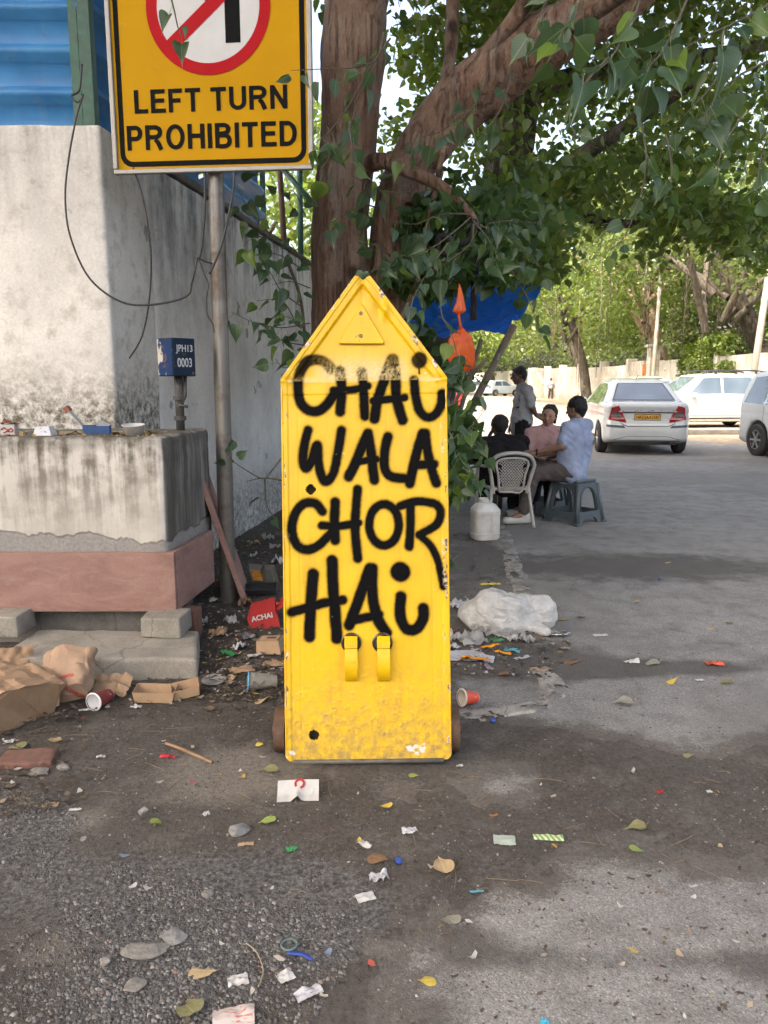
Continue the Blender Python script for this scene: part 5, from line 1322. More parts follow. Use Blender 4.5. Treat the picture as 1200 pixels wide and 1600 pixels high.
sh2 = empty('peepal_shoot', (0.25, 5.3, 0)); tag(sh2, 'leafy peepal shoots poking out beside the edge of the yellow barricade', 'shoot')
stem_ = MB().tube(smooth_path([(0.2, 5.4, 0.0), AT(690, 800, 5.3), AT(700, 700, 5.2), AT(715, 620, 5.1), AT(760, 560, 5.0)], 5), 0.012, 6).build('stem', M_twig, sh2, True); stem_.matrix_parent_inverse = sh2.matrix_basis.inverted()
for i, (pix, Y0, Y1, n_, sz) in enumerate([
    ([(690, 640), (720, 625), (745, 600), (775, 560)], 4.7, 4.6, 7, 0.11), ([(692, 690), (720, 680), (742, 660), (758, 640)], 4.6, 4.5, 7, 0.11), ([(690, 720), (715, 730), (738, 738), (748, 760)], 4.6, 4.4, 8, 0.115),
    ([(690, 760), (712, 745), (722, 770)], 4.5, 4.4, 5, 0.10), ([(690, 600), (715, 590), (730, 560)], 4.8, 4.6, 6, 0.115), ([(695, 660), (708, 690), (712, 720)], 4.4, 4.3, 6, 0.115), ([(705, 650), (745, 690), (760, 710)], 4.7, 4.6, 4, 0.10), ([(690, 850), (710, 858), (716, 868)], 4.5, 4.4, 2, 0.10)]): spray(sh2, pix, Y0, Y1, n_, sz, 340 + i, M_twig, 0.005, 0.6, 0.7, 0.7)
sh3 = empty('bare_twig', (-0.6, 4.95, 0)); tag(sh3, 'forked twig with a few leaves lying across the steel pole low down', 'twig')
for i, (pix, Y0, Y1, n_, sz) in enumerate([([(446, 708), (425, 735), (411, 748), (385, 735), (360, 718)], 4.75, 4.58, 0, 0.1), ([(365, 722), (358, 712)], 4.58, 4.56, 3, 0.11), ([(440, 750), (411, 747), (385, 752)], 4.75, 4.7, 0, 0.1), ([(414, 748), (417, 790), (436, 815)], 4.72, 4.7, 2, 0.09)]): spray(sh3, pix, Y0, Y1, n_, sz, 380 + i, M_twig, 0.007, 0.3)

# ------------------------------------------------------------------ second tree, just behind, with small dark leaves
tb2 = empty('roadside_tree', (0.95, 10.4, 0)); tag(tb2, 'gnarled dark tree whose low leafy crown hangs over the tea stall', 'tree')
tpart(tb2, 'trunk', limb([(0.55, 10.4, 0), A(672, 650, 10.4), A(700, 500, 10.3), A(748, 380, 10.2), A(785, 310, 10.1), A(800, 235, 10.0), A(815, 150, 10.0), A(850, 20, 10.0), A(880, -150, 9.6)], [0.34, 0.27, 0.26, 0.27, 0.31, 0.27, 0.24, 0.2, 0.12], 26, 0.12, 5, 0.10, 21, 8), M_bark_d)
for pth, rad, sd in (([A(765, 345, 10.1), A(810, 318, 9.8), A(850, 295, 9.5), A(900, 250, 9.2), A(990, 190, 8.8), A(1100, 120, 8.4)], [0.16, 0.14, 0.12, 0.10, 0.07, 0.04], 22), ([A(800, 235, 10), A(900, 330, 10.6), A(1000, 350, 11.0), A(1150, 330, 11.4)], [0.10, 0.07, 0.05, 0.03], 23), ([A(815, 150, 10), A(940, 110, 10.5), A(1090, 90, 11), A(1250, 60, 11.5)], [0.16, 0.12, 0.10, 0.06], 24),
                     ([A(850, 20, 10), A(760, -120, 9.5), A(640, -250, 9)], [0.14, 0.1, 0.06], 25), ([A(880, -150, 9.6), (4.0, 9.5, 7.5), (6.5, 10.5, 8.2)], [0.12, 0.09, 0.05], 26)):
    tpart(tb2, 'branch', limb(pth, rad, 12, 0.0, 3, 0.08, sd, 7), M_bark_d)
g = np.random.default_rng(9); cl = []
clumps([(590, 120), (650, 60), (720, -60), (1240, -60), (1240, 330), (1150, 345), (1060, 330), (960, 350), (880, 380), (830, 360), (760, 250), (690, 230), (620, 330), (590, 260)], 8.0, 13.5, 215, 0.30, 0.62, g, cl)
clumps([(980, 300), (1240, 300), (1240, 400), (1160, 410), (1090, 380), (1020, 390), (980, 360)], 8.5, 11, 30, 0.18, 0.36, g, cl)
clumps([(690, 300), (860, 330), (885, 400), (850, 440), (800, 420), (700, 380)], 7.6, 9.5, 22, 0.18, 0.34, g, cl)
clumps([(620, 300), (690, 240), (690, 430), (640, 460)], 8.6, 9.8, 8, 0.2, 0.35, g, cl)
cl = np.array(cl)
P = clump_points(g, cl[:, :3], cl[:, 3:] * np.array([[1.25, 1.25, 0.75]]), 16500, 0.25)
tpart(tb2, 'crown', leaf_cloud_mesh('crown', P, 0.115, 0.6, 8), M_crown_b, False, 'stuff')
P = in_ell(26000, (4.2, 11.0, 8.6), (6.5, 6.0, 1.8), g)
P = P[P[:, 2] > CAM_H + 0.50 * P[:, 1]]
tpart(tb2, 'upper_crown', leaf_cloud_mesh('upper_crown', P, 0.30, 0.4, 18), M_crown_b, False, 'stuff')
vine = MB().tube(smooth_path([AT(742, 345, 5.4), AT(735, 372, 5.35), AT(715, 380, 5.3), AT(688, 368, 5.3), AT(685, 392, 5.3), AT(700, 398, 5.3)], 5), 0.02, 8).build('old_garland', plain('black_garland', (0.01, 0.009, 0.009), 0.9, bump=0.6), smooth=True)
tag(vine, 'blackened looped garland hung on the low branch of the peepal', 'garland')
vine = MB().tube(smooth_path([AT(747, 400, 5.6), AT(741, 440, 5.6), AT(740, 500, 5.6)], 5), 0.022, 8).build('old_garland', _plain['black_garland'], smooth=True)
tag(vine, 'blackened straight garland dangling before the blue tarpaulin', 'garland')

# ------------------------------------------------------------------ trees across and along the road
def far_tree(name, label, x, y, h, r, n, lsize, mat, bark, seed, lean=(0, 0), low=0.35, trunk_r=0.3, roots=0, squash=0.8, group='trees along the road'):
    g = np.random.default_rng(seed); rr = random.Random(seed)
    t = empty(name, (x, y, 0)); tag(t, label, 'tree', group)
    top = Vector((x + lean[0], y + lean[1], h * 0.62))
    tpart(t, 'trunk', limb([(x, y, -0.1), (x + lean[0] * 0.15, y + lean[1] * 0.2, h * 0.18), (x + lean[0] * 0.6, y + lean[1] * 0.6, h * 0.42), tuple(top)], [trunk_r * 1.25, trunk_r, trunk_r * 0.8, trunk_r * 0.5], 16, 0.08, 5, 0.08, seed, 6), bark)
    C = []
    for k in range(7):
        a = k * 0.9 + rr.uniform(0, 0.6); e = Vector((x + lean[0] * 0.7 + math.cos(a) * r * 0.7, y + lean[1] * 0.7 + math.sin(a) * r * 0.7, h * rr.uniform(0.5, 0.9)))
        s_ = Vector((x, y, 0)).lerp(top, rr.uniform(0.55, 0.95)); s_.z = h * rr.uniform(0.28, 0.5)
        tpart(t, 'branch', limb([s_, s_.lerp(e, 0.5) + Vector((0, 0, 0.06 * h)), e], [trunk_r * 0.42, trunk_r * 0.28, trunk_r * 0.1], 8, 0, 3, 0.06, seed + k, 5), bark)
    for k in range(46):
        v = g.normal(size=3); v /= np.linalg.norm(v); q = v * g.uniform(0.45, 1.0) ** 0.5
        c = np.array([x + lean[0] * 0.7, y + lean[1] * 0.7, h * (0.5 + low / 2) + 0.0]) + q * np.array([r, r, h * (0.5 - low / 2) * 1.0])
        C.append((*c, r * g.uniform(0.16, 0.34)))
    C = np.array(C)
    P = clump_points(g, C[:, :3], C[:, 3:] * np.array([[1.2, 1.2, squash]]), n, 0.3)
    P = P[P[:, 2] > h * low * 0.55]
    tpart(t, 'crown', leaf_cloud_mesh('crown', P, lsize, 0.5, seed), mat, False, 'stuff')
    for k in range(roots):
        a = rr.uniform(0, 6.28); q = Vector((x + lean[0] + math.cos(a) * r * rr.uniform(0.2, 0.8), y + lean[1] + math.sin(a) * r * rr.uniform(0.2, 0.8), h * 0.5))
        zl = rr.uniform(1.0, 3.6)
        tpart(t, 'aerial_root', MB().tube([q, q + Vector((rr.uniform(-.1, .1), 0, -1.5)), Vector((q.x + rr.uniform(-.25, .25), q.y, zl))], [0.03, 0.025, 0.012], 5).mesh('root'), bark)
    return t
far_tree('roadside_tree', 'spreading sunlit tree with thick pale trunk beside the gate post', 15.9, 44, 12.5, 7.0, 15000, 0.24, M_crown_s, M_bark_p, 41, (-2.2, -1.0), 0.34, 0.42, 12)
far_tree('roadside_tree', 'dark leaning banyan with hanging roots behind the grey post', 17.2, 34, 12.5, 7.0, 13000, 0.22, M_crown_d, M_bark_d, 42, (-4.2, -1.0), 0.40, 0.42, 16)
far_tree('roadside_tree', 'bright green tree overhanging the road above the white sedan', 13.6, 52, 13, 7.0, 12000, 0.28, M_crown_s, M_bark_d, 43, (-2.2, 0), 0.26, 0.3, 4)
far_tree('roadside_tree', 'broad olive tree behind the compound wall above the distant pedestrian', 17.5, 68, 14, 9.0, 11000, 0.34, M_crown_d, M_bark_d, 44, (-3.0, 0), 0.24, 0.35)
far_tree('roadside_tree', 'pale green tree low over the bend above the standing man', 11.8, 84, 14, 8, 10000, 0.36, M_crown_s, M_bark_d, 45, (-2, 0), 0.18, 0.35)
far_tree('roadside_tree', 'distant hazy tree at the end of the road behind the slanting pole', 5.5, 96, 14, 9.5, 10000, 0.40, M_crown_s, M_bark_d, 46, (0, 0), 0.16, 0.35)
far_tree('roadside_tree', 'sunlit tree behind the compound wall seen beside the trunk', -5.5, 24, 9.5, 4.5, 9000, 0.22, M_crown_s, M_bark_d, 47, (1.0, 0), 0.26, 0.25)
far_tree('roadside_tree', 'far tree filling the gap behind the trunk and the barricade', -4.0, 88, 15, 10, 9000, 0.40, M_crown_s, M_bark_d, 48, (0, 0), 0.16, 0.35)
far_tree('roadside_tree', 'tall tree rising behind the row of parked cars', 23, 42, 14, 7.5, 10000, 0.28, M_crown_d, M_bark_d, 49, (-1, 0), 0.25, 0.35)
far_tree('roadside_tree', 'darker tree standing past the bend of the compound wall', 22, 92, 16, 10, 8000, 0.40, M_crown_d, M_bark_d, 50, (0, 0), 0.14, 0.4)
for i_, (x_, y_, h_, r_, lab_) in enumerate(((18.0, 27.5, 6.5, 3.6, 'bushy tree behind the wall beyond the leaning grey post'), (17.5, 38.5, 7.0, 3.6, 'leafy low tree filling in behind the creeper'), (19.5, 50, 8, 4.5, 'dense shrubby tree behind the gate post'), (24, 34, 9, 5, 'dark leafy tree far behind the parked cars'))):
    far_tree('roadside_tree', lab_, x_, y_, h_, r_, 6500, 0.22, M_crown_d if i_ % 2 else M_crown_s, M_bark_d, 70 + i_, (0, 0), 0.02, 0.18)
# creeper on the far wall
g = np.random.default_rng(77); cr = empty('wall_creeper', (14.4, 35.5, 0)); tag(cr, 'bright yellow green creeper spilling over the far compound wall', 'creeper')
C = np.array([(14.42 + g.uniform(-0.15, 0.1), g.uniform(32.2, 38.2), g.uniform(1.3, 3.3), g.uniform(0.25, 0.55)) for _ in range(40)])
tpart(cr, 'foliage', leaf_cloud_mesh('foliage', clump_points(g, C[:, :3], C[:, 3:] * np.array([[0.7, 1.2, 0.9]]), 5000, 0.2), 0.15, 0.7, 78), M_crown_s, False, 'stuff')
tpart(cr, 'stem', MB().tube([(14.4, 35, 0), (14.42, 35.2, 1.4), (14.4, 35.6, 2.6)], 0.04, 6).mesh('stem'), M_bark_d)
# ------------------------------------------------------------------ vehicles
M_carw = plain('car_white', (0.50, 0.52, 0.525), 0.22, var=0.05, scale=3, spec=0.5, coat=0.6)
M_carcream = plain('car_cream', (0.66, 0.63, 0.54), 0.25, var=0.05, scale=3, coat=0.5)
M_carred = plain('car_red', (0.42, 0.03, 0.03), 0.25, var=0.05, scale=3, coat=0.5)
M_carblue = plain('car_silver_blue', (0.36, 0.44, 0.50), 0.25, var=0.05, scale=3, coat=0.5)
def mk_glass():
    n = NT('car_glass'); a = n.noise(1.2, 1, n.coord())
    c = n.mix(n.ramp(a, [(0.35, 0), (0.65, 1)]), (0.05, 0.075, 0.10), (0.09, 0.125, 0.16))
    return n.out(c, 0.05, spec=0.9, coat=1.0)
M_glass = mk_glass()
M_rubber = plain('tyre_rubber', (0.022, 0.022, 0.023), 0.85, bump=0.2)
M_trim = plain('black_trim', (0.02, 0.021, 0.023), 0.5)
M_greytrim = plain('blue_grey_trim', (0.055, 0.085, 0.10), 0.45)
M_chrome = plain('chrome_strip', (0.62, 0.63, 0.65), 0.3, 0.4, var=0.1)
M_rim = plain('wheel_silver', (0.42, 0.43, 0.44), 0.3, 0.7)
M_tail = plain('tail_lamp_red', (0.30, 0.012, 0.018), 0.15, var=0.35, scale=30, coat=0.8)
M_taildk = plain('tail_lamp_smoke', (0.10, 0.085, 0.085), 0.2, var=0.4, scale=30, coat=0.6)
M_headl = plain('head_lamp', (0.45, 0.47, 0.5), 0.1, 0.2, coat=1.0)
M_plate = plain('number_plate_yellow', (0.72, 0.34, 0.01), 0.45, var=0.1)
M_platetxt = plain('plate_black', (0.015, 0.012, 0.01), 0.6)
def smax(a, b, k):
    h = np.clip(0.5 - 0.5 * (b - a) / k, 0, 1); return b * (1 - h) + a * h + k * h * (1 - h)
SEDAN = dict(L=3.98, W=1.735, side=[(0.03, .30), (0.0, .46), (0.02, .62), (0.10, .70), (0.10, .80), (0.05, .97), (0.13, 1.035), (0.52, 1.06), (0.98, 1.40), (1.30, 1.49), (1.9, 1.515), (2.25, 1.47), (2.95, 1.06), (3.2, .99), (3.75, .84), (3.92, .70), (3.98, .5), (3.95, .25), (3.7, .2), (.35, .22)],
             front=[(.80, .16), (.862, .35), (.868, .75), (.85, .95), (.765, 1.04), (.565, 1.42), (.43, 1.535)], wr=0.30, wx=(0.72, 3.15))
MPV = dict(L=4.40, W=1.735, side=[(0.06, .28), (0.0, .45), (0.03, .70), (0.05, 1.0), (0.22, 1.45), (0.34, 1.62), (0.8, 1.68), (2.2, 1.69), (2.7, 1.62), (3.45, 1.10), (3.7, 1.03), (4.22, .90), (4.36, .72), (4.40, .5), (4.36, .25), (4.1, .2), (.35, .22)],
           front=[(.80, .16), (.862, .35), (.868, .80), (.85, 1.02), (.80, 1.08), (.66, 1.58), (.55, 1.71)], wr=0.315, wx=(0.85, 3.55))
HATCH = dict(L=3.85, W=1.70, side=[(0.05, .28), (0.0, .45), (0.04, .75), (0.08, .98), (0.42, 1.42), (0.7, 1.50), (1.6, 1.53), (2.1, 1.47), (2.85, 1.04), (3.1, .97), (3.6, .83), (3.78, .70), (3.85, .5), (3.8, .25), (3.6, .2), (.3, .22)],
             front=[(.78, .16), (.845, .35), (.85, .75), (.83, .96), (.78, 1.02), (.62, 1.42), (.50, 1.54)], wr=0.29, wx=(0.66, 3.05))
_bodies = {}
def car_body(key, spec, res):
    if (key, res) in _bodies: return _bodies[(key, res)]
    L, W = spec['L'], spec['W']
    x = np.arange(-0.1, L + 0.12, res); y = np.arange(-W / 2 - 0.1, W / 2 + 0.12, res); z = np.arange(0.1, 1.85, res)
    XZ = np.meshgrid(x, z, indexing='ij'); ds = poly_sd(XZ[0], XZ[1], spec['side'])
    h = W / 2
    pl_ = [(0, .62 * h), (.05, .82 * h), (.22, .955 * h), (.8, h), (L - .8, h), (L - .3, .93 * h), (L - .08, .74 * h), (L, .4 * h)]
    XY = np.meshgrid(x, y, indexing='ij'); dp = poly_sd(XY[0], XY[1], pl_ + [(a, -b) for a, b in pl_[::-1]])
    fr = spec['front']; YZ = np.meshgrid(y, z, indexing='ij'); df = poly_sd(YZ[0], YZ[1], fr + [(-a, b) for a, b in fr[::-1]])
    D = smax(smax(np.repeat(ds[:, None, :], len(y), 1), np.repeat(dp[:, :, None], len(z), 2), 0.10), np.repeat(df[None], len(x), 0), 0.09)
    YY = np.abs(y)[None, :, None]
    # shoulder line
    D = D + 0.008 * np.exp(-((z[None, None, :] - 0.82) / 0.025) ** 2)
    for wx_ in spec['wx']:
        dc = np.hypot(XZ[0] - wx_, XZ[1] - spec['wr']) - (spec['wr'] + 0.055)
        cyl = np.maximum(np.repeat(dc[:, None, :], len(y), 1), (h - 0.28) - YY)
        D = np.maximum(D, -cyl)
    S = SDF((x[0], y[0], z[0]), (x[0] + res, y[0] + res, z[0] + res), res); S.D = D.astype(np.float32); S.n = np.array(D.shape)
    me = S.mesh('body'); me.polygons.foreach_set('use_smooth', np.ones(len(me.polygons), bool))
    bvh = BVHTree.FromPolygons([v.co for v in me.vertices], [list(p_.vertices) for p_ in me.polygons])
    _bodies[(key, res)] = (me, bvh); return me, bvh
def patch(bvh, corners, d, off=0.004, n=8, m=6):
    # bilinear patch of four corners thrown along d on the body
    a, b, c, e = [Vector(q) for q in corners]; d = Vector(d).normalized(); V = []
    for i in range(n + 1):
        for j in range(m + 1):
            s, t = i / n, j / m
            q = a * (1 - s) * (1 - t) + b * s * (1 - t) + c * s * t + e * (1 - s) * t
            h, nr, _, _ = bvh.ray_cast(q - d * 2.0, d)
            V.append((h - d * off) if h is not None else q)
    return fast_mesh('patch', np.array(V), gridfaces(n + 1, m + 1))
def wheel(parent, x, y, r, w=0.19):
    M_ = Matrix.Translation((x, y, r)) @ Matrix.Rotation(R(90), 4, 'X'); sg = -1 if y > 0 else 1
    t = MB().lathe([(r * 0.62, -w / 2), (r * 0.9, -w / 2), (r, -w / 2 + 0.03), (r, w / 2 - 0.03), (r * 0.9, w / 2), (r * 0.62, w / 2), (r * 0.62, -w / 2)], 28, M_).build('wheel', M_rubber, parent, True, 40)
    rim = MB(); rim.lathe([(r * 0.64, sg * w * 0.42), (r * 0.58, sg * w * 0.45), (r * 0.56, sg * w * 0.3), (0, sg * w * 0.3)], 24, M_)
    rim.build('rim_dish', M_trim, t, True)
    for k in range(6):
        MB().box((r * 0.33, 0, 0), (r * 0.5, r * 0.12, 0.02), M=M_ @ Matrix.Translation((0, 0, sg * w * 0.40)) @ Matrix.Rotation(k * math.pi / 3, 4, 'Z')).build('spoke', M_rim, t)
    MB().lathe([(r * 0.62, sg * w * 0.44), (r * 0.54, sg * w * 0.44)], 24, M_).build('rim', M_rim, t)
    MB().lathe([(0, sg * w * 0.46), (r * 0.16, sg * w * 0.46), (r * 0.16, sg * w * 0.36)], 14, M_).build('hub_cap', M_rim, t)
def car(label, key, spec, loc, heading, paint, res=0.03, detail=True, rails=False, plate=None, name='parked_car', stripe=None):
    # heading: angle of the nose, degrees from +X; loc: middle of the rear at the ground
    c = empty(name, loc, (0, 0, R(heading))); tag(c, label, 'car', 'cars parked along the road')
    me, bvh = car_body(key, spec, res); L, W = spec['L'], spec['W']; h = W / 2
    b = link('body', me.copy(), paint, c); 
    P = lambda nm, cr, d, mat, off=0.004, n=8, m=6, par=c: link(nm, patch(bvh, cr, d, off, n, m), mat, par, True)
    MB().box((L / 2, 0, 0.27), (L - 0.55, W - 0.5, 0.16)).build('underbody', M_trim, c)
    for wx_ in spec['wx']:
        for sy in (-1, 1): wheel(c, wx_, sy * (h - 0.10), spec['wr'])
    for sy in (-1, 1):
        d = (0, -sy, 0); Y = sy * 1.2
        if key == 'sedan':
            sides = [[(0.98, .98), (1.55, .98), (1.55, 1.40), (1.28, 1.38)], [(1.62, .98), (2.62, .98), (2.20, 1.39), (1.62, 1.40)], [(0.62, 1.04), (0.92, 1.02), (1.20, 1.36), (1.02, 1.30)]]
        elif key == 'mpv':
            sides = [[(0.30, 1.02), (1.0, 1.0), (1.0, 1.55), (0.46, 1.52)], [(1.07, 1.0), (2.0, .99), (2.0, 1.56), (1.07, 1.56)], [(2.08, .99), (3.15, 1.0), (2.62, 1.53), (2.08, 1.56)]]
        else:
            sides = [[(0.55, .98), (1.45, .97), (1.45, 1.40), (0.80, 1.38)], [(1.52, .97), (2.50, .97), (2.05, 1.39), (1.52, 1.41)]]
        for q in sides: P('side_window', [(a, Y, z_) for a, z_ in q], d, M_glass)
        if detail:
            dx = [1.58, 0.9, 2.66] if key == 'sedan' else [1.03, 2.04, 3.2] if key == 'mpv' else [1.48, 2.6]
            for a in dx: P('door_gap', [(a - .006, Y, .38), (a + .006, Y, .38), (a + .006, Y, .96), (a - .006, Y, .96)], d, M_trim, 0.003, 2, 12)
            for a in dx[:2]: P('door_handle', [(a + .08, Y, .84), (a + .28, Y, .84), (a + .28, Y, .885), (a + .08, Y, .885)], d, paint, 0.03, 3, 2)
            MB().box((spec['wx'][1] - 0.55, sy * (h + 0.06), 1.02), (0.12, 0.2, 0.13), bevel=0.035, seg=2).build('wing_mirror', paint, c, True)
            P('sill_strip', [(1.1, Y, .30), (L - 1.25, Y, .30), (L - 1.25, Y, .345), (1.1, Y, .345)], d, M_trim, 0.004, 10, 2)
            if stripe: P('side_stripe', [(1.1, Y, .385), (L - 1.2, Y, .385), (L - 1.2, Y, .435), (1.1, Y, .435)], d, stripe, 0.005, 12, 2)
    if key == 'sedan':
        rw = [(0.52, .585, 1.09), (0.52, -.585, 1.09), (0.97, -.43, 1.385), (0.97, .43, 1.385)]; dn = (0.7, 0, -0.7)
        P('window_seal', [(x_ - 0.02 if i < 2 else x_ + 0.02, y_ * 1.05, z_ + (-.02 if i < 2 else .015)) for i, (x_, y_, z_) in enumerate(rw)], dn, M_trim, 0.003, 14, 10)
        P('rear_window', rw, dn, M_glass, 0.007, 14, 10)
        for sy in (-1, 1):
            lm = P('tail_lamp', [(-.3, sy * .86, .70), (-.3, sy * .50, .64), (-.3, sy * .66, .97), (-.3, sy * .80, .93)], (1, -sy * 0.28, 0), M_tail, 0.008, 8, 8)
            P('lamp_lens', [(-.3, sy * .80, .755), (-.3, sy * .60, .74), (-.3, sy * .66, .85), (-.3, sy * .78, .85)], (1, -sy * 0.28, 0), M_taildk, 0.014, 6, 6, lm)
            P('bumper_insert', [(-.3, sy * .88, .555), (-.3, sy * .50, .535), (-.3, sy * .54, .585), (-.3, sy * .88, .60)], (1, -sy * 0.25, 0), M_greytrim, 0.006, 8, 3)
            P('boot_gap', [(-.3, sy * .50, .625), (-.3, sy * .38, .575), (-.3, sy * .385, .563), (-.3, sy * .515, .615)], (1, 0, 0), M_trim, 0.004, 5, 2)
            P('boot_gap', [(-.3, sy * .635, .99), (-.3, sy * .50, .63), (-.3, sy * .512, .63), (-.3, sy * .65, .99)], (1, 0, 0), M_trim, 0.004, 8, 2)
        P('boot_gap', [(-.3, -.38, .563), (-.3, .38, .563), (-.3, .38, .575), (-.3, -.38, .575)], (1, 0, 0), M_trim, 0.004, 10, 2)
        P('chrome_strip', [(-.3, -.56, .845), (-.3, .56, .845), (-.3, .52, .885), (-.3, -.52, .885)], (1, 0, 0), M_chrome, 0.014, 12, 3)
        P('recess_shadow_line', [(-.3, -.55, .825), (-.3, .55, .825), (-.3, .56, .845), (-.3, -.56, .845)], (1, 0, 0), M_trim, 0.008, 12, 2)
        P('bumper_crease', [(-.3, -.62, .30), (-.3, -.38, .37), (-.3, -.38, .378), (-.3, -.63, .31)], (1, 0, 0), M_greytrim, 0.004, 6, 2)
        P('bumper_crease', [(-.3, -.38, .37), (-.3, .38, .37), (-.3, .38, .378), (-.3, -.38, .378)], (1, 0, 0), M_greytrim, 0.004, 8, 2)
        P('bumper_crease', [(-.3, .62, .30), (-.3, .38, .37), (-.3, .38, .378), (-.3, .63, .31)], (1, 0, 0), M_greytrim, 0.004, 6, 2)
        MB().tube([(0.25, -0.45, 0.25), (0.06, -0.45, 0.24)], 0.025, 10).build('exhaust', M_trim, c, True)
        MB().tube([(1.35, 0, 1.48), (1.22, 0, 1.56)], [0.012, 0.006], 6).build('antenna', M_trim, c)
    elif key == 'mpv':
        P('rear_window', [(-.3, .58, 1.10), (-.3, -.58, 1.10), (-.3, -.50, 1.52), (-.3, .50, 1.52)], (1, 0, -.2), M_glass, 0.007, 10, 8)
        for sy in (-1, 1): P('tail_lamp', [(-.3, sy * .9, .82), (-.3, sy * .60, .86), (-.3, sy * .60, 1.02), (-.3, sy * .9, 1.06)], (1, -sy * 0.35, 0), M_tail, 0.008, 8, 6)
    else:
        P('rear_window', [(-.3, .55, 1.05), (-.3, -.55, 1.05), (-.3, -.46, 1.38), (-.3, .46, 1.38)], (0.8, 0, -.5), M_glass, 0.007, 10, 8)
        for sy in (-1, 1): P('tail_lamp', [(-.3, sy * .86, .75), (-.3, sy * .66, .78), (-.3, sy * .66, 1.0), (-.3, sy * .84, 1.0)], (1, -sy * 0.3, 0), M_tail, 0.008, 6, 6)
    sx = spec['side']; topz = max(q[1] for q in sx)
    ws = {'sedan': ((2.92, 1.09), (2.30, 1.44)), 'mpv': ((3.40, 1.14), (2.76, 1.58)), 'hatch': ((2.80, 1.08), (2.15, 1.44))}[key]
    P('windscreen', [(ws[0][0], -.66, ws[0][1]), (ws[0][0], .66, ws[0][1]), (ws[1][0], .52, ws[1][1]), (ws[1][0], -.52, ws[1][1])], (-0.6, 0, -0.8), M_glass, 0.006, 12, 8)
    for sy in (-1, 1): P('head_lamp', [(L + .3, sy * .80, .66), (L + .3, sy * .50, .62), (L + .3, sy * .52, .76), (L + .3, sy * .78, .82)], (-1, -sy * 0.3, 0), M_headl, 0.008, 6, 5)
    P('grille', [(L + .3, -.42, .52), (L + .3, .42, .52), (L + .3, .46, .66), (L + .3, -.46, .66)], (-1, 0, 0), M_trim, 0.006, 8, 4)
    if rails:
        for sy in (-1, 1):
            MB().tube(smooth_path([(0.55, sy * .60, 1.64), (0.7, sy * .61, 1.735), (1.6, sy * .61, 1.755), (2.4, sy * .60, 1.74), (2.6, sy * .59, 1.66)], 5), 0.022, 8).build('roof_rail', M_trim, c, True)
            for a in (0.9, 1.55, 2.2): MB().box((a, sy * .61, 1.70), (0.06, 0.04, 0.09), bevel=0.008).build('rail_foot', M_trim, c)
        for a in (0.95, 1.5, 2.1): MB().box((a, 0, 1.77), (0.05, 1.24, 0.025), bevel=0.006).build('cross_bar', M_trim, c)
    if plate:
        xh = bvh.ray_cast(Vector((-1, 0, .745)), Vector((1, 0, 0)))[0].x
        MB().box((xh - 0.012, 0, .745), (0.014, 0.50, 0.125), bevel=0.004).build('plate_holder', M_trim, c)
        pl_ = MB().box((xh - 0.021, 0, .745), (0.006, 0.475, 0.10)).build('number_plate', M_plate, c)
        me2 = text_mesh('plate_number', plate, 0.09, 0.0016, extrude=0.0006)
        co = np.array([v.co for v in me2.vertices]); lo, hi = co.min(0), co.max(0)
        me2.transform(Matrix.Translation((xh - 0.0255, 0, .745)) @ Matrix.Rotation(R(-90), 4, 'Z') @ UP2FRONT @ Matrix.Diagonal((0.43 / (hi[0] - lo[0]), 0.068 / (hi[1] - lo[1]), 1, 1)) @ Matrix.Translation((-(lo[0] + hi[0]) / 2, -(lo[1] + hi[1]) / 2, 0)))
        link('plate_number', me2, M_platetxt, pl_)
    return c
q = G(1010, 712)
car('white taxi saloon parked tail-on with a yellow number plate', 'sedan', SEDAN, (q.x, q.y, 0), 83.5, M_carw, 0.025, plate='HR55AA3581')
q = G(1092, 668); car('white people carrier with black roof rails parked side-on behind the saloon', 'mpv', MPV, (q.x + 2.35, q.y + 0.4, 0), 186, M_carw, 0.03, rails=True, stripe=plain('gold_stripe', (0.5, 0.36, 0.16), 0.5))
q = G(1184, 712); ha = R(-84); car('white people carrier cut by the frame edge, its rear wheel showing', 'mpv', MPV, (q.x - (.85 * math.cos(ha) + .77 * math.sin(ha)), q.y - (.85 * math.sin(ha) - .77 * math.cos(ha)), 0), -84, M_carw, 0.03, stripe=plain('copper_stripe', (0.35, 0.17, 0.08), 0.5))
car('cream white hatchback facing the road, half hidden behind the saloon roof', 'hatch', HATCH, (11.3, 33.0, 0), 256, M_carcream, 0.035)
car('second cream car farther back, only its roof showing', 'mpv', MPV, (12.7, 38.8, 0), 262, M_carcream, 0.04, detail=False)
car('small red car far down the road behind the leaves', 'hatch', HATCH, (3.1, 37.5, 0), 100, M_carred, 0.045, detail=False)
car('pale blue car parked far away at the road bend', 'hatch', HATCH, (9.6, 74, 0), 30, M_carblue, 0.05, detail=False)
car('distant white car left of the pale blue one at the bend', 'hatch', HATCH, (7.0, 76, 0), 20, M_carw, 0.05, detail=False)

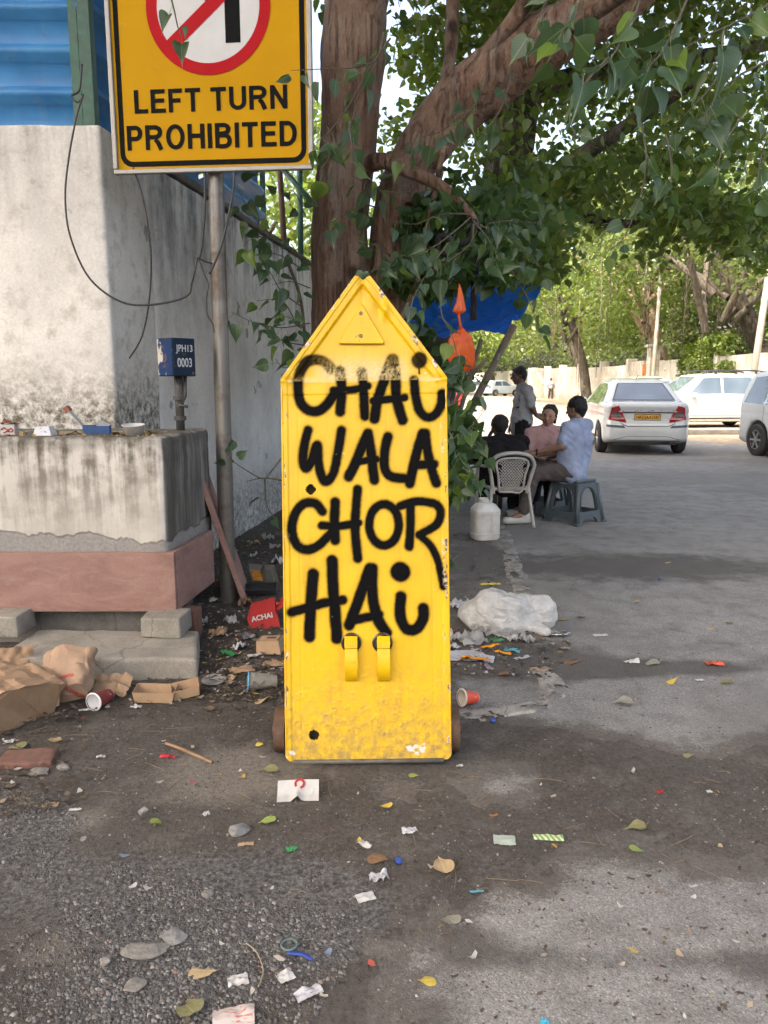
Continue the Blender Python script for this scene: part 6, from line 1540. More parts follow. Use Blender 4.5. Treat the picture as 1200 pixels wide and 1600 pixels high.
# ------------------------------------------------------------------ people
def cloth(name, col, var=0.25):
    n = NT(name); p = n.coord(); a = n.noise(9, 4, p); f = n.noise(240, 2, p)
    c = n.mix(1.0, col, n.ramp(a, [(0.3, 1 - var), (0.7, 1 + var * 0.4)]), 'MULTIPLY')
    c = n.mix(0.2, c, n.mix(1.0, c, n.ramp(f, [(0.3, 0.6), (0.7, 1.3)]), 'MULTIPLY'))
    n.bump(n.math('ADD', n.noise(14, 4, n.mapping(p, (1, 1, 0.6)), 0.6), n.math('MULTIPLY', f, 0.1)), 0.35, 0.02)
    return n.out(c, 0.9, spec=0.15)
def skin(name, col): return plain(name, col, 0.55, var=0.15, scale=14)
M_skin_a = skin('skin_brown', (0.20, 0.105, 0.070)); M_skin_b = skin('skin_tan', (0.34, 0.185, 0.125)); M_skin_c = skin('skin_dark', (0.12, 0.062, 0.042))
M_hair = plain('black_hair', (0.007, 0.006, 0.006), 0.75, var=0.5, scale=60, bump=0.6)
M_eye = plain('dark_eye', (0.01, 0.008, 0.008), 0.3)
M_lip = plain('lips', (0.24, 0.075, 0.065), 0.5)
V3 = lambda *a: np.array(a, float)
def head_sdf(S, c, f, up, k=0.02, sc=1.0):
    c = V3(*c); f = V3(*f) / np.linalg.norm(f); up = V3(*up) / np.linalg.norm(up); r = np.cross(f, up); r /= np.linalg.norm(r)
    P = lambda a, b, d: c + sc * (a * r + b * f + d * up)
    S.cap(P(0, -0.015, 0.045), P(0, 0.015, 0.03), 0.079 * sc, 0.072 * sc, 0.03)      # skull
    S.cap(P(0, 0.03, 0.02), P(0, 0.045, -0.07), 0.062 * sc, 0.036 * sc, 0.03)        # face to chin
    S.cap(P(0.035, 0.045, -0.02), P(-0.035, 0.045, -0.02), 0.038 * sc, 0.038 * sc, 0.02)
    S.cap(P(0, 0.088, 0.012), P(0, 0.108, -0.022), 0.009 * sc, 0.014 * sc, 0.012)    # nose
    S.cap(P(0.035, 0.078, 0.026), P(-0.035, 0.078, 0.026), 0.010 * sc, 0.010 * sc, 0.015)  # brow
    S.cap(P(0.02, 0.082, -0.052), P(-0.02, 0.082, -0.052), 0.009 * sc, 0.009 * sc, 0.008)  # mouth
    for s in (-1, 1): S.cap(P(s * 0.078, -0.005, 0.015), P(s * 0.074, 0.0, -0.02), 0.014 * sc, 0.010 * sc, 0.006)
    return P
def hand_sdf(S, w, d, n, side, curl=0.5, sc=1.0):
    # w wrist, d direction of the fingers, n back-of-hand normal; five fingers
    w = V3(*w); d = V3(*d) / np.linalg.norm(d); n = V3(*n); n = n - d * (n @ d); n /= np.linalg.norm(n); x = np.cross(d, n) * side
    P = lambda a, b, e: w + sc * (a * x + b * d + e * n)
    for t in (-0.028, -0.010, 0.010, 0.028): S.cap(P(t * 0.7, 0.01, 0), P(t, 0.085, 0), 0.015 * sc, 0.013 * sc, 0.012)
    for t, ln in ((-0.031, 0.062), (-0.011, 0.075), (0.011, 0.080), (0.030, 0.070)):
        a = P(t, 0.088, 0); b = P(t * 1.15, 0.088 + ln * 0.55, -0.012 * curl * 2); e = P(t * 1.15, 0.088 + ln * (1 - 0.35 * curl), -0.045 * curl)
        S.cap(a, b, 0.0095 * sc, 0.0088 * sc, 0.004); S.cap(b, e, 0.0088 * sc, 0.0075 * sc, 0.004)
    S.cap(P(0.022, 0.02, -0.005), P(0.052, 0.055, -0.015), 0.014 * sc, 0.011 * sc, 0.008); S.cap(P(0.052, 0.055, -0.015), P(0.058, 0.088, -0.022), 0.010 * sc, 0.008 * sc, 0.004)
def limb2(S, a, b, c, r0, r1, r2, k=0.025):
    S.cap(a, b, r0, r1, k); S.cap(b, c, r1, r2, k)
def person(loc, label, J, skin_m, shirt_m, trouser_m, shoe_m, res=0.009, face=True, hair='short', sleeve=0.75, shirt_len=0.02, fat=1.0):
    ks = np.array([J[k] for k in J if k not in ('face', 'headup', 'hand_l', 'hand_r', 'back_l', 'back_r')])
    lo, hi = ks.min(0) - 0.3, ks.max(0) + 0.3; lo[2] = max(lo[2], -0.02)
    f = V3(*J['face']); up = V3(*J.get('headup', (0, 0, 1)))
    B = SDF(lo, hi, res)
    def torso(S, e=0.0, k=0.05):
        pel, ch, nk = V3(*J['pelvis']), V3(*J['chest']), V3(*J['neck'])
        sl_, sr = V3(*J['sho_l']), V3(*J['sho_r']); hl, hr = V3(*J['hip_l']), V3(*J['hip_r'])
        mid = (pel + ch) / 2
        for w_ in (-0.45, 0.45):
            S.cap(pel + (hr - hl) * w_ * 1.0, mid + (sr - sl_) * w_ * 0.50, 0.105 * fat + e, 0.095 * fat + e, k)
            S.cap(mid + (sr - sl_) * w_ * 0.50, ch + (sr - sl_) * w_ * 0.52, 0.095 * fat + e, 0.105 * fat + e, k)
            S.cap(ch + (sr - sl_) * w_ * 0.5, nk * 0.25 + ch * 0.75 + (sr - sl_) * w_ * 0.4, 0.10 * fat + e, 0.075 + e, k)
        base_ = nk * 0.72 + ch * 0.28
        S.cap(base_, sl_, 0.066 + e, 0.047 + e, 0.035); S.cap(base_, sr, 0.066 + e, 0.047 + e, 0.035)
    torso(B)
    nk = V3(*J['neck']); hd = V3(*J['head'])
    B.cap(nk - (hd - nk) * 0.3, hd - up * 0.03 - f / np.linalg.norm(f) * 0.015, 0.056, 0.052, 0.03)
    PH = head_sdf(B, hd, f, up)
    for s in ('l', 'r'):
        limb2(B, J['sho_' + s], J['elb_' + s], J['wri_' + s], 0.052, 0.040, 0.027)
        limb2(B, J['hip_' + s], J['kne_' + s], J['ank_' + s], 0.085, 0.058, 0.036)
        B.cap(J['ank_' + s], J['toe_' + s], 0.036, 0.026, 0.02)
        if 'hand_' + s in J: hand_sdf(B, J['wri_' + s], J['hand_' + s], J['back_' + s], 1 if s == 'r' else -1, 0.5)
    body = link('person', B.mesh('person'), skin_m, smooth=True); body.location = loc; tag(body, label, 'person')
    # shirt
    S = SDF(lo, hi, res); torso(S, 0.016)
    for s in ('l', 'r'):
        a, b = V3(*J['sho_' + s]), V3(*J['elb_' + s]); e_ = a + (b - a) * sleeve
        S.cap(a, e_, 0.062, 0.060, 0.03)
    S.cap(J['pelvis'], V3(*J['pelvis']) + (0, 0, -shirt_len), 0.12 * fat + 0.02, 0.125 * fat + 0.025, 0.06)
    S.cap(nk - (hd - nk) * 0.25, nk - (hd - nk) * 0.05, 0.068, 0.064, 0.02)
    S.noise(0.009, 11, 3, 3, (1, 1, 0.7))
    w_ = np.argwhere(np.abs(S.D) < 0.05); P_ = S.lo + w_ * S.res; dg_ = P_[:, 2] + 0.6 * P_[:, 0]
    S.D[tuple(w_.T)] += (0.016 * (np.abs(vnoise(np.stack([P_[:, 0] * 9, P_[:, 1] * 9, dg_ * 16], -1), 17)) - 0.35)).astype(np.float32)
    link('shirt', S.mesh('shirt'), shirt_m, body, True)
    # trousers
    T = SDF(lo, hi, res)
    hl, hr = V3(*J['hip_l']), V3(*J['hip_r']); T.cap(hl, hr, 0.11 * fat, 0.11 * fat, 0.05); T.cap(J['pelvis'], J['pelvis'], 0.12 * fat, None, 0.05)
    for s in ('l', 'r'):
        a, k_, n_ = V3(*J['hip_' + s]), V3(*J['kne_' + s]), V3(*J['ank_' + s])
        T.cap(a, k_, 0.105, 0.078, 0.04); T.cap(k_, n_ + (k_ - n_) * 0.08, 0.078, 0.062, 0.03)
    T.noise(0.008, 12, 9, 3, (1, 1, 0.7))
    w_ = np.argwhere(np.abs(T.D) < 0.05); P_ = T.lo + w_ * T.res; dg_ = P_[:, 2] + 0.7 * P_[:, 0]
    T.D[tuple(w_.T)] += (0.014 * (np.abs(vnoise(np.stack([P_[:, 0] * 10, P_[:, 1] * 10, dg_ * 17], -1), 23)) - 0.35)).astype(np.float32)
    link('trousers', T.mesh('trousers'), trouser_m, body, True)
    for s in ('l', 'r'):
        a, b = V3(*J['ank_' + s]), V3(*J['toe_' + s]); lo2, hi2 = np.minimum(a, b) - 0.12, np.maximum(a, b) + 0.12
        H = SDF(lo2, hi2, 0.008); heel = a + (a - b) * 0.25; heel[2] = b[2]; H.cap(heel, b, 0.042, 0.040, 0.02); H.cap(heel + (0, 0, 0.03), a, 0.042, 0.044, 0.02); H.clip(2, b[2] - 0.035)
        link('shoe', H.mesh('shoe'), shoe_m, body, True)
    # hair
    fn = f / np.linalg.norm(f)
    Hs = SDF(hd - 0.3, hd + 0.3, 0.008)
    Hs.cap(PH(0, -0.02, 0.050), PH(0, 0.012, 0.043), 0.087 if hair == 'tied' else 0.091, 0.078 if hair == 'tied' else 0.083, 0.02); Hs.cap(PH(0, -0.05, 0.0), PH(0, -0.045, -0.045), 0.066, 0.045, 0.03)
    if hair == 'tied': Hs.ell(PH(0, -0.10, -0.03), (0.05, 0.05, 0.06), None, 0.03); Hs.cap(PH(0.07, 0.0, 0.0), PH(0.06, -0.04, -0.07), 0.02, 0.02, 0.03); Hs.cap(PH(-0.07, 0.0, 0.0), PH(-0.06, -0.04, -0.07), 0.02, 0.02, 0.03)
    Hs.noise(0.012, 34, 4, 3)
    Hs.cap(PH(0, 0.085, 0.022 if hair == 'tied' else -0.005), PH(0, 0.10, -0.10), 0.084, 0.08, 0.01, cut=True)
    for s in (-1, 1): Hs.cap(PH(s * 0.075, 0.03, -0.02), PH(s * 0.07, 0.05, -0.09), 0.034, 0.05, 0.01, cut=True)
    link('hair', Hs.mesh('hair'), M_hair, body, True)
    if face:
        for s in (-1, 1):
            MB().tube([PH(s * 0.018, 0.088, 0.014), PH(s * 0.032, 0.089, 0.016), PH(s * 0.045, 0.080, 0.013)], [0.004, 0.0062, 0.003], 8).build('eye', M_eye, body, True)
            MB().tube([PH(s * 0.016, 0.094, 0.030), PH(s * 0.034, 0.091, 0.036), PH(s * 0.052, 0.078, 0.030)], [0.003, 0.0042, 0.002], 6).build('eyebrow', M_hair, body, True)
        MB().tube([PH(-0.024, 0.086, -0.052), PH(0, 0.094, -0.051), PH(0.024, 0.086, -0.052)], [0.003, 0.0075, 0.003], 8).build('mouth', M_lip, body, True)
    return body, PH
M_black = cloth('black_cotton', (0.014, 0.013, 0.015)); M_bluesh = cloth('pale_blue_cotton', (0.25, 0.30, 0.42)); M_pink = cloth('dusty_pink_cotton', (0.42, 0.26, 0.25)); M_greysh = cloth('grey_shirt_cloth', (0.29, 0.29, 0.30))
M_trg = cloth('brown_grey_trousers', (0.085, 0.072, 0.068)); M_trb = cloth('black_trousers', (0.014, 0.014, 0.016)); M_shoe = plain('pale_grey_shoe', (0.42, 0.42, 0.40), 0.6); M_shoeb = plain('black_shoe', (0.02, 0.02, 0.02), 0.5)
# man in black, slumped forward in the white chair, seen from behind
person((1.265, 7.83, 0), 'seated person in a black shirt with their back turned, on the white plastic chair', dict(
    pelvis=(0, -.02, .46), chest=(-.01, .20, .70), neck=(-.02, .36, .855), head=(-.03, .43, .955), face=(-.25, 1, -.12), headup=(0, .18, 1),
    sho_l=(-.225, .28, .80), sho_r=(.205, .28, .81), elb_l=(-.27, .50, .60), elb_r=(.25, .48, .58), wri_l=(-.13, .60, .82), wri_r=(.12, .70, .56), hand_l=(.25, -.1, .6), back_l=(-1, .2, 0), hand_r=(-.3, .8, .1), back_r=(0, 0, 1),
    hip_l=(-.09, .04, .45), hip_r=(.09, .04, .45), kne_l=(-.17, .48, .46), kne_r=(.17, .48, .46), ank_l=(-.15, .50, .09), ank_r=(.14, .46, .09), toe_l=(-.16, .66, .04), toe_r=(.15, .62, .04)), M_skin_c, M_black, M_trb, M_shoeb, face=False, fat=1.15)
# man in pale blue on the stool
pb_, _ = person((1.98, 7.92, 0), 'seated person in a pale blue shirt on a grey stool, arm stretched out', dict(
    pelvis=(-.03, 0.0, .53), chest=(.0, .02, .86), neck=(.01, .03, 1.04), head=(.0, .05, 1.155), face=(-.75, .62, -.12), headup=(-.08, .05, 1),
    sho_l=(-.12, -.13, .985), sho_r=(.14, .16, .985), elb_l=(-.19, -.17, .80), elb_r=(.05, .33, .76), wri_l=(-.42, -.06, .725), wri_r=(-.16, .38, .66), hand_l=(-1, .25, .08), back_l=(0, -.3, 1), hand_r=(-.9, .1, 0), back_r=(0, 0, 1),
    hip_l=(-.07, -.08, .53), hip_r=(.0, .09, .53), kne_l=(-.46, -.10, .52), kne_r=(-.42, .24, .52), ank_l=(-.555, -.17, .10), ank_r=(-.46, .28, .10), toe_l=(-.73, -.21, .042), toe_r=(-.62, .26, .042)), M_skin_a, M_bluesh, M_trg, M_shoe, face=True, shirt_len=0.03, fat=1.05)
wr = V3(-.415, -.06, .727); wd = V3(-1, .25, .08) / np.linalg.norm((-1, .25, .08))
MB().lathe([(0.031, -0.010), (0.034, -0.008), (0.034, 0.008), (0.031, 0.010)], 16, Matrix.Translation(wr) @ Vector(wd).to_track_quat('Z', 'Y').to_matrix().to_4x4()).build('wristwatch', M_trb, pb_, True)
# woman in pink, facing the camera
person((1.86, 8.75, 0), 'seated person in a dusty pink top facing the viewer, hair tied back', dict(
    pelvis=(-.02, 0.0, .52), chest=(-.03, -.02, .77), neck=(-.01, -.03, .935), head=(.0, -.05, 1.055), face=(-.42, -.9, -.12), headup=(.08, -.06, 1),
    sho_l=(.145, -.05, .875), sho_r=(-.185, .0, .87), elb_l=(.20, -.14, .63), elb_r=(-.24, -.12, .62), wri_l=(.02, -.33, .58), wri_r=(-.06, -.34, .57), hand_l=(-.7, -.5, .1), back_l=(0, -.3, 1), hand_r=(.7, -.5, .1), back_r=(0, -.3, 1),
    hip_l=(.07, -.02, .52), hip_r=(-.10, 0, .52), kne_l=(-.05, -.40, .52), kne_r=(-.22, -.36, .52), ank_l=(-.02, -.34, .09), ank_r=(-.22, -.34, .09), toe_l=(-.06, -.48, .04), toe_r=(-.26, -.48, .04)), M_skin_b, M_pink, M_trb, M_shoeb, hair='tied', fat=0.92, sleeve=0.9)
# man standing, turned to the side
ps, _ = person((1.87, 10.5, 0), 'standing person in a grey uniform shirt and black trousers, seen from the side', dict(
    pelvis=(.0, 0, .93), chest=(.03, 0, 1.21), neck=(-.01, 0, 1.385), head=(-.055, 0, 1.505), face=(-1, -.12, -.05), headup=(-.12, 0, 1),
    sho_l=(.04, -.17, 1.335), sho_r=(.02, .17, 1.335), elb_l=(.10, -.22, 1.09), elb_r=(-.02, .22, 1.07), wri_l=(.16, -.18, 1.00), wri_r=(-.10, .16, .86), hand_l=(.9, .0, -.42), back_l=(.3, -.9, .3), hand_r=(-.2, -.1, -.9), back_r=(0, 1, 0),
    hip_l=(.0, -.09, .90), hip_r=(.0, .09, .90), kne_l=(-.02, -.10, .48), kne_r=(.03, .10, .48), ank_l=(.02, -.10, .09), ank_r=(.06, .10, .09), toe_l=(-.14, -.11, .042), toe_r=(-.10, .11, .042)), M_skin_c, M_greysh, M_trb, M_shoeb, shirt_len=0.09, sleeve=0.8, fat=1.02)
for x_, z_ in ((-.06, 1.10), (-.03, 1.20)): MB().box((x_, -.145, z_), (0.09, 0.02, 0.022), bevel=0.004, rot=(0, 0, 0.2)).build('pocket_flap', M_trb, ps)
# pedestrian far off
person((13.3, 62, 0), 'tiny distant person walking beside the far compound wall', dict(
    pelvis=(.0, 0, .93), chest=(.0, 0, 1.2), neck=(0, 0, 1.39), head=(0, 0, 1.52), face=(0, -1, 0), sho_l=(.19, 0, 1.34), sho_r=(-.19, 0, 1.34), elb_l=(.26, .02, 1.07), elb_r=(-.26, .02, 1.07), wri_l=(.27, -.08, .85), wri_r=(-.27, -.06, .85),
    hip_l=(.09, 0, .9), hip_r=(-.09, 0, .9), kne_l=(.09, -.12, .5), kne_r=(-.09, .05, .48), ank_l=(.09, -.15, .1), ank_r=(-.09, .22, .13), toe_l=(.1, -.3, .04), toe_r=(-.1, .1, .05)), M_skin_c, cloth('grey_blue_shirt', (0.30, 0.33, 0.36)), M_trg, M_shoeb, res=0.022, face=False)

# ------------------------------------------------------------------ chair, stools, canister and stall
M_chair = plain('off_white_plastic', (0.36, 0.35, 0.32), 0.5, var=0.3, scale=8)
ch = empty('plastic_chair', (1.235, 7.80, 0), (0, 0, R(7))); tag(ch, 'worn white plastic armchair with a lattice back', 'chair')
for sx in (-1, 1):
    MB().tube(smooth_path([(sx * .225, -.30, 0), (sx * .205, -.235, .22), (sx * .19, -.19, .40)], 4), [0.028] * 8 + [0.032], 8, flat=0.6).build('leg', M_chair, ch, True)
    MB().tube(smooth_path([(sx * .25, .24, 0), (sx * .24, .22, .3), (sx * .235, .20, .56)], 4), [0.028] * 9, 8, flat=0.7).build('leg', M_chair, ch, True)
    MB().tube(smooth_path([(sx * .235, .22, .575), (sx * .25, .0, .60), (sx * .245, -.16, .61), (sx * .225, -.235, .63)], 5), 0.026, 8, flat=0.6).build('armrest', M_chair, ch, True)
MB().tube(smooth_path([(-.17, -.20, .34), (-.20, -.225, .50), (-.225, -.25, .63), (-.17, -.275, .715), (-.08, -.285, .745), (.0, -.288, .75), (.08, -.285, .745), (.17, -.275, .715), (.225, -.25, .63), (.20, -.225, .50), (.17, -.20, .34)], 5), 0.024, 8, flat=0.8).build('back_frame', M_chair, ch, True)
MB().tube(smooth_path([(-.115, -.215, .36), (-.135, -.245, .52), (-.155, -.265, .665), (.0, -.28, .70), (.155, -.265, .665), (.135, -.245, .52), (.115, -.215, .36), (.0, -.215, .355), (-.115, -.215, .36)], 4), 0.012, 6).build('back_panel_rim', M_chair, ch, True)
def bpt(a, b): # a -1..1 across, b 0..1 up the back
    return Vector((a * (.112 + .035 * b), -.215 - .058 * b - 0.006 * (1 - a * a), .365 + .315 * b))
nl = 9
for k in range(-nl, nl + 1):
    for dr in (-1, 1):
        pts = []
        for t in np.linspace(0, 1, 9):
            a = k / nl * 2.0 + dr * (t - 0.5) * 2.2
            if -1 <= a <= 1: pts.append(bpt(a, t))
        if len(pts) > 1: MB().tube(pts, 0.0052, 4).build('lattice_strip', M_chair, ch)
MB().box((0, 0.0, .385), (.42, .43, .03), bevel=0.012, seg=2).build('seat', M_chair, ch, True, 40)
M_stool = plain('grey_green_plastic', (0.060, 0.080, 0.092), 0.42, var=0.2, scale=6)
def stool(loc, rot, label, mat=M_stool, h=0.455):
    s = empty('plastic_stool', loc, (0, 0, R(rot))); tag(s, label, 'stool', 'plastic stools at the tea stall')
    MB().box((0, 0, h - 0.018), (.315, .315, .036), bevel=0.014, seg=2).build('seat', mat, s, True, 40)
    MB().box((0, 0, h - 0.055), (.325, .325, .036), bevel=0.006).build('seat_rim', mat, s)
    for k in range(4):
        M_ = Matrix.Rotation(k * math.pi / 2, 4, 'Z')
        bt, tp_ = 0.215, 0.158
        def pt(a, z): # a: -1..1 across one side, z height
            w = bt + (tp_ - bt) * z / h; return Vector((a * w, -w, z))
        # corner leg: two flanges
        mb = MB(); th = 0.018
        legw = 0.30
        outer = [(-1, 0.0), (-1, h - .04)]
        n_ = 14; V = []; 
        # side web with arched opening: strip between arch and frame
        arch = []
        for t in np.linspace(0, math.pi, n_): arch.append((-0.62 * math.cos(t), 0.235 + 0.135 * math.sin(t)))
        arch = [(-0.66, 0.125)] + arch + [(0.66, 0.125)]
        top = [(-1.0, 0.125)] + [(-1 + 2 * i / (n_ - 1), h - 0.05) for i in range(n_)] + [(1.0, 0.125)]
        V = [pt(*q) for q in arch] + [pt(*q) for q in top] + [pt(*q) + Vector((0, th, 0)) for q in arch] + [pt(*q) + Vector((0, th, 0)) for q in top]
        m_ = len(arch); F_ = []
        for i in range(m_ - 1):
            F_ += [[i, i + 1, m_ + i + 1, m_ + i], [2 * m_ + i, 3 * m_ + i, 3 * m_ + i + 1, 2 * m_ + i + 1], [i, 2 * m_ + i, 2 * m_ + i + 1, i + 1]]
        mb.add(V, F_, M_); mb.build('side_web', mat, s, True, 40)
        # lower band with a shallow arch to the feet
        low = [(-0.74, 0.0)] + [(-0.62 + 1.24 * t, 0.075 * math.sin(math.pi * min(1, max(0, t))) ** 0.4) for t in np.linspace(0, 1, 9)] + [(0.74, 0.0)]
        up_ = [(-1, 0.0)] + [(-1 + 2 * t, 0.126) for t in np.linspace(0, 1, 9)] + [(1, 0.0)]
        m_ = len(low); V = [pt(*q) for q in low] + [pt(*q) for q in up_] + [pt(*q) + Vector((0, th, 0)) for q in low] + [pt(*q) + Vector((0, th, 0)) for q in up_]
        F_ = []
        for i in range(m_ - 1): F_ += [[i, i + 1, m_ + i + 1, m_ + i], [2 * m_ + i, 3 * m_ + i, 3 * m_ + i + 1, 2 * m_ + i + 1], [i, 2 * m_ + i, 2 * m_ + i + 1, i + 1]]
        MB().add(V, F_, M_).build('lower_rail', mat, s, True, 40)
        # raised rib round the arch
        MB().tube([pt(a * 1.12, z + 0.012) + Vector((0, -0.003, 0)) for a, z in arch], 0.008, 6, M=M_).build('arch_rib', mat, s, True)
        MB().tube([pt(-0.97, 0.0), pt(-0.97, h - 0.05)], [0.026, 0.020], 8, M=M_).build('leg', mat, s, True)
        MB().box(M_ @ pt(-0.97, 0.012), (0.07, 0.07, 0.024), bevel=0.006, rot=(0, 0, k * math.pi / 2)).build('foot', mat, s)
stool((1.985, 7.93, 0), 38, 'grey green plastic stool under the person in the pale blue shirt')
stool((1.80, 8.62, 0), 15, 'grey green plastic stool mostly hidden, under the person in pink')
def mk_can():
    n = NT('milky_plastic'); p = n.coord(); a = n.noise(8, 5, p, 0.6)
    c = n.mix(n.ramp(a, [(0.35, 0), (0.7, 1)]), (0.58, 0.575, 0.54), (0.42, 0.41, 0.375))
    st = n.ramp(n.noise(1, 5, n.mapping(p, (25, 25, 4)), 0.7), [(0.58, 0), (0.75, 0.55)])
    c = n.mix(st, c, (0.22, 0.20, 0.165)); n.bump(a, 0.15, 0.004); return n.out(c, 0.45)
q = G(757, 843); can = empty('plastic_canister', (q.x, q.y, gz(q.x, q.y)), (0, 0, R(12))); tag(can, 'dirty white plastic canister without a cap standing by the chair', 'canister')
M_can = mk_can(); mb = MB(); rings = []
for hw, hz, ex in ((.09, 0.0, 3), (.115, .012, 4), (.122, .03, 5), (.122, .26, 5), (.125, .275, 5), (.12, .29, 5), (.085, .335, 4), (.066, .345, 2.2), (.062, .35, 2)):
    rings.append([(hw * np.sign(math.cos(t)) * abs(math.cos(t)) ** (2 / ex), hw * 0.92 * np.sign(math.sin(t)) * abs(math.sin(t)) ** (2 / ex), hz) for t in np.linspace(0, 2 * math.pi, 33)[:-1]])
mb.grid(np.array(rings), closed_u=True); mb.add(rings[0], [list(range(32))[::-1]]); mb.build('body', M_can, can, True, 40)
MB().lathe([(.058, .345), (.058, .385), (.065, .387), (.065, .365), (.062, .352)], 24).build('neck', M_can, can, True, 40)
for zz in (.07, .25): MB().tube([(0.126 * np.sign(math.cos(t)) * abs(math.cos(t)) ** .42, 0.116 * np.sign(math.sin(t)) * abs(math.sin(t)) ** .42, zz) for t in np.linspace(0, 2 * math.pi, 33)], 0.004, 6, caps=False).build('moulded_ring', M_can, can, True)
# stall: tarpaulin, poles, table with a teal tub
def mk_tarp():
    n = NT('blue_tarpaulin'); p = n.coord(); a = n.noise(5, 5, p)
    c = n.mix(n.ramp(a, [(0.3, 0), (0.7, 1)]), (0.008, 0.10, 0.50), (0.015, 0.16, 0.66)); n.bump(n.noise(7, 5, n.mapping(p, (1, 3, 1)), 0.6), 0.6, 0.06)
    return translucent(n, c, (0.01, 0.18, 0.80), 0.5, 0.35)
C4 = [AT(610, 518, 7.6), AT(795, 516, 8.0), AT(856, 430, 9.8), AT(640, 415, 9.8)]
V = []; n_ = 44
for i in range(n_):
    for j in range(n_):
        s, t = i / (n_ - 1), j / (n_ - 1); q = C4[0] * (1 - s) * (1 - t) + C4[1] * s * (1 - t) + C4[2] * s * t + C4[3] * (1 - s) * t
        q = q + Vector((0, 0, -0.16 * math.sin(math.pi * s) * math.sin(math.pi * t) + 0.07 * math.sin(9 * s + 4 * t) * t + 0.05 * math.sin(17 * t + 6 * s) + 0.16 * float(fbm(np.array([[s * 5, t * 7, .3]]), 4, 8)[0])))
        V.append(q)
tarp = link('tarpaulin', fast_mesh('tarpaulin', np.array(V), gridfaces(n_, n_)), mk_tarp(), smooth=True); tag(tarp, 'bright blue tarpaulin awning sagging over the tea stall', 'tarpaulin')
M_wood = plain('weathered_wood', (0.15, 0.115, 0.085), 0.85, var=0.35, scale=20, bump=0.4)
a, b = AT(728, 655, 7.9), AT(803, 508, 7.95); d_ = (b - a).normalized(); a = a - d_ * (a.z / d_.z)
o = MB().tube([a, b], [0.042, 0.036], 10).build('wooden_pole', M_wood, smooth=True); tag(o, 'slanting thick wooden pole holding up the blue tarpaulin', 'pole')
a, b = AT(728, 612, 7.7), AT(752, 530, 7.7); d_ = (b - a).normalized(); a = a - d_ * (a.z / d_.z)
o = MB().tube([a, b], 0.022, 8).build('wooden_pole', M_wood, smooth=True); tag(o, 'thinner dark pole leaning behind the orange bag', 'pole')
tb = empty('stall_table', (1.0, 8.9, 0)); tag(tb, 'low wooden stall table partly hidden behind the leaves', 'table')
MB().box((0, 0, .53), (.75, .5, .035), bevel=0.005).build('table_top', M_wood, tb)
for sx in (-1, 1):
    for sy in (-1, 1): MB().box((sx * .33, sy * .2, .256), (.05, .05, .512), bevel=0.005).build('leg', M_wood, tb)
M_teal = plain('teal_plastic', (0.01, 0.20, 0.16), 0.4)
tub = MB().lathe([(0, .0), (.15, .0), (.185, .22), (.20, .225), (.20, .235), (.18, .235), (.146, .01), (0, .012)], 26, Matrix.Translation((1.0, 8.75, .548))).build('plastic_tub', M_teal, smooth=True); tag(tub, 'teal plastic tub on the stall table beside the black shirt', 'tub')
# orange carrier bag tied in the shoots
OB = AT(722, 545, 5.0)
def pleated(z0, z1, PR, seed, rows_n=44, flat=0.42, lean=0.0, lump=0.16):
    rows = []
    zz_ = np.linspace(z0, z1, rows_n); tt = np.linspace(0, 2 * math.pi, 49)[:-1]
    for zz in zz_:
        w_ = np.interp(-zz, [-a_ for a_, _ in PR], [b_ for _, b_ in PR])
        nz = fbm(np.stack([np.cos(tt) * 1.6, np.sin(tt) * 1.6, np.full(48, zz * 16)], -1), 3, seed); nz2 = np.abs(fbm(np.stack([np.cos(tt) * 4, np.sin(tt) * 4, np.full(48, zz * 9)], -1), 2, seed + 3))
        pl_ = 1 + 0.10 * np.sin(11 * tt + zz * 14) * min(1, max(0.15, (zz + .02) * 8)) + lump * nz - 0.22 * nz2
        rows.append(np.stack([w_ * pl_ * np.cos(tt) + lean * zz + .010 * math.sin(zz * 15 + seed), w_ * pl_ * flat * np.sin(tt), zz + .016 * np.sin(2 * tt + seed) * np.clip((.02 - zz) * 10, 0, 1)], -1))
    return np.array(rows)
body_rows = pleated(.13, -.126, [(.13, .012), (.115, .022), (.095, .050), (.06, .074), (.02, .086), (-.03, .092), (-.08, .088), (-.11, .066), (-.124, .03), (-.126, .0)], 5, lean=-0.08)
top_rows = pleated(.40, .215, [(.40, .004), (.37, .010), (.33, .018), (.28, .028), (.25, .036), (.235, .040), (.225, .034), (.215, .006)], 9, 30, 0.5, -0.08, 0.10)
n = NT('orange_polythene'); M_obag = translucent(n, n.mix(n.ramp(n.noise(14, 4), [(0.3, 0), (0.7, 1)]), (0.62, 0.09, 0.015), (0.74, 0.16, 0.03)), (0.85, 0.14, 0.02), 0.4, 0.35)
o = empty('carrier_bag', OB)
mb = MB(); mb.grid(body_rows, closed_u=True); mb.build('bag_body', M_obag, o, True)
mb = MB(); mb.grid(top_rows, closed_u=True); mb.build('knotted_top', M_obag, o, True)
MB().tube([(-.026, 0, .22), (-.018, 0, .17), (-.008, 0, .12)], [.010, .006, .012], 8).build('twisted_handle', M_obag, o, True)
tag(o, 'orange carrier bag knotted and hanging among the leaves', 'bag')
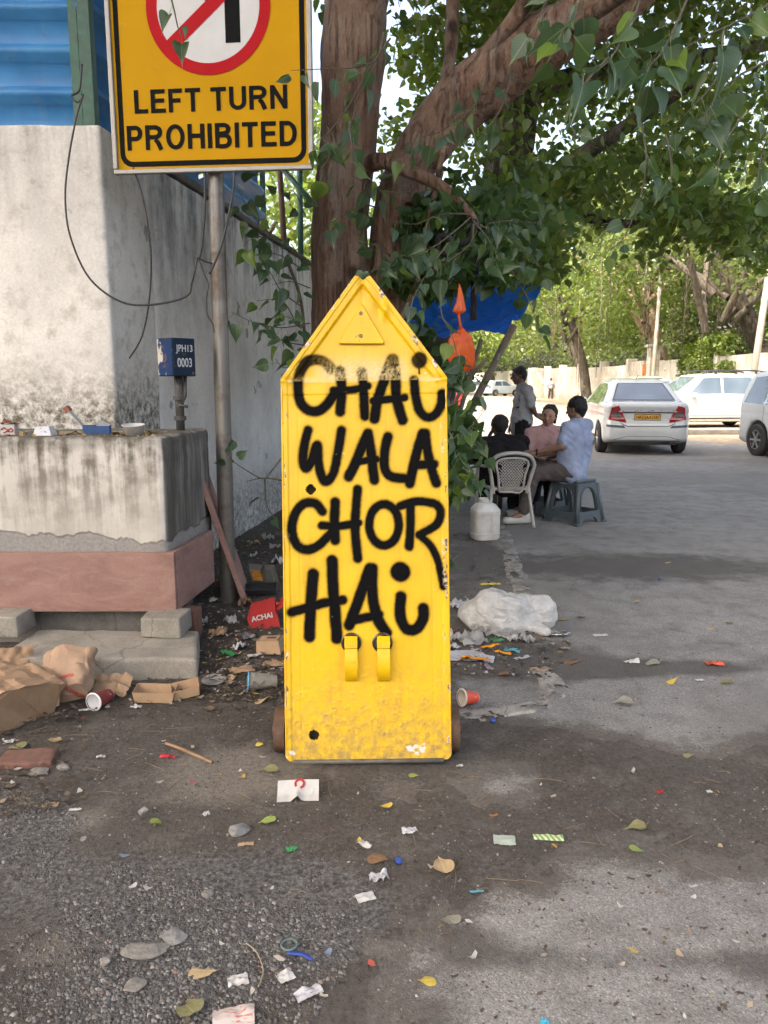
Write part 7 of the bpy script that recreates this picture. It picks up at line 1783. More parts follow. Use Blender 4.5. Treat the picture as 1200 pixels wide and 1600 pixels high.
# ------------------------------------------------------------------ litter
def on_ground(o, u, v, dz=0.0, rot=(0, 0, 0), z=None):
    q = G(u, v, z if z is not None else 0.01)
    o.location = (q.x, q.y, (z if z is not None else gz(q.x, q.y)) + dz); o.rotation_euler = rot; return o
def paper_mat(name, col, var=0.12, print_=None, pscale=40, thr=0.62, rough=0.8):
    n = NT(name); p = n.coord()
    c = n.mix(1.0, col, n.ramp(n.noise(18, 4, p), [(0.3, 1 - var), (0.7, 1.0)]), 'MULTIPLY')
    c = n.mix(n.ramp(n.noise(30, 5, p, 0.7), [(0.60, 0), (0.75, 0.5)]), c, tuple(x * 0.45 for x in col))
    if print_:
        c = n.mix(n.ramp(n.noise(1, 3, n.mapping(p, (pscale * 0.5, pscale * 3, pscale)), 0.7), [(thr, 0), (thr + 0.04, 0.9)]), c, print_)
    return n.out(c, rough)
def sheet(name, w, h, amp, seed, mat, n=12, parent=None, curl=0.0, skew=0.0, thick=True):
    u, v = np.meshgrid(np.linspace(-0.5, 0.5, n), np.linspace(-0.5, 0.5, n), indexing='xy')
    g_ = random.Random(seed); f = 3.2 / max(w, h)
    x = u * w + skew * v * h; y = v * h
    e = 0.03 * fbm2(u * 5 + seed, v * 5, 2, seed)
    amp = amp * 0.62
    z = amp * (np.abs(fbm2(x * f + seed, y * f, 3, seed)) * 2.2) + curl * (u * u) * w
    # creases
    for k in range(3):
        a = g_.uniform(0, 3.14); d = np.cos(a) * u + np.sin(a) * v - g_.uniform(-.25, .25); z += amp * 0.9 * np.maximum(0, 0.22 - np.abs(d))
    V = np.stack([x + e * w, y + e * h, z - z.min()], -1).reshape(-1, 3)
    me = fast_mesh(name, V, gridfaces(n, n)); me.polygons.foreach_set('use_smooth', np.ones(len(me.polygons), bool))
    return link(name, me, mat, parent)
def blob_bag(name, parts, lo, hi, mat, amp=0.02, freq=12, res=0.007, seed=0, parent=None, aniso=(1, 1, 1), floor=0.0):
    S = SDF(lo, hi, res)
    for q in parts:
        if q[0] == 'e': S.ell(q[1], q[2], q[3] if len(q) > 3 else None, 0.03)
        else: S.cap(q[1], q[2], q[3], q[4], 0.03)
    S.noise(amp, freq, seed, 2, aniso)
    w_ = np.argwhere(np.abs(S.D) < 0.05); P_ = S.lo + w_ * S.res
    for fr_, am_ in ((freq * 0.9, 0.6), (freq * 2.3, 0.32), (freq * 5, 0.10)):
        rd_ = np.abs(vnoise(P_ * fr_ * np.array([1, 1, 1.6]) + seed, seed + 31)); S.D[tuple(w_.T)] += (amp * am_ * (rd_ - 0.3)).astype(np.float32)
    if floor is not None: S.clip(2, floor)
    return link(name, S.mesh(name), mat, parent, True)
def lay(o, label, cat, u, v, rz=0, dz=0.002, rx=0, ry=0, group=None, z=None):
    group = group or {'litter': 'paper and plastic litter', 'stone': 'loose stones on the dirt', 'paper strip': 'orange paper strips', 'cap': 'bottle caps', 'paper bag': 'brown paper bags'}.get(cat)
    on_ground(o, u, v, dz, (rx, ry, rz), z); return tag(o, label, cat, group)

M_white_p = paper_mat('white_paper', (0.50, 0.495, 0.475), 0.25); M_news = paper_mat('printed_paper', (0.46, 0.46, 0.48), 0.2, (0.10, 0.10, 0.14), 60, 0.60)
M_kraft = paper_mat('kraft_paper', (0.335, 0.215, 0.128), 0.22); M_kraft2 = paper_mat('kraft_card', (0.38, 0.255, 0.155), 0.2)
M_kraft_r = paper_mat('kraft_red_print', (0.34, 0.225, 0.15), 0.2)
M_redp = paper_mat('red_card', (0.36, 0.018, 0.018), 0.3); M_orangep = paper_mat('orange_paper', (0.72, 0.27, 0.01)); M_bluep = plain('blue_plastic', (0.015, 0.05, 0.26), 0.5, var=0.3, scale=60)
M_greenp = paper_mat('green_wrapper', (0.03, 0.24, 0.08), 0.3, (0.5, 0.5, 0.4), 30, 0.66, 0.35); M_cyanp = paper_mat('cyan_wrapper', (0.08, 0.36, 0.45), 0.2, rough=0.4); M_yellowp = paper_mat('yellow_wrapper', (0.62, 0.50, 0.05), 0.2, (0.25, 0.05, 0.05), 30, 0.6, 0.4)
M_foil = plain('crumpled_foil', (0.55, 0.55, 0.54), 0.25, 0.85, var=0.3, scale=30, bump=0.6)
def mk_poly(name, col, tr=0.45):
    n = NT(name); c = n.mix(n.ramp(n.noise(20, 4), [(0.35, 0), (0.7, 1)]), col, tuple(x * 0.72 for x in col)); n.bump(n.math('ADD', n.math('ABSOLUTE', n.math('SUBTRACT', n.noise(16, 3, None, 0.5, 1.5), 0.5)), n.math('MULTIPLY', n.noise(60, 4, None, 0.6), 0.25)), 1.0, 0.03)
    return translucent(n, c, tuple(min(1, x * 1.1) for x in col), tr, 0.14)
M_polyw = mk_poly('white_polythene', (0.62, 0.62, 0.60)); M_polyd = mk_poly('dingy_polythene', (0.74, 0.735, 0.71), 0.35)
M_stone = mk_concrete('grey_stone', (0.14, 0.138, 0.135), (0.27, 0.265, 0.255), 30); M_stone_l = mk_concrete('pale_stone', (0.15, 0.142, 0.13), (0.24, 0.228, 0.208), 30)
def dry_leaf_mat(name, a, b): 
    n = NT(name); c = n.mix(n.ramp(n.noise(7, 5, None, 0.6), [(0.3, 0), (0.7, 1)]), a, b); uv = n.sep(n.coord('UV'))
    ax = n.math('ABSOLUTE', n.math('SUBTRACT', uv[0], 0.5)); c = n.mix(n.ramp(ax, [(0.005, 0.7), (0.02, 0)]), c, tuple(x * 1.5 for x in b)); return n.out(c, 0.7)
M_dl = {'brown': dry_leaf_mat('dry_leaf_brown', (0.12, 0.065, 0.035), (0.21, 0.125, 0.07)), 'tan': dry_leaf_mat('dry_leaf_tan', (0.28, 0.20, 0.11), (0.40, 0.30, 0.17)), 'olive': dry_leaf_mat('dry_leaf_olive', (0.12, 0.115, 0.045), (0.22, 0.21, 0.10)),
        'yellow': dry_leaf_mat('dry_leaf_yellow', (0.42, 0.29, 0.04), (0.55, 0.42, 0.08)), 'grey': dry_leaf_mat('dry_leaf_grey', (0.17, 0.16, 0.125), (0.27, 0.26, 0.21)), 'green': dry_leaf_mat('fallen_leaf_green', (0.14, 0.20, 0.04), (0.25, 0.30, 0.08))}
DRY = [leaf_mesh(50 + i, 0.35, 0.5, False) for i in range(4)]
def dry_leaf(kind, u, v, size, rz, label, seed, flip=False):
    me = DRY[seed % 4].copy(); me.materials.clear(); me.materials.append(M_dl[kind])
    o = bpy.data.objects.new('fallen_leaf', me); COL.objects.link(o); o.scale = (size, size, size * (1 if not flip else 1))
    rr = random.Random(seed); lay(o, label, 'leaf', u, v, rz, 0.012 if not flip else 0.006, rr.uniform(-.1, .1) + (math.pi if flip else 0), rr.uniform(-.12, .12), 'fallen leaves on the ground')
    return o
def rock(name, u, v, size, seed, mat, label, cat='stone', sink=0.3):
    bm = bmesh.new(); bmesh.ops.create_icosphere(bm, subdivisions=3, radius=1.0); P_ = np.array([v_.co[:] for v_ in bm.verts])
    r = 1 + 0.45 * fbm(P_ * 1.1 + seed, 3, seed); fl_ = rng.normal(size=(7, 3)); fl_ /= np.linalg.norm(fl_, axis=1, keepdims=True); Q = P_ * r[:, None]
    for f_ in fl_: Q = Q - np.maximum(Q @ f_ - 0.72, 0)[:, None] * f_
    Q = Q * np.array(size)
    for v_, q in zip(bm.verts, Q): v_.co = q
    me = bpy.data.meshes.new(name); bm.to_mesh(me); bm.free(); o = link(name, me, mat)
    return lay(o, label, cat, u, v, 0.3 * math.sin(seed), size[2] * (1 - sink) * 0.8)
# ---- pile beside the barricade
q = G(795, 985)
o = blob_bag('plastic_sack', [('e', (-.07, 0, .10), (.20, .15, .12)), ('e', (-.17, .02, .07), (.12, .11, .09)), ('c', (.05, .0, .09), (.20, .0, .085), .10, .085), ('c', (.20, 0, .085), (.265, .0, .07), .07, .03), ('c', (.09, -.08, .04), (.17, -.17, .02), .05, .025), ('e', (-.02, -.09, .06), (.12, .06, .06))], (-.40, -.30, -.02), (.38, .25, .30), M_polyd, 0.030, 8, 0.006, 3, None, (1, 1, 1.3))
lay(o, 'big dingy white plastic sack of rubbish slumped beside the kerb line', 'sack', 795, 978, 0.12)
for u, v, w, h, a, sd, lab, m, rz in ((737, 1000, .15, .16, .05, 1, 'torn white carrier bag lying at the foot of the sack', M_polyw, .3), (785, 990, .18, .12, .045, 2, 'clear crumpled polythene under the front of the sack', M_polyw, -.2), (717, 945, .12, .11, .06, 3, 'crumpled bluish paper close to the barricade edge', M_news, .5),
                                      (728, 1022, .20, .15, .012, 4, 'printed white sheet with lettering beside the barricade', M_news, .15), (748, 1028, .16, .09, .012, 5, 'folded printed sheet poking out below the first sheet', M_news, -.25), (800, 1015, .09, .045, .014, 6, 'pale cyan snack wrapper by the sack', M_cyanp, -.35), (776, 1000, .07, .055, .022, 7, 'bright green crumpled wrapper among the papers', M_greenp, .4),
                                      (766, 912, .15, .055, .012, 8, 'yellow snack packet lying behind the sack', M_yellowp, .25), (843, 1046, .085, .035, .018, 9, 'torn tan and white wrapper near the kerb line', M_kraft2, -.3), (987, 1033, .075, .035, .02, 10, 'crumpled white tissue out on the asphalt', M_white_p, .1), (1117, 1036, .09, .055, .02, 11, 'orange red crumpled packet far out on the road', paper_mat('orange_red_packet', (0.60, 0.09, 0.04), 0.2, (0.7, 0.6, 0.5), 30, 0.64, 0.4), -.1),
                                      (938, 991, .085, .035, .006, 12, 'flat white scrap on the asphalt right of the sack', M_white_p, .15), (1094, 1061, .04, .022, .008, 13, 'small white scrap beside a dry leaf on the road', M_white_p, .2), (816, 1012 + 14, .10, .03, .006, 14, 'greyish paper strip lying in front of the sack', M_news, .5), (703, 990, .12, .08, .04, 15, 'dark red and white wrapper squeezed against the barricade', paper_mat('maroon_wrapper', (0.16, 0.04, 0.04), 0.3, (0.5, 0.5, 0.5), 20, 0.6), .9),
                                      (640, 1300, .05, .03, .01, 16, 'tiny grey paper scrap in the dirt before the barricade', M_news, .2)):
    lay(sheet('litter_sheet', w, h, a, sd, m, 14), lab, 'litter', u, v, rz, 0.004)
for u, v, w, h, rz, lab, sd in ((766, 1012, .12, .035, .5, 'orange printed strip arching over the white sheets', 21), (742, 1031, .14, .03, -.35, 'orange printed strip along the lower sheet edge', 22), (786, 1022, .09, .025, -.5, 'short orange strip by the cyan wrapper', 23)):
    lay(sheet('paper_strip', w, h, .02, sd, M_orangep, 10), lab, 'paper strip', u, v, rz, 0.016)
lay(sheet('banana_skin', .13, .03, .02, 31, plain('banana_peel', (0.42, 0.27, 0.05), 0.6, var=0.5, scale=40), 10), 'yellow fruit peel at the tail of the sack', 'peel', 872, 968, .1, .004)
lay(sheet('husk', .09, .07, .05, 32, plain('brown_husk', (0.32, 0.15, 0.05), 0.7, var=0.4, scale=30), 10), 'orange brown husk tucked under the sack', 'husk', 836, 968, .9, .006)
fd = MB().lathe([(0.0, 0.004), (0.055, 0.004), (0.062, 0.012), (0.072, 0.014), (0.072, 0.011)], 24).build('foil_cover', M_foil, smooth=True); fd.scale = (1.15, 0.62, 1); lay(fd, 'dull silver foil tray lid lying beyond the sack', 'lid', 868, 990, -.15, .006)
def cup(name, r0, r1, h, mat, label, u, v, rot, inner, rim=None, dz=0.0):
    c = empty(name); tag(c, label, 'cup')
    MB().lathe([(r0, 0), (r1, h), (r1 + .003, h), (r1 + .003, h + .003), (r1 - .001, h + .002)], 24).build('wall', mat, c, True, 50)
    MB().lathe([(r1 - .0012, h + .0005), (r0 - .0012, .003), (0, .003)], 24).build('lining', inner, c, True)
    MB().lathe([(r1 + .0005, h - .002), (r1 + .005, h - .001), (r1 + .005, h + .004), (r1 - .0005, h + .0045)], 24).build('rim', rim or inner, c, True)
    MB().lathe([(0, -.001), (r0, -.001), (r0, .001)], 24).build('base', inner, c)
    on_ground(c, u, v, dz, rot); return c
M_cupw = plain('cup_white', (0.60, 0.56, 0.49), 0.5, var=0.1); M_cupr = paper_mat('cup_red', (0.62, 0.075, 0.035), 0.15, (0.70, 0.55, 0.45), 26, 0.66, 0.45)
cup('paper_cup', .024, .036, .075, M_cupr, 'small red and white paper cup tipped over near the barricade', 744, 1097, (R(80), 0, R(-65)), M_cupw, dz=.032)
cup('paper_cup', .027, .036, .10, paper_mat('cup_maroon', (0.20, 0.03, 0.03), 0.2, (0.5, 0.4, 0.35), 22, 0.64), 'dark red paper cup with a white lid lying by the paper bags', 172, 1104, (R(86), 0, R(-20)), plain('lid_white', (0.72, 0.72, 0.72), 0.4), dz=.036)
cup('plastic_cup', .030, .043, .13, mk_poly('cloudy_plastic', (0.42, 0.40, 0.36), 0.4), 'cloudy plastic cup with a blue rim lying against the barricade', 432, 1082, (R(84), 0, R(-76)), mk_poly('cloudy_plastic_inside', (0.36, 0.34, 0.30), 0.4), plain('rim_blue', (0.10, 0.34, 0.52), 0.4), dz=.043)
def bottle_cap(u, v, label, rz):
    o = MB().lathe([(0, .010), (.009, .010), (.0105, .009), (.011, 0), (.0095, 0), (.009, .008), (0, .008)], 18).build('bottle_cap', M_bluep, smooth=True); lay(o, label, 'cap', u, v, rz, .008, R(40)); return o
bottle_cap(770, 1126, 'blue bottle cap beside the worn kerb line', .2); bottle_cap(1030, 905, 'blue bottle cap far out on the asphalt', .5); bottle_cap(622, 1349, 'dark blue cap pressed in the dirt before the barricade', .5)
# ---- in front of the barricade
wc_ = empty('paper_card'); tag(wc_, 'curled white card with a red mark before the barricade', 'card'); on_ground(wc_, 466, 1243, 0.004, (R(8), 0, R(4)))
V = []; n_ = 13
for i in range(n_):
    for j in range(n_):
        a, b = i / (n_ - 1) - .5, j / (n_ - 1) - .5; fold = max(0, .12 - abs(a + .02)) * .22 * (1 - (b + .5)) 
        V.append((a * .145, b * .085 - .01 * a * a, fold + .045 * max(0, b + .1) ** 1.2 + .006))
link('card_sheet', fast_mesh('card', np.array(V), gridfaces(n_, n_)), M_white_p, wc_, True)
MB().lathe([(.011, 0), (.019, 0), (.019, .001), (.011, .001)], 20, Matrix.Translation((.005, .026, .026)) @ Matrix.Rotation(R(32), 4, 'X')).build('red_mark', M_redp, wc_)
for u, v, w, h, a, sd, lab, m, rz in ((788, 1312, .085, .065, .006, 41, 'square greenish ticket lying flat in the dirt', paper_mat('green_ticket', (0.36, 0.42, 0.36), 0.2), -.1), (592, 1373, .07, .045, .02, 42, 'crumpled printed receipt before the barricade', M_news, .3), (571, 1402, .065, .045, .006, 43, 'small flat white ticket on the dirt', M_white_p, .35),
                                      (262, 1187, .075, .032, .014, 44, 'shiny red sweet wrapper beside the stick', paper_mat('red_wrapper', (0.40, 0.02, 0.035), 0.3, (0.6, 0.5, 0.5), 20, 0.66, 0.3), -.1), (158, 1190, .04, .03, .01, 45, 'small cream scrap left of the red wrapper', M_white_p, .4), (213, 1114, .06, .03, .02, 46, 'folded white tissue in front of the carton', M_white_p, -.1),
                                      (372, 1536, .06, .04, .012, 47, 'pale grey paper scrap among the gravel', M_white_p, .3), (446, 1528, .05, .045, .008, 48, 'notched white card scrap near the gravel edge', M_white_p, .6), (482, 1553, .08, .04, .012, 49, 'long torn grey paper near the bottom of the scene', M_news, .5), (365, 1592, .115, .07, .014, 50, 'reddish printed newspaper scrap at the very front', paper_mat('red_newsprint', (0.52, 0.46, 0.42), 0.15, (0.45, 0.12, 0.10), 40, 0.56), .2),
                                      (456, 1330, .04, .03, .012, 51, 'bright green and white wrapper scrap in the dirt', M_greenp, .4), (569, 1322, .06, .03, .01, 52, 'white bent paper strip before the barricade', M_white_p, -.7), (384, 1322, .06, .022, .008, 53, 'flattened tan wrapper on the dirt', M_kraft2, .15), (322, 1276, .03, .025, .012, 54, 'tiny folded white paper on the dirt', M_white_p, .8),
                                      (118, 1271, .05, .016, .006, 55, 'thin white strip near the brick', M_white_p, .1), (14, 1168, .05, .028, .01, 56, 'white scrap below the big paper bag', M_white_p, .3), (650, 1178, .0, .0, 0, 57, '', None, 0), (1030, 1240, .035, .02, .01, 58, 'red crumpled scrap in the dark dirt band', M_redp, .3), (1108, 1238, .025, .02, .004, 59, 'small white square on the dark dirt band', M_white_p, .2),
                                      (718, 1196, .03, .018, .012, 60, 'crushed pinkish scrap by the iron wheel', M_white_p, .3), (850, 1596, .03, .02, .01, 61, 'blue and white scrap at the bottom edge', paper_mat('cyan_scrap', (0.05, 0.35, 0.5)), .9), (745, 1390, .05, .01, .004, 62, 'thin cyan strip on the dirt', M_cyanp, .1)):
    if m: lay(sheet('litter_sheet', w * .82, h * .82, a, sd, m, 12), lab, 'litter', u, v, rz, 0.004)
n = NT('striped_paper'); s_ = n.math('FRACT', n.math('MULTIPLY', n.math('ADD', n.sep(n.coord())[0], n.math('MULTIPLY', n.sep(n.coord())[1], 0.4)), 60)); M_strp = n.out(n.mix(n.ramp(s_, [(0.48, 0), (0.52, 1)]), (0.55, 0.58, 0.35), (0.16, 0.30, 0.10)), 0.6)
lay(sheet('litter_sheet', .095, .032, .006, 63, M_strp, 12), 'green and white striped paper slip on the dirt', 'litter', 857, 1307, -.08, .004)
stk = MB().tube(smooth_path([(-.13, .02, .012), (-.05, .005, .015), (.04, -.012, .013), (.13, -.03, .010)], 4), [.006, .0062, .006, .0065, .006, .0065, .006, .006, .0065, .006, .006, .006, .007], 8).build('stick', plain('dry_stick', (0.24, 0.15, 0.085), 0.8, var=0.3, scale=40), smooth=True); lay(stk, 'straight brown stick lying beside the red wrapper', 'stick', 296, 1184, R(-24), .004)
o = MB().tube(smooth_path([(-.035, 0, .004), (0, .004, .006), (.035, -.006, .004)], 4), [.004, .006, .007, .007, .006, .006, .006, .005, .003], 8, flat=0.5).build('plastic_strip', M_bluep, smooth=True); lay(o, 'blue plastic strip in the dirt near the rubber ring', 'strip', 470, 1495, R(-15))
o = MB().tube([(.02 * math.cos(t), .02 * math.sin(t), .003) for t in np.linspace(0, 6.2832, 25)], .003, 6, caps=False).build('rubber_ring', plain('green_rubber', (0.10, 0.16, 0.15), 0.5), smooth=True); lay(o, 'small greenish rubber ring in the dirt', 'ring', 452, 1478)
o = MB().tube(smooth_path([(-.03, .07, .006), (.0, .03, .010), (.02, -.03, .006), (.01, -.08, .005)], 5), .0016, 5).build('straw', plain('dry_straw', (0.30, 0.25, 0.16), 0.8), smooth=True); lay(o, 'thin curved dry straw lying on the gravel', 'straw', 400, 1508, .1)
# ---- fallen leaves that can be told apart
LV = [('brown', 880, 1032, .11, 1.4, 'curled brown leaf in front of the white sack'), ('brown', 843, 1000, .10, -.6, 'smooth brown leaf touching the sack'), ('grey', 990, 1099, .115, 1.5, 'flat grey green leaf on the open asphalt'), ('yellow', 1041, 1064, .07, 1.7, 'yellow green leaf on the asphalt beyond the grey leaf'), ('olive', 1146, 1066, .085, 1.5, 'olive leaf near the right side of the road'), ('grey', 1030, 1035, .10, 1.6, 'dull leaf beside the red packet on the road'),
      ('tan', 1105, 1000 - 20, .06, 1.3, 'small yellowish leaf far out on the road'), ('yellow', 885, 1004, .06, .3, 'thin yellowish leaf stalk past the sack'), ('grey', 890, 1015, .08, 1.1, 'pale curled leaf near the foil lid'), ('olive', 1067, 1178, .05, 1.4, 'small olive leaf on the dark dirt band'), ('tan', 697, 1366, .10, .2, 'large tan leaf in the dirt right of centre'), ('yellow', 608, 1266, .065, .6, 'orange yellow leaf before the barricade'),
      ('yellow', 680, 1527, .055, -1.2, 'bright yellow leaf on the pale asphalt'), ('green', 985, 1328, .06, -1.4, 'slim yellow green leaf on the asphalt edge'), ('olive', 432, 1211, .085, 1.3, 'olive brown leaf beside the white card'), ('brown', 235, 990 + 195, .0, 0, ''), ('tan', 86, 1172, .085, .4, 'tan leaf on the gravel below the big paper bag'), ('olive', 40, 1178, .09, 1.5, 'brown green leaf near the muddy brick'), ('tan', 92, 1258, .09, -1.1, 'wrinkled yellowish leaf near the brick'),
      ('green', 235, 1292, .06, -1.2, 'slim green leaf on the bare dirt'), ('green', 430, 1288, .07, 1.5, 'thin yellow green leaf on the dirt left of centre'), ('brown', 578, 1338, .09, .9, 'crumpled brown leaf before the white paper strip'), ('olive', 1010, 1293, .085, 1.5, 'flat dull leaf at the edge of the dirt band'), ('grey', 712, 1445, .08, .5, 'folded grey leaf standing on the asphalt'), ('tan', 297, 1520, .085, 1.4, 'pale leaf on the gravel in front of the big stone'),
      ('olive', 305, 1594, .10, .7, 'olive leaf at the front edge beside the newspaper'), ('brown', 730, 1032, .08, .2, 'dark brown leaf among the printed sheets'), ('tan', 400, 1100, .09, 1.2, 'orange brown leaf in the rubbish left of the barricade'), ('brown', 440, 1010, .11, 1.9, 'stiff brown leaf against the barricade edge'), ('brown', 795, 1052, .09, 1.5, 'brown curled leaf on the dark strip before the sack'), ('yellow', 402, 1165, .05, .8, 'tiny yellow leaf left of the iron wheel'),
      ('tan', 365, 1075, .12, 1.4, 'broad dry leaf beside the plastic lid'), ('brown', 330, 1120, .08, .7, 'dry leaf in front of the concrete step end'), ('green', 640, 1203 + 5, .05, 1.0, 'small green leaf under the barricade edge'), ('yellow', 1040, 772, .07, 1.5, 'pale leaf on the road past the stools'), ('tan', 1000, 940, .06, 1.5, 'dry speck of a leaf in the middle of the road'), ('yellow', 1040, 878, .055, 1.5, 'pale yellow leaf on the dark road stain'), ('brown', 912, 965, .07, .4, 'dark brown leaf on the asphalt right of the sack'), ('olive', 1145, 975, .06, .8, 'small olive leaf at the right of the road')]
for i, (k, u, v, s_, rz, lab) in enumerate(LV):
    if lab: dry_leaf(k, u, v, s_ * 0.82, rz, lab, 60 + i, flip=(i % 3 == 0))
# ---- stones
rock('stone', 228, 1490, (.066, .030, .013), 3, M_stone_l, 'largest pale flat stone lying in the gravel'); rock('stone', 270, 1468, (.040, .030, .009), 5, M_stone, 'dark flat stone just behind the largest pale stone')
rock('stone', 325, 1402, (.017, .015, .013), 7, M_stone_l, 'small round pale stone on the gravel edge'); rock('stone', 372, 1302, (.035, .028, .02), 9, M_stone, 'grey stone half buried in the dirt'); rock('stone', 225, 1273, (.018, .015, .015), 11, M_stone, 'small angular stone on the bare dirt'); rock('stone', 132, 1315, (.013, .011, .008), 13, M_stone_l, 'tiny pale pebble on the bare dirt')
rock('stone', 62, 1216, (.04, .03, .014), 15, M_stone_l, 'pale chunk of rubble beside the muddy brick'); rock('stone', 100, 1207, (.028, .024, .012), 17, M_stone, 'grey rubble lump next to the brick end'); rock('stone', 283, 958 + 24, (.03, .025, .02), 19, M_stone, 'small rubble lump by the propping block')
rock('stone', 210, 1545, (.028, .022, .010), 21, M_stone_l, 'pale flat stone in front of the largest stone'); rock('stone', 165, 1510, (.016, .015, .011), 23, M_stone_l, 'round pale stone left of the largest stone');
# ---- paper bags and cartons by the step
def bag_open(name, w, d, h, label, u, v, rot, mat, seed, crush=0.05, dz=0.0):
    # crumpled carrier: a tube of kraft paper closed at one end and squashed
    n_, m_ = 84, 44; V = []
    for i in range(m_):
        t = i / (m_ - 1)
        for k in range(n_):
            a = 2 * math.pi * k / n_; cx, sy = math.cos(a), math.sin(a)
            x = w / 2 * np.sign(cx) * abs(cx) ** 0.45; y = d / 2 * np.sign(sy) * abs(sy) ** 0.45
            s = 0.15 + 0.85 * min(1, t * 6) if i == 0 else 1
            V.append((x * (1 + 0.10 * math.sin(3 * t + seed)), y * (1 - 0.35 * t), t * h))
    V = np.array(V); f = 6.0
    for k in range(3):
        nz = fbm(V * f + 11.3 * k + seed, 3, seed + k); V[:, k] += crush * (nz if k < 2 else 0.5 * nz) * 1.1 + crush * 0.75 * (0.35 - np.abs(vnoise(V * 8 + k * 3.1 + seed, seed + 9))) + crush * 0.35 * (0.35 - np.abs(vnoise(V * 21 + k * 1.7 + seed, seed + 19)))
    F = [[i * n_ + k, i * n_ + (k + 1) % n_, (i + 1) * n_ + (k + 1) % n_, (i + 1) * n_ + k] for i in range(m_ - 1) for k in range(n_)]
    me = bpy.data.meshes.new(name); me.from_pydata([tuple(q) for q in V], [], F + [list(range(n_))[::-1]]); me.update()
    o = link(name, me, mat); me.polygons.foreach_set('use_smooth', np.zeros(len(me.polygons), bool))
    lay(o, label, 'paper bag', u, v, rot[2], dz, rot[0], rot[1]); return o
b1 = bag_open('paper_bag', .34, .20, .30, 'large crumpled brown paper bag lying at the left edge', 48, 1142, (R(-74), R(8), R(56)), M_kraft, 2, .045, .085)
b2 = bag_open('paper_bag', .21, .12, .24, 'crumpled brown paper bag with red printing leaning on the step', 108, 1112, (R(-60), R(-14), R(8)), M_kraft_r, 5, .036, .06)
lay(sheet('paper_scrap', .17, .13, .05, 71, M_kraft2, 14), 'folded piece of brown paper beside the printed bag', 'paper', 176, 1088, -.1, .025, R(22))
lay(sheet('paper_scrap', .19, .22, .06, 72, M_kraft, 14), 'dark brown torn paper standing behind the large bag', 'paper', 22, 1070, .4, .06, R(60))
M_redtxt = plain('red_ink', (0.42, 0.03, 0.03), 0.7)
bpy.context.view_layer.update()
def print_on(o, body, u, v, size, rotz, mat, xs=1.0):
    # red print wrapped on the crumpled surface by casting the letters on it
    me = text_mesh('printed_line', body, size, 0.0008, extrude=0.0)
    bm = bmesh.new(); bm.from_mesh(me); bmesh.ops.triangulate(bm, faces=bm.faces)
    bmesh.ops.subdivide_edges(bm, edges=[e for e in bm.edges if e.calc_length() > size * 0.25], cuts=1); 
    bvh = BVHTree.FromObject(o, bpy.context.evaluated_depsgraph_get()); Mi = o.matrix_world.inverted(); c_ = Vector((0, 0, CAM_H))
    cR = cam.rotation_euler.to_matrix(); sc = FPX / (G(u, v, .1) - c_).length
    bad = []
    for v_ in bm.verts:
        x, y = v_.co.x * sc * xs, v_.co.y * sc
        d = (Mi.to_3x3() @ ray(u + x * math.cos(rotz) - y * math.sin(rotz), v - (x * math.sin(rotz) + y * math.cos(rotz)))).normalized()
        h, nr, _, _ = bvh.ray_cast(Mi @ c_, d)
        if h is None: bad.append(v_); continue
        v_.co = h - d * 0.0035
    bmesh.ops.delete(bm, geom=bad, context='VERTS')
    bm.to_mesh(me); bm.free()
    if len(me.polygons): link('printed_line', me, mat, o)
print_on(b2, 'SAMOSA SAMOSA', 108, 1078, .026, R(-28), M_redtxt, 0.85)
print_on(b2, 'SAMOSA', 105, 1056, .018, R(12), M_redtxt)
def carton(name, w, d, h, label, u, v, rz, mat, flare=1.15, dz=0.0, tilt=0.0, rx=0.0):
    c = empty(name); tag(c, label, 'carton'); t = .002
    MB().box((0, 0, t), (w, d, t)).build('base', mat, c)
    for sx, sy, L_, k in ((0, -1, w, d), (0, 1, w, d), (-1, 0, d, w), (1, 0, d, w)):
        a = Vector((sx * w / 2, sy * d / 2, t)); b = Vector((sx * w / 2 * flare, sy * d / 2 * flare, h)); al = Vector((0, 1, 0)) if sx else Vector((1, 0, 0))
        q = [a - al * L_ / 2, a + al * L_ / 2, b + al * L_ / 2 * flare, b - al * L_ / 2 * flare]; nr = (q[1] - q[0]).cross(q[3] - q[0]).normalized() * .0012
        MB().add([p_ + nr for p_ in q] + [p_ - nr for p_ in q], [[0, 1, 2, 3], [7, 6, 5, 4], [0, 4, 5, 1], [1, 5, 6, 2], [2, 6, 7, 3], [3, 7, 4, 0]]).build('side_flap', mat, c)
    on_ground(c, u, v, dz, (rx, tilt, rz)); return c
carton('card_tray', .16, .10, .05, 'open brown card tray with a raised end lying by the step', 243, 1100, R(6), M_kraft2, 1.12, .004, R(4))
carton('card_tray', .11, .10, .045, 'second half of the opened brown card tray', 292, 1094, R(16), M_kraft2, 1.12, .006, R(-8))
c = carton('card_box', .13, .09, .075, 'small brown takeaway box with a handle slot by the barricade', 424, 1028, R(-10), M_kraft2, 0.92, .004, R(-4)); MB().box((0, 0, .076), (.10, .07, .002)).build('lid', M_kraft2, c); MB().box((.01, 0, .0775), (.05, .02, .001)).build('handle_slot', M_trim, c)
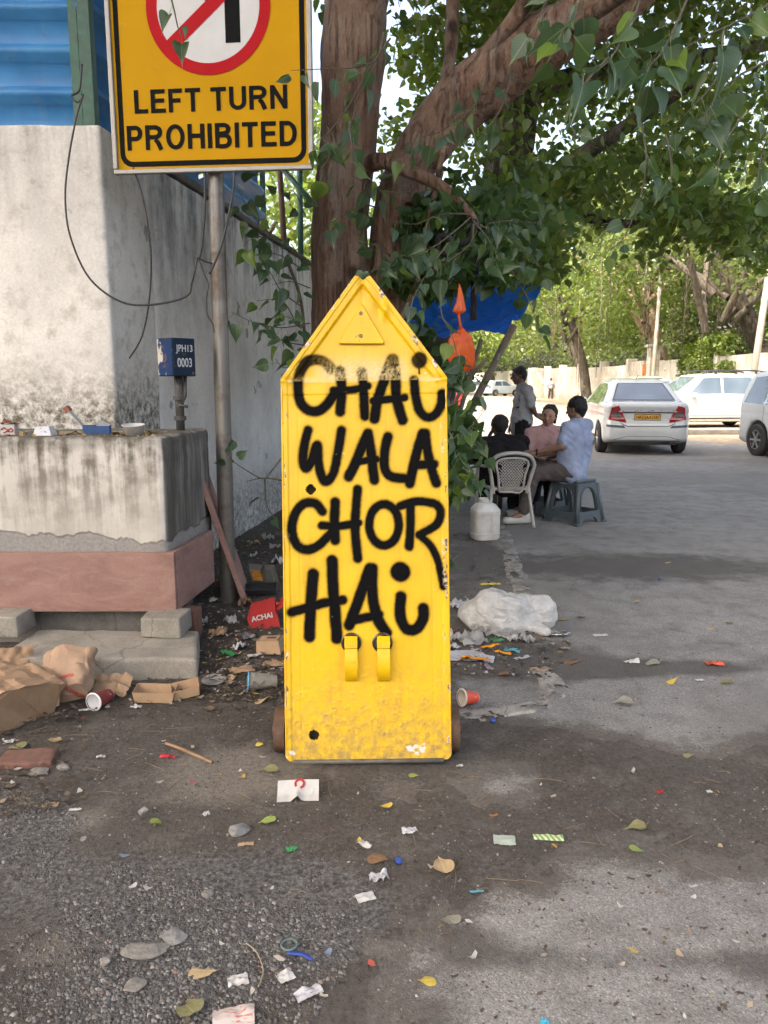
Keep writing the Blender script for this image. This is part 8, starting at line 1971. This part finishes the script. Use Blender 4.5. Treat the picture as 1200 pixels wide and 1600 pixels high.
# red box with white lettering
rbx = empty('red_box'); tag(rbx, 'crushed red food box with white lettering against the barricade', 'box'); on_ground(rbx, 414, 990, .0, (R(8), R(-6), R(10)))
mb = MB(); Vb = [(-.085, -.07, 0), (.085, -.075, 0), (.085, .07, 0), (-.085, .07, 0), (-.09, -.045, .075), (.07, -.04, .09), (.075, .055, .13), (-.06, .05, .115)]
mb.add(Vb, [[3, 2, 1, 0], [0, 1, 5, 4], [1, 2, 6, 5], [2, 3, 7, 6], [3, 0, 4, 7], [4, 5, 6, 7]]).build('shell', M_redp, rbx)
me = text_mesh('lettering', 'ACHAI', .040, .0012, extrude=.0003); me.transform(Matrix.Translation((-.008, -.053, .066)) @ Matrix.Rotation(R(66), 4, 'X') @ Matrix.Rotation(R(4), 4, 'Z')); link('lettering', me, M_white_p, rbx)
fl = sheet('torn_flap', .10, .08, .03, 81, M_redp, 8, rbx); fl.location = (.10, .0, .09); fl.rotation_euler = (0, R(-30), 0)
# ---- rubbish behind, by the pole
cont = empty('plastic_tray'); tag(cont, 'clear two-part takeaway tray with orange sauce remains', 'tray'); on_ground(cont, 410, 930, .05, (R(38), R(10), R(30)))
M_clear = mk_poly('clear_plastic', (0.30, 0.28, 0.24), 0.5); 
for x0, x1 in ((-.09, .01), (.012, .09)):
    MB().add([(x0, -.07, .04), (x1, -.07, .04), (x1, .07, .04), (x0, .07, .04), (x0 + .01, -.058, 0), (x1 - .01, -.058, 0), (x1 - .01, .058, 0), (x0 + .01, .058, 0)], [[0, 1, 5, 4], [1, 2, 6, 5], [2, 3, 7, 6], [3, 0, 4, 7], [4, 5, 6, 7]]).build('compartment', M_clear, cont)
sauce = sheet('sauce', .075, .10, .008, 82, plain('orange_sauce', (0.42, 0.16, 0.02), 0.3, var=0.5, scale=40), 8, cont); sauce.location = (-.04, -.01, .004)
MB().tube([(-.092, -.072, .041), (.092, -.072, .041), (.092, .072, .041), (-.092, .072, .041), (-.092, -.072, .041)], .003, 6).build('rim', M_clear, cont)
bt = MB(); bt.box((0, 0, .008), (.20, .13, .005), bevel=0.002)
for c_, s_ in (((0, -.064, .018), (.20, .004, .026)), ((0, .064, .018), (.20, .004, .026)), ((-.099, 0, .018), (.004, .126, .026)), ((.099, 0, .018), (.004, .126, .026))): bt.box(c_, s_)
o = bt.build('black_tray', plain('black_plastic', (0.012, 0.012, 0.013), 0.35)); lay(o, 'shallow black plastic tray in the rubbish behind the red box', 'tray', 408, 950, R(5), .02, R(6))
o = MB().lathe([(0, .003), (.05, .003), (.054, .006), (.058, .006), (.058, .002), (.05, 0), (0, 0)], 28).build('plastic_cover', mk_poly('milky_lid', (0.46, 0.46, 0.47), 0.4), smooth=True); lay(o, 'round cloudy plastic lid lying by the end of the step', 'lid', 335, 1076, 0, .012, R(3))
for u, v, w, h, a, sd, lab, m, rz in ((357, 1034, .09, .05, .03, 91, 'green twisted wrapper in the rubbish left of the barricade', M_greenp, -.5), (398, 1036, .08, .035, .008, 92, 'white card strip leaning under the takeaway box', M_white_p, .6), (386, 1008, .07, .11, .02, 93, 'bent foil strip beside the takeaway box', M_foil, .5), (440, 965, .07, .06, .04, 94, 'orange red torn wrapper behind the red box', M_cupr, .2), (365, 892, .07, .04, .02, 95, 'pale crumpled scrap near the pole foot', M_white_p, .4),
                                      (335, 955, .06, .05, .03, 96, 'whitish scrap between the plinth and the pole', M_white_p, .2), (345, 930, .08, .06, .04, 97, 'reddish wrapper behind the pole foot', paper_mat('faded_red', (0.3, 0.1, 0.08), 0.3), .9), (430, 870, .09, .06, .04, 98, 'pale bag scrap high on the rubbish heap', M_polyw, .3), (395, 885, .07, .05, .04, 99, 'torn polythene on the rubbish heap', M_polyw, 1.0), (378, 1062, .12, .08, .02, 100, 'torn brown card on the ground left of the plastic cup', M_kraft, .4),
                                      (430, 1048, .12, .06, .02, 101, 'crushed brown card under the takeaway box', M_kraft, -.2), (135, 1120, .06, .018, .01, 102, 'flat white plastic spoon handle by the paper cup', M_white_p, .2)):
    lay(sheet('litter_sheet', w, h, a, sd, m, 12), lab, 'litter', u, v, rz, 0.012)
EXTRA = [(352, 880, .09, .07, .05, 'greyish'), (418, 852, .10, .08, .05, 'whitish'), (372, 908, .10, .06, .04, 'brown'), (436, 905, .09, .07, .05, 'pale'), (400, 862, .08, .06, .04, 'tan'), (385, 965, .10, .07, .04, 'dark brown'), (362, 990, .09, .06, .03, 'dirty white'), (340, 1005, .10, .06, .03, 'mud coloured'), (375, 1025, .08, .06, .03, 'grey'), (318, 985, .08, .05, .03, 'cream')]
MX = {'greyish': M_news, 'whitish': M_polyw, 'brown': M_kraft, 'pale': M_white_p, 'tan': M_kraft2, 'dark brown': M_dl['brown'], 'dirty white': M_polyw, 'mud coloured': M_kraft, 'grey': M_news, 'cream': M_white_p}
WH = ['just behind the sign pole', 'at the foot of the grey wall', 'behind the clear tray', 'against the barricade beside the clear tray', 'high on the heap by the wall', 'left of the red box', 'right below the sign pole', 'between the step and the pole', 'above the green wrapper', 'beside the broken red brick']
for i, ((u, v, w, h, a, k), wh_) in enumerate(zip(EXTRA, WH)): lay(sheet('litter_sheet', w, h, a * 1.4, 130 + i, MX[k], 12), k + ' crumpled scrap lying ' + wh_, 'litter', u, v, i * 0.9, 0.012, 0.15 * math.sin(i * 2.1))
EXTRA2 = [(712, 1000, .08, .06, .05, 'pale crumpled film', 'between the barricade and the torn carrier bag', M_polyw), (752, 985, .10, .07, .06, 'thin white film', 'bunched before the sack', M_polyw), (822, 1002, .09, .06, .04, 'clear film scrap', 'under the tail of the sack', M_polyw), (705, 1012, .10, .06, .02, 'printed sheet corner', 'showing past the barricade edge', M_news), (760, 1042, .07, .04, .02, 'purple grey wrapper', 'below the orange strips', paper_mat('mauve_wrapper', (0.30, 0.22, 0.30), 0.3)), (728, 965, .10, .07, .06, 'greenish white packet', 'beside the back of the sack', paper_mat('pale_green_packet', (0.42, 0.48, 0.36), 0.2)), (800, 1000, .07, .05, .03, 'white cloth-like scrap', 'in front of the clear polythene', M_white_p)]
for i, (u, v, w, h, a, k, wh_, m) in enumerate(EXTRA2): lay(sheet('litter_sheet', w, h, a * 1.3, 160 + i, m, 14), k + ' ' + wh_, 'litter', u, v, i * 1.3, 0.008, 0.2 * math.sin(i))
# ---- on the plinth top
ZP = 1.158
def on_plinth(o, u, Y, rot=(0, 0, 0), dz=0.0):
    o.location = (AT(u, 670, Y).x, Y, ZP + dz + 0.006); o.rotation_euler = rot; return o
fb = empty('food_box'); tag(fb, 'open food box with a blue base and white lid on the plinth', 'box'); on_plinth(fb, 152, 4.22, (0, 0, R(14)))
M_blueb = paper_mat('blue_card', (0.035, 0.085, 0.22), 0.2); W_, D2, H_ = .135, .11, .045
for c_, s_ in (((0, -D2 / 2, H_ / 2), (W_, .003, H_)), ((0, D2 / 2, H_ / 2), (W_, .003, H_)), ((-W_ / 2, 0, H_ / 2), (.003, D2 - .004, H_)), ((W_ / 2, 0, H_ / 2), (.003, D2 - .004, H_))): MB().box(c_, s_).build('side', M_blueb, fb)
MB().box((0, 0, .012), (W_ - .008, D2 - .008, .004)).build('base', M_white_p, fb)
lid_ = MB().box((0, 0, 0), (.005, .11, .12), bevel=.001, M=Matrix.Translation((-.105, 0, .085)) @ Matrix.Rotation(R(-38), 4, 'Y')).build('lid', M_white_p, fb); MB().box((0, 0, 0), (.022, .112, .03), M=Matrix.Translation((-.145, 0, .135)) @ Matrix.Rotation(R(-38), 4, 'Y')).build('lid_edge', plain('brown_print', (0.30, 0.10, 0.06), 0.6, var=0.6, scale=60), fb)
MB().add([(.0, -.05, .045), (.066, -.05, .045), (.066, .055, .045), (.01, .055, .075)], [[0, 1, 2, 3]]).build('lining_flap', M_white_p, fb)
c = MB().lathe([(0, .002), (.045, .002), (.056, .05), (.062, .053), (.062, .056), (.054, .054), (.043, .006), (0, .006)], 26).build('bowl', M_white_p, smooth=True); on_plinth(c, 209, 4.12, (R(6), 0, 0)); tag(c, 'white disposable bowl on the corner of the plinth', 'bowl')
fb2 = MB(); fb2.add([(-.05, -.035, 0), (.05, -.035, 0), (.05, .035, 0), (-.05, .035, 0), (-.038, -.026, .045), (.036, -.026, .048), (.036, .026, .048), (-.038, .026, .045)], [[3, 2, 1, 0], [0, 1, 5, 4], [1, 2, 6, 5], [2, 3, 7, 6], [3, 0, 4, 7], [4, 5, 6, 7]])
o = fb2.build('foil_container', paper_mat('foil_print', (0.52, 0.55, 0.58), 0.2, (0.16, 0.22, 0.34), 26, 0.58, 0.4)); on_plinth(o, 70, 4.10, (0, 0, R(-4))); tag(o, 'upturned pale foil container on the plinth edge', 'container')
cc = empty('carton_cup'); tag(cc, 'white snack carton with a red swirl at the frame edge', 'carton'); on_plinth(cc, 14, 4.12, (0, 0, R(4)))
MB().box((0, 0, .028), (.075, .05, .056), bevel=.002).build('carton_body', M_white_p, cc)
MB().tube(smooth_path([(-.03, -.027, .03), (-.015, -.027, .04), (0, -.027, .03), (.012, -.027, .018), (.03, -.027, .024), (.02, -.027, .036), (.0, -.027, .022), (-.02, -.027, .012)], 5), .003, 6).build('red_swirl', M_redp, cc, True)
sw = sheet('torn_top', .09, .05, .03, 105, plain('brown_film', (0.22, 0.09, 0.06), 0.4, var=0.5), 8, cc); sw.location = (.01, 0, .055)
g = np.random.default_rng(55); mb = MB()
for k in range(150):
    x = AT(g.uniform(0, 255), 670, 4.15).x; y = g.uniform(4.03, 4.35); s = g.uniform(.006, .022)
    M_ = Matrix.Translation((x, y, ZP + .006)) @ Euler((g.uniform(-.5, .5), g.uniform(-.5, .5), g.uniform(0, 6))).to_matrix().to_4x4()
    mb.add([(-s, -s * .4, 0), (s, -s * .5, .003), (s * .8, s * .5, 0), (-s * .7, s * .4, .004)], [[0, 1, 2, 3]], M_)
o = mb.build('food_scraps', plain('food_scrap', (0.33, 0.22, 0.08), 0.7, var=0.7, scale=30)); tag(o, 'spilt food scraps strewn over the plinth top', 'food scraps', kind='stuff')
for i, (u, sd) in enumerate(((188, 110), (115, 111))):
    o = sheet('leaf_plate', .09, .05, .025, sd, M_dl['brown' if i == 0 else 'tan'], 8); on_plinth(o, u, 4.13, (0, 0, .3 * i)); tag(o, 'brown crumpled leaf scrap between the food box and bowl' if i == 0 else 'tan crumpled scrap left of the blue food box', 'scrap')

# ------------------------------------------------------------------ gravel, grit and trodden litter that nobody could count
_b = bmesh.new(); bmesh.ops.create_icosphere(_b, subdivisions=1, radius=1.0); ICO_V = np.array([v.co[:] for v in _b.verts]); ICO_F = np.array([[v.index for v in f.verts] for f in _b.faces]); _b.free()
def sample_pix(poly, n, g):
    poly_ = np.array(poly, float); lo, hi = poly_.min(0), poly_.max(0); out = np.zeros((0, 2))
    while len(out) < n:
        q = g.uniform(lo, hi, (n * 2, 2)); q = q[poly_sd(q[:, 0], q[:, 1], poly) < 0]; out = np.concatenate([out, q])
    W2 = np.array([G(u, v)[:2] for u, v in out[:n]]); return W2
def stones(name, XY, smin, smax, mat, g, flat=0.6, label=None):
    N = len(XY); _, H = ground_fields(XY[:, 0], XY[:, 1]); H = np.maximum(H, 0)
    s = smin + (smax - smin) * g.power(0.36, N); sh_ = g.uniform(0.6, 1.3, (N, 1, 3)); sh_[..., 2] *= flat
    jit = g.uniform(0.72, 1.18, (N, len(ICO_V), 1)); V = ICO_V[None] * jit * sh_ * s[:, None, None]
    a = g.uniform(0, 6.28, N); c_, s_ = np.cos(a)[:, None], np.sin(a)[:, None]
    X = V[..., 0] * c_ - V[..., 1] * s_; Y = V[..., 0] * s_ + V[..., 1] * c_
    V = np.stack([X + XY[:, :1], Y + XY[:, 1:], V[..., 2] + (H + s * 0.05 * flat)[:, None]], -1)
    F = (ICO_F[None] + (np.arange(N) * len(ICO_V))[:, None, None]).reshape(-1, 3)
    o = link(name, fast_mesh(name, V.reshape(-1, 3), F, {'rnd': np.repeat(g.uniform(0, 1, N), len(ICO_V))}), mat); tag(o, label, 'gravel', kind='stuff'); return o
def mk_gravel():
    n = NT('gravel'); r = n.attr('rnd'); c = n.ramp(r, [(0, (0.055, 0.051, 0.047)), (0.55, (0.105, 0.10, 0.096)), (0.9, (0.165, 0.16, 0.152)), (0.975, (0.27, 0.255, 0.235)), (1.0, (0.18, 0.09, 0.065))])
    c = n.mix(0.5, c, n.mix(1.0, c, n.ramp(n.noise(90, 4, n.pos(), 0.7), [(0.3, 0.5), (0.7, 1.4)]), 'MULTIPLY')); return n.out(c, 0.9)
M_grav = mk_gravel(); g = np.random.default_rng(21)
XY = np.concatenate([sample_pix([(-20, 1245), (120, 1262), (150, 1330), (230, 1375), (330, 1400), (470, 1410), (560, 1440), (570, 1490), (510, 1560), (480, 1620), (-20, 1620)], 8200, g), sample_pix([(60, 1360), (200, 1350), (420, 1420), (450, 1500), (380, 1600), (150, 1610), (120, 1500)], 5200, g), sample_pix([(-20, 1230), (110, 1250), (130, 1330), (-20, 1400)], 1200, g)])
XY = XY[(fbm2(XY[:, 0] * 3.1, XY[:, 1] * 3.1, 4, 88) + g.uniform(-.35, .35, len(XY))) > -0.12]
stones('gravel', XY, .0012, .0080, M_grav, g, 0.7, 'loose grey gravel spread over the near dirt')
XY = np.concatenate([sample_pix([(-20, 1120), (420, 1120), (440, 1230), (720, 1230), (1220, 1200), (1220, 1330), (900, 1310), (700, 1390), (560, 1500), (-20, 1330)], 3600, g), sample_pix([(700, 930), (1220, 860), (1220, 1600), (560, 1600), (700, 1200)], 1700, g), sample_pix([(280, 860), (440, 830), (440, 1100), (320, 1100)], 900, g)])
stones('grit', XY, .0012, .0060, M_grav, g, 0.7, 'scattered fine grit over the dirt and asphalt')
def flakes(name, XY, smin, smax, mat, g, label, zj=0.01, lift=0.35):
    N = len(XY); _, H = ground_fields(XY[:, 0], XY[:, 1]); H = np.maximum(H, 0) + 0.002
    s = smin + (smax - smin) * g.power(0.5, N); T = np.array([(-1, -.35, 0), (0, -.5, .18), (1, -.2, 0), (.8, .3, .1), (0, .5, .0), (-.8, .35, .12)])
    V = T[None] * s[:, None, None] * g.uniform(.6, 1.2, (N, 6, 1)); a = g.uniform(0, 6.28, N)[:, None]; b = g.normal(0, lift, N)[:, None]
    X = V[..., 0] * np.cos(a) - V[..., 1] * np.sin(a); Y = V[..., 0] * np.sin(a) + V[..., 1] * np.cos(a); Z = V[..., 2] + np.abs(V[..., 0] * np.sin(b))
    V = np.stack([X + XY[:, :1], Y + XY[:, 1:], Z + H[:, None] + g.uniform(0, zj, N)[:, None]], -1)
    F = (np.array([[0, 1, 4, 5], [1, 2, 3, 4]])[None] + (np.arange(N) * 6)[:, None, None]).reshape(-1, 4)
    o = link(name, fast_mesh(name, V.reshape(-1, 3), F, {'rnd': np.repeat(g.uniform(0, 1, N), 6)}), mat); tag(o, label, 'debris', kind='stuff'); return o
n = NT('leaf_debris'); M_deb = n.out(n.ramp(n.attr('rnd'), [(0, (0.035, 0.027, 0.020)), (0.55, (0.075, 0.055, 0.040)), (0.85, (0.13, 0.095, 0.062)), (0.95, (0.20, 0.16, 0.115)), (1, (0.33, 0.30, 0.27))]), 0.85)
n = NT('paper_debris'); M_deb2 = n.out(n.ramp(n.attr('rnd'), [(0, (0.30, 0.29, 0.27)), (0.45, (0.5, 0.49, 0.47)), (0.7, (0.36, 0.28, 0.2)), (0.85, (0.42, 0.34, 0.05)), (0.92, (0.35, 0.06, 0.05)), (1, (0.10, 0.2, 0.28))]), 0.8)
heap_ = [(300, 900), (345, 850), (440, 815), (445, 1100), (320, 1110), (300, 960)]
XY = np.concatenate([sample_pix(heap_, 2600, g), sample_pix([(-20, 1060), (330, 1060), (440, 1110), (440, 1160), (300, 1130), (-20, 1150)], 650, g), sample_pix([(-20, 1130), (130, 1130), (150, 1260), (-20, 1300)], 420, g), sample_pix([(700, 900), (800, 890), (900, 1000), (860, 1060), (700, 1060)], 900, g), sample_pix([(700, 740), (760, 740), (790, 900), (700, 920)], 350, g)])
flakes('leaf_litter', XY, .004, .021, M_deb, g, 'trodden dry leaf fragments lying thick by the wall and kerb', 0.02)
XY = np.concatenate([sample_pix([(-20, 1160), (1220, 1180), (1220, 1620), (-20, 1620)], 620, g), sample_pix([(720, 840), (1220, 760), (1220, 1200), (720, 1200)], 260, g)])
flakes('leaf_crumbs', XY, .003, .012, M_deb, g, 'small leaf crumbs and chaff over the open ground', 0.002, 0.2)
XY = np.concatenate([sample_pix(heap_, 420, g), sample_pix([(-20, 1080), (330, 1090), (440, 1130), (440, 1240), (-20, 1270)], 70, g), sample_pix([(700, 930), (880, 950), (880, 1060), (700, 1060)], 190, g), sample_pix([(-20, 1240), (1220, 1200), (1220, 1600), (-20, 1600)], 70, g)])
flakes('paper_crumbs', XY, .003, .020, M_deb2, g, 'tiny paper and plastic crumbs among the rubbish', 0.012, 0.5)
mb = MB()
for k in range(90):
    q = G(g.uniform(0, 440), g.uniform(1080, 1260)) if k < 55 else G(g.uniform(440, 1200), g.uniform(1190, 1400)); a = g.uniform(0, 6.28); l_ = g.uniform(.015, .06); z_ = gz(q.x, q.y) + .004
    mb.tube([(q.x - math.cos(a) * l_, q.y - math.sin(a) * l_, z_), (q.x, q.y, z_ + .004), (q.x + math.cos(a + .2) * l_, q.y + math.sin(a + .2) * l_, z_)], .0013, 4)
o = mb.build('twig_litter', plain('dry_twigs', (0.17, 0.12, 0.075), 0.85, var=0.4, scale=30)); tag(o, 'thin broken twigs and straws scattered over the dirt', 'twigs', kind='stuff')
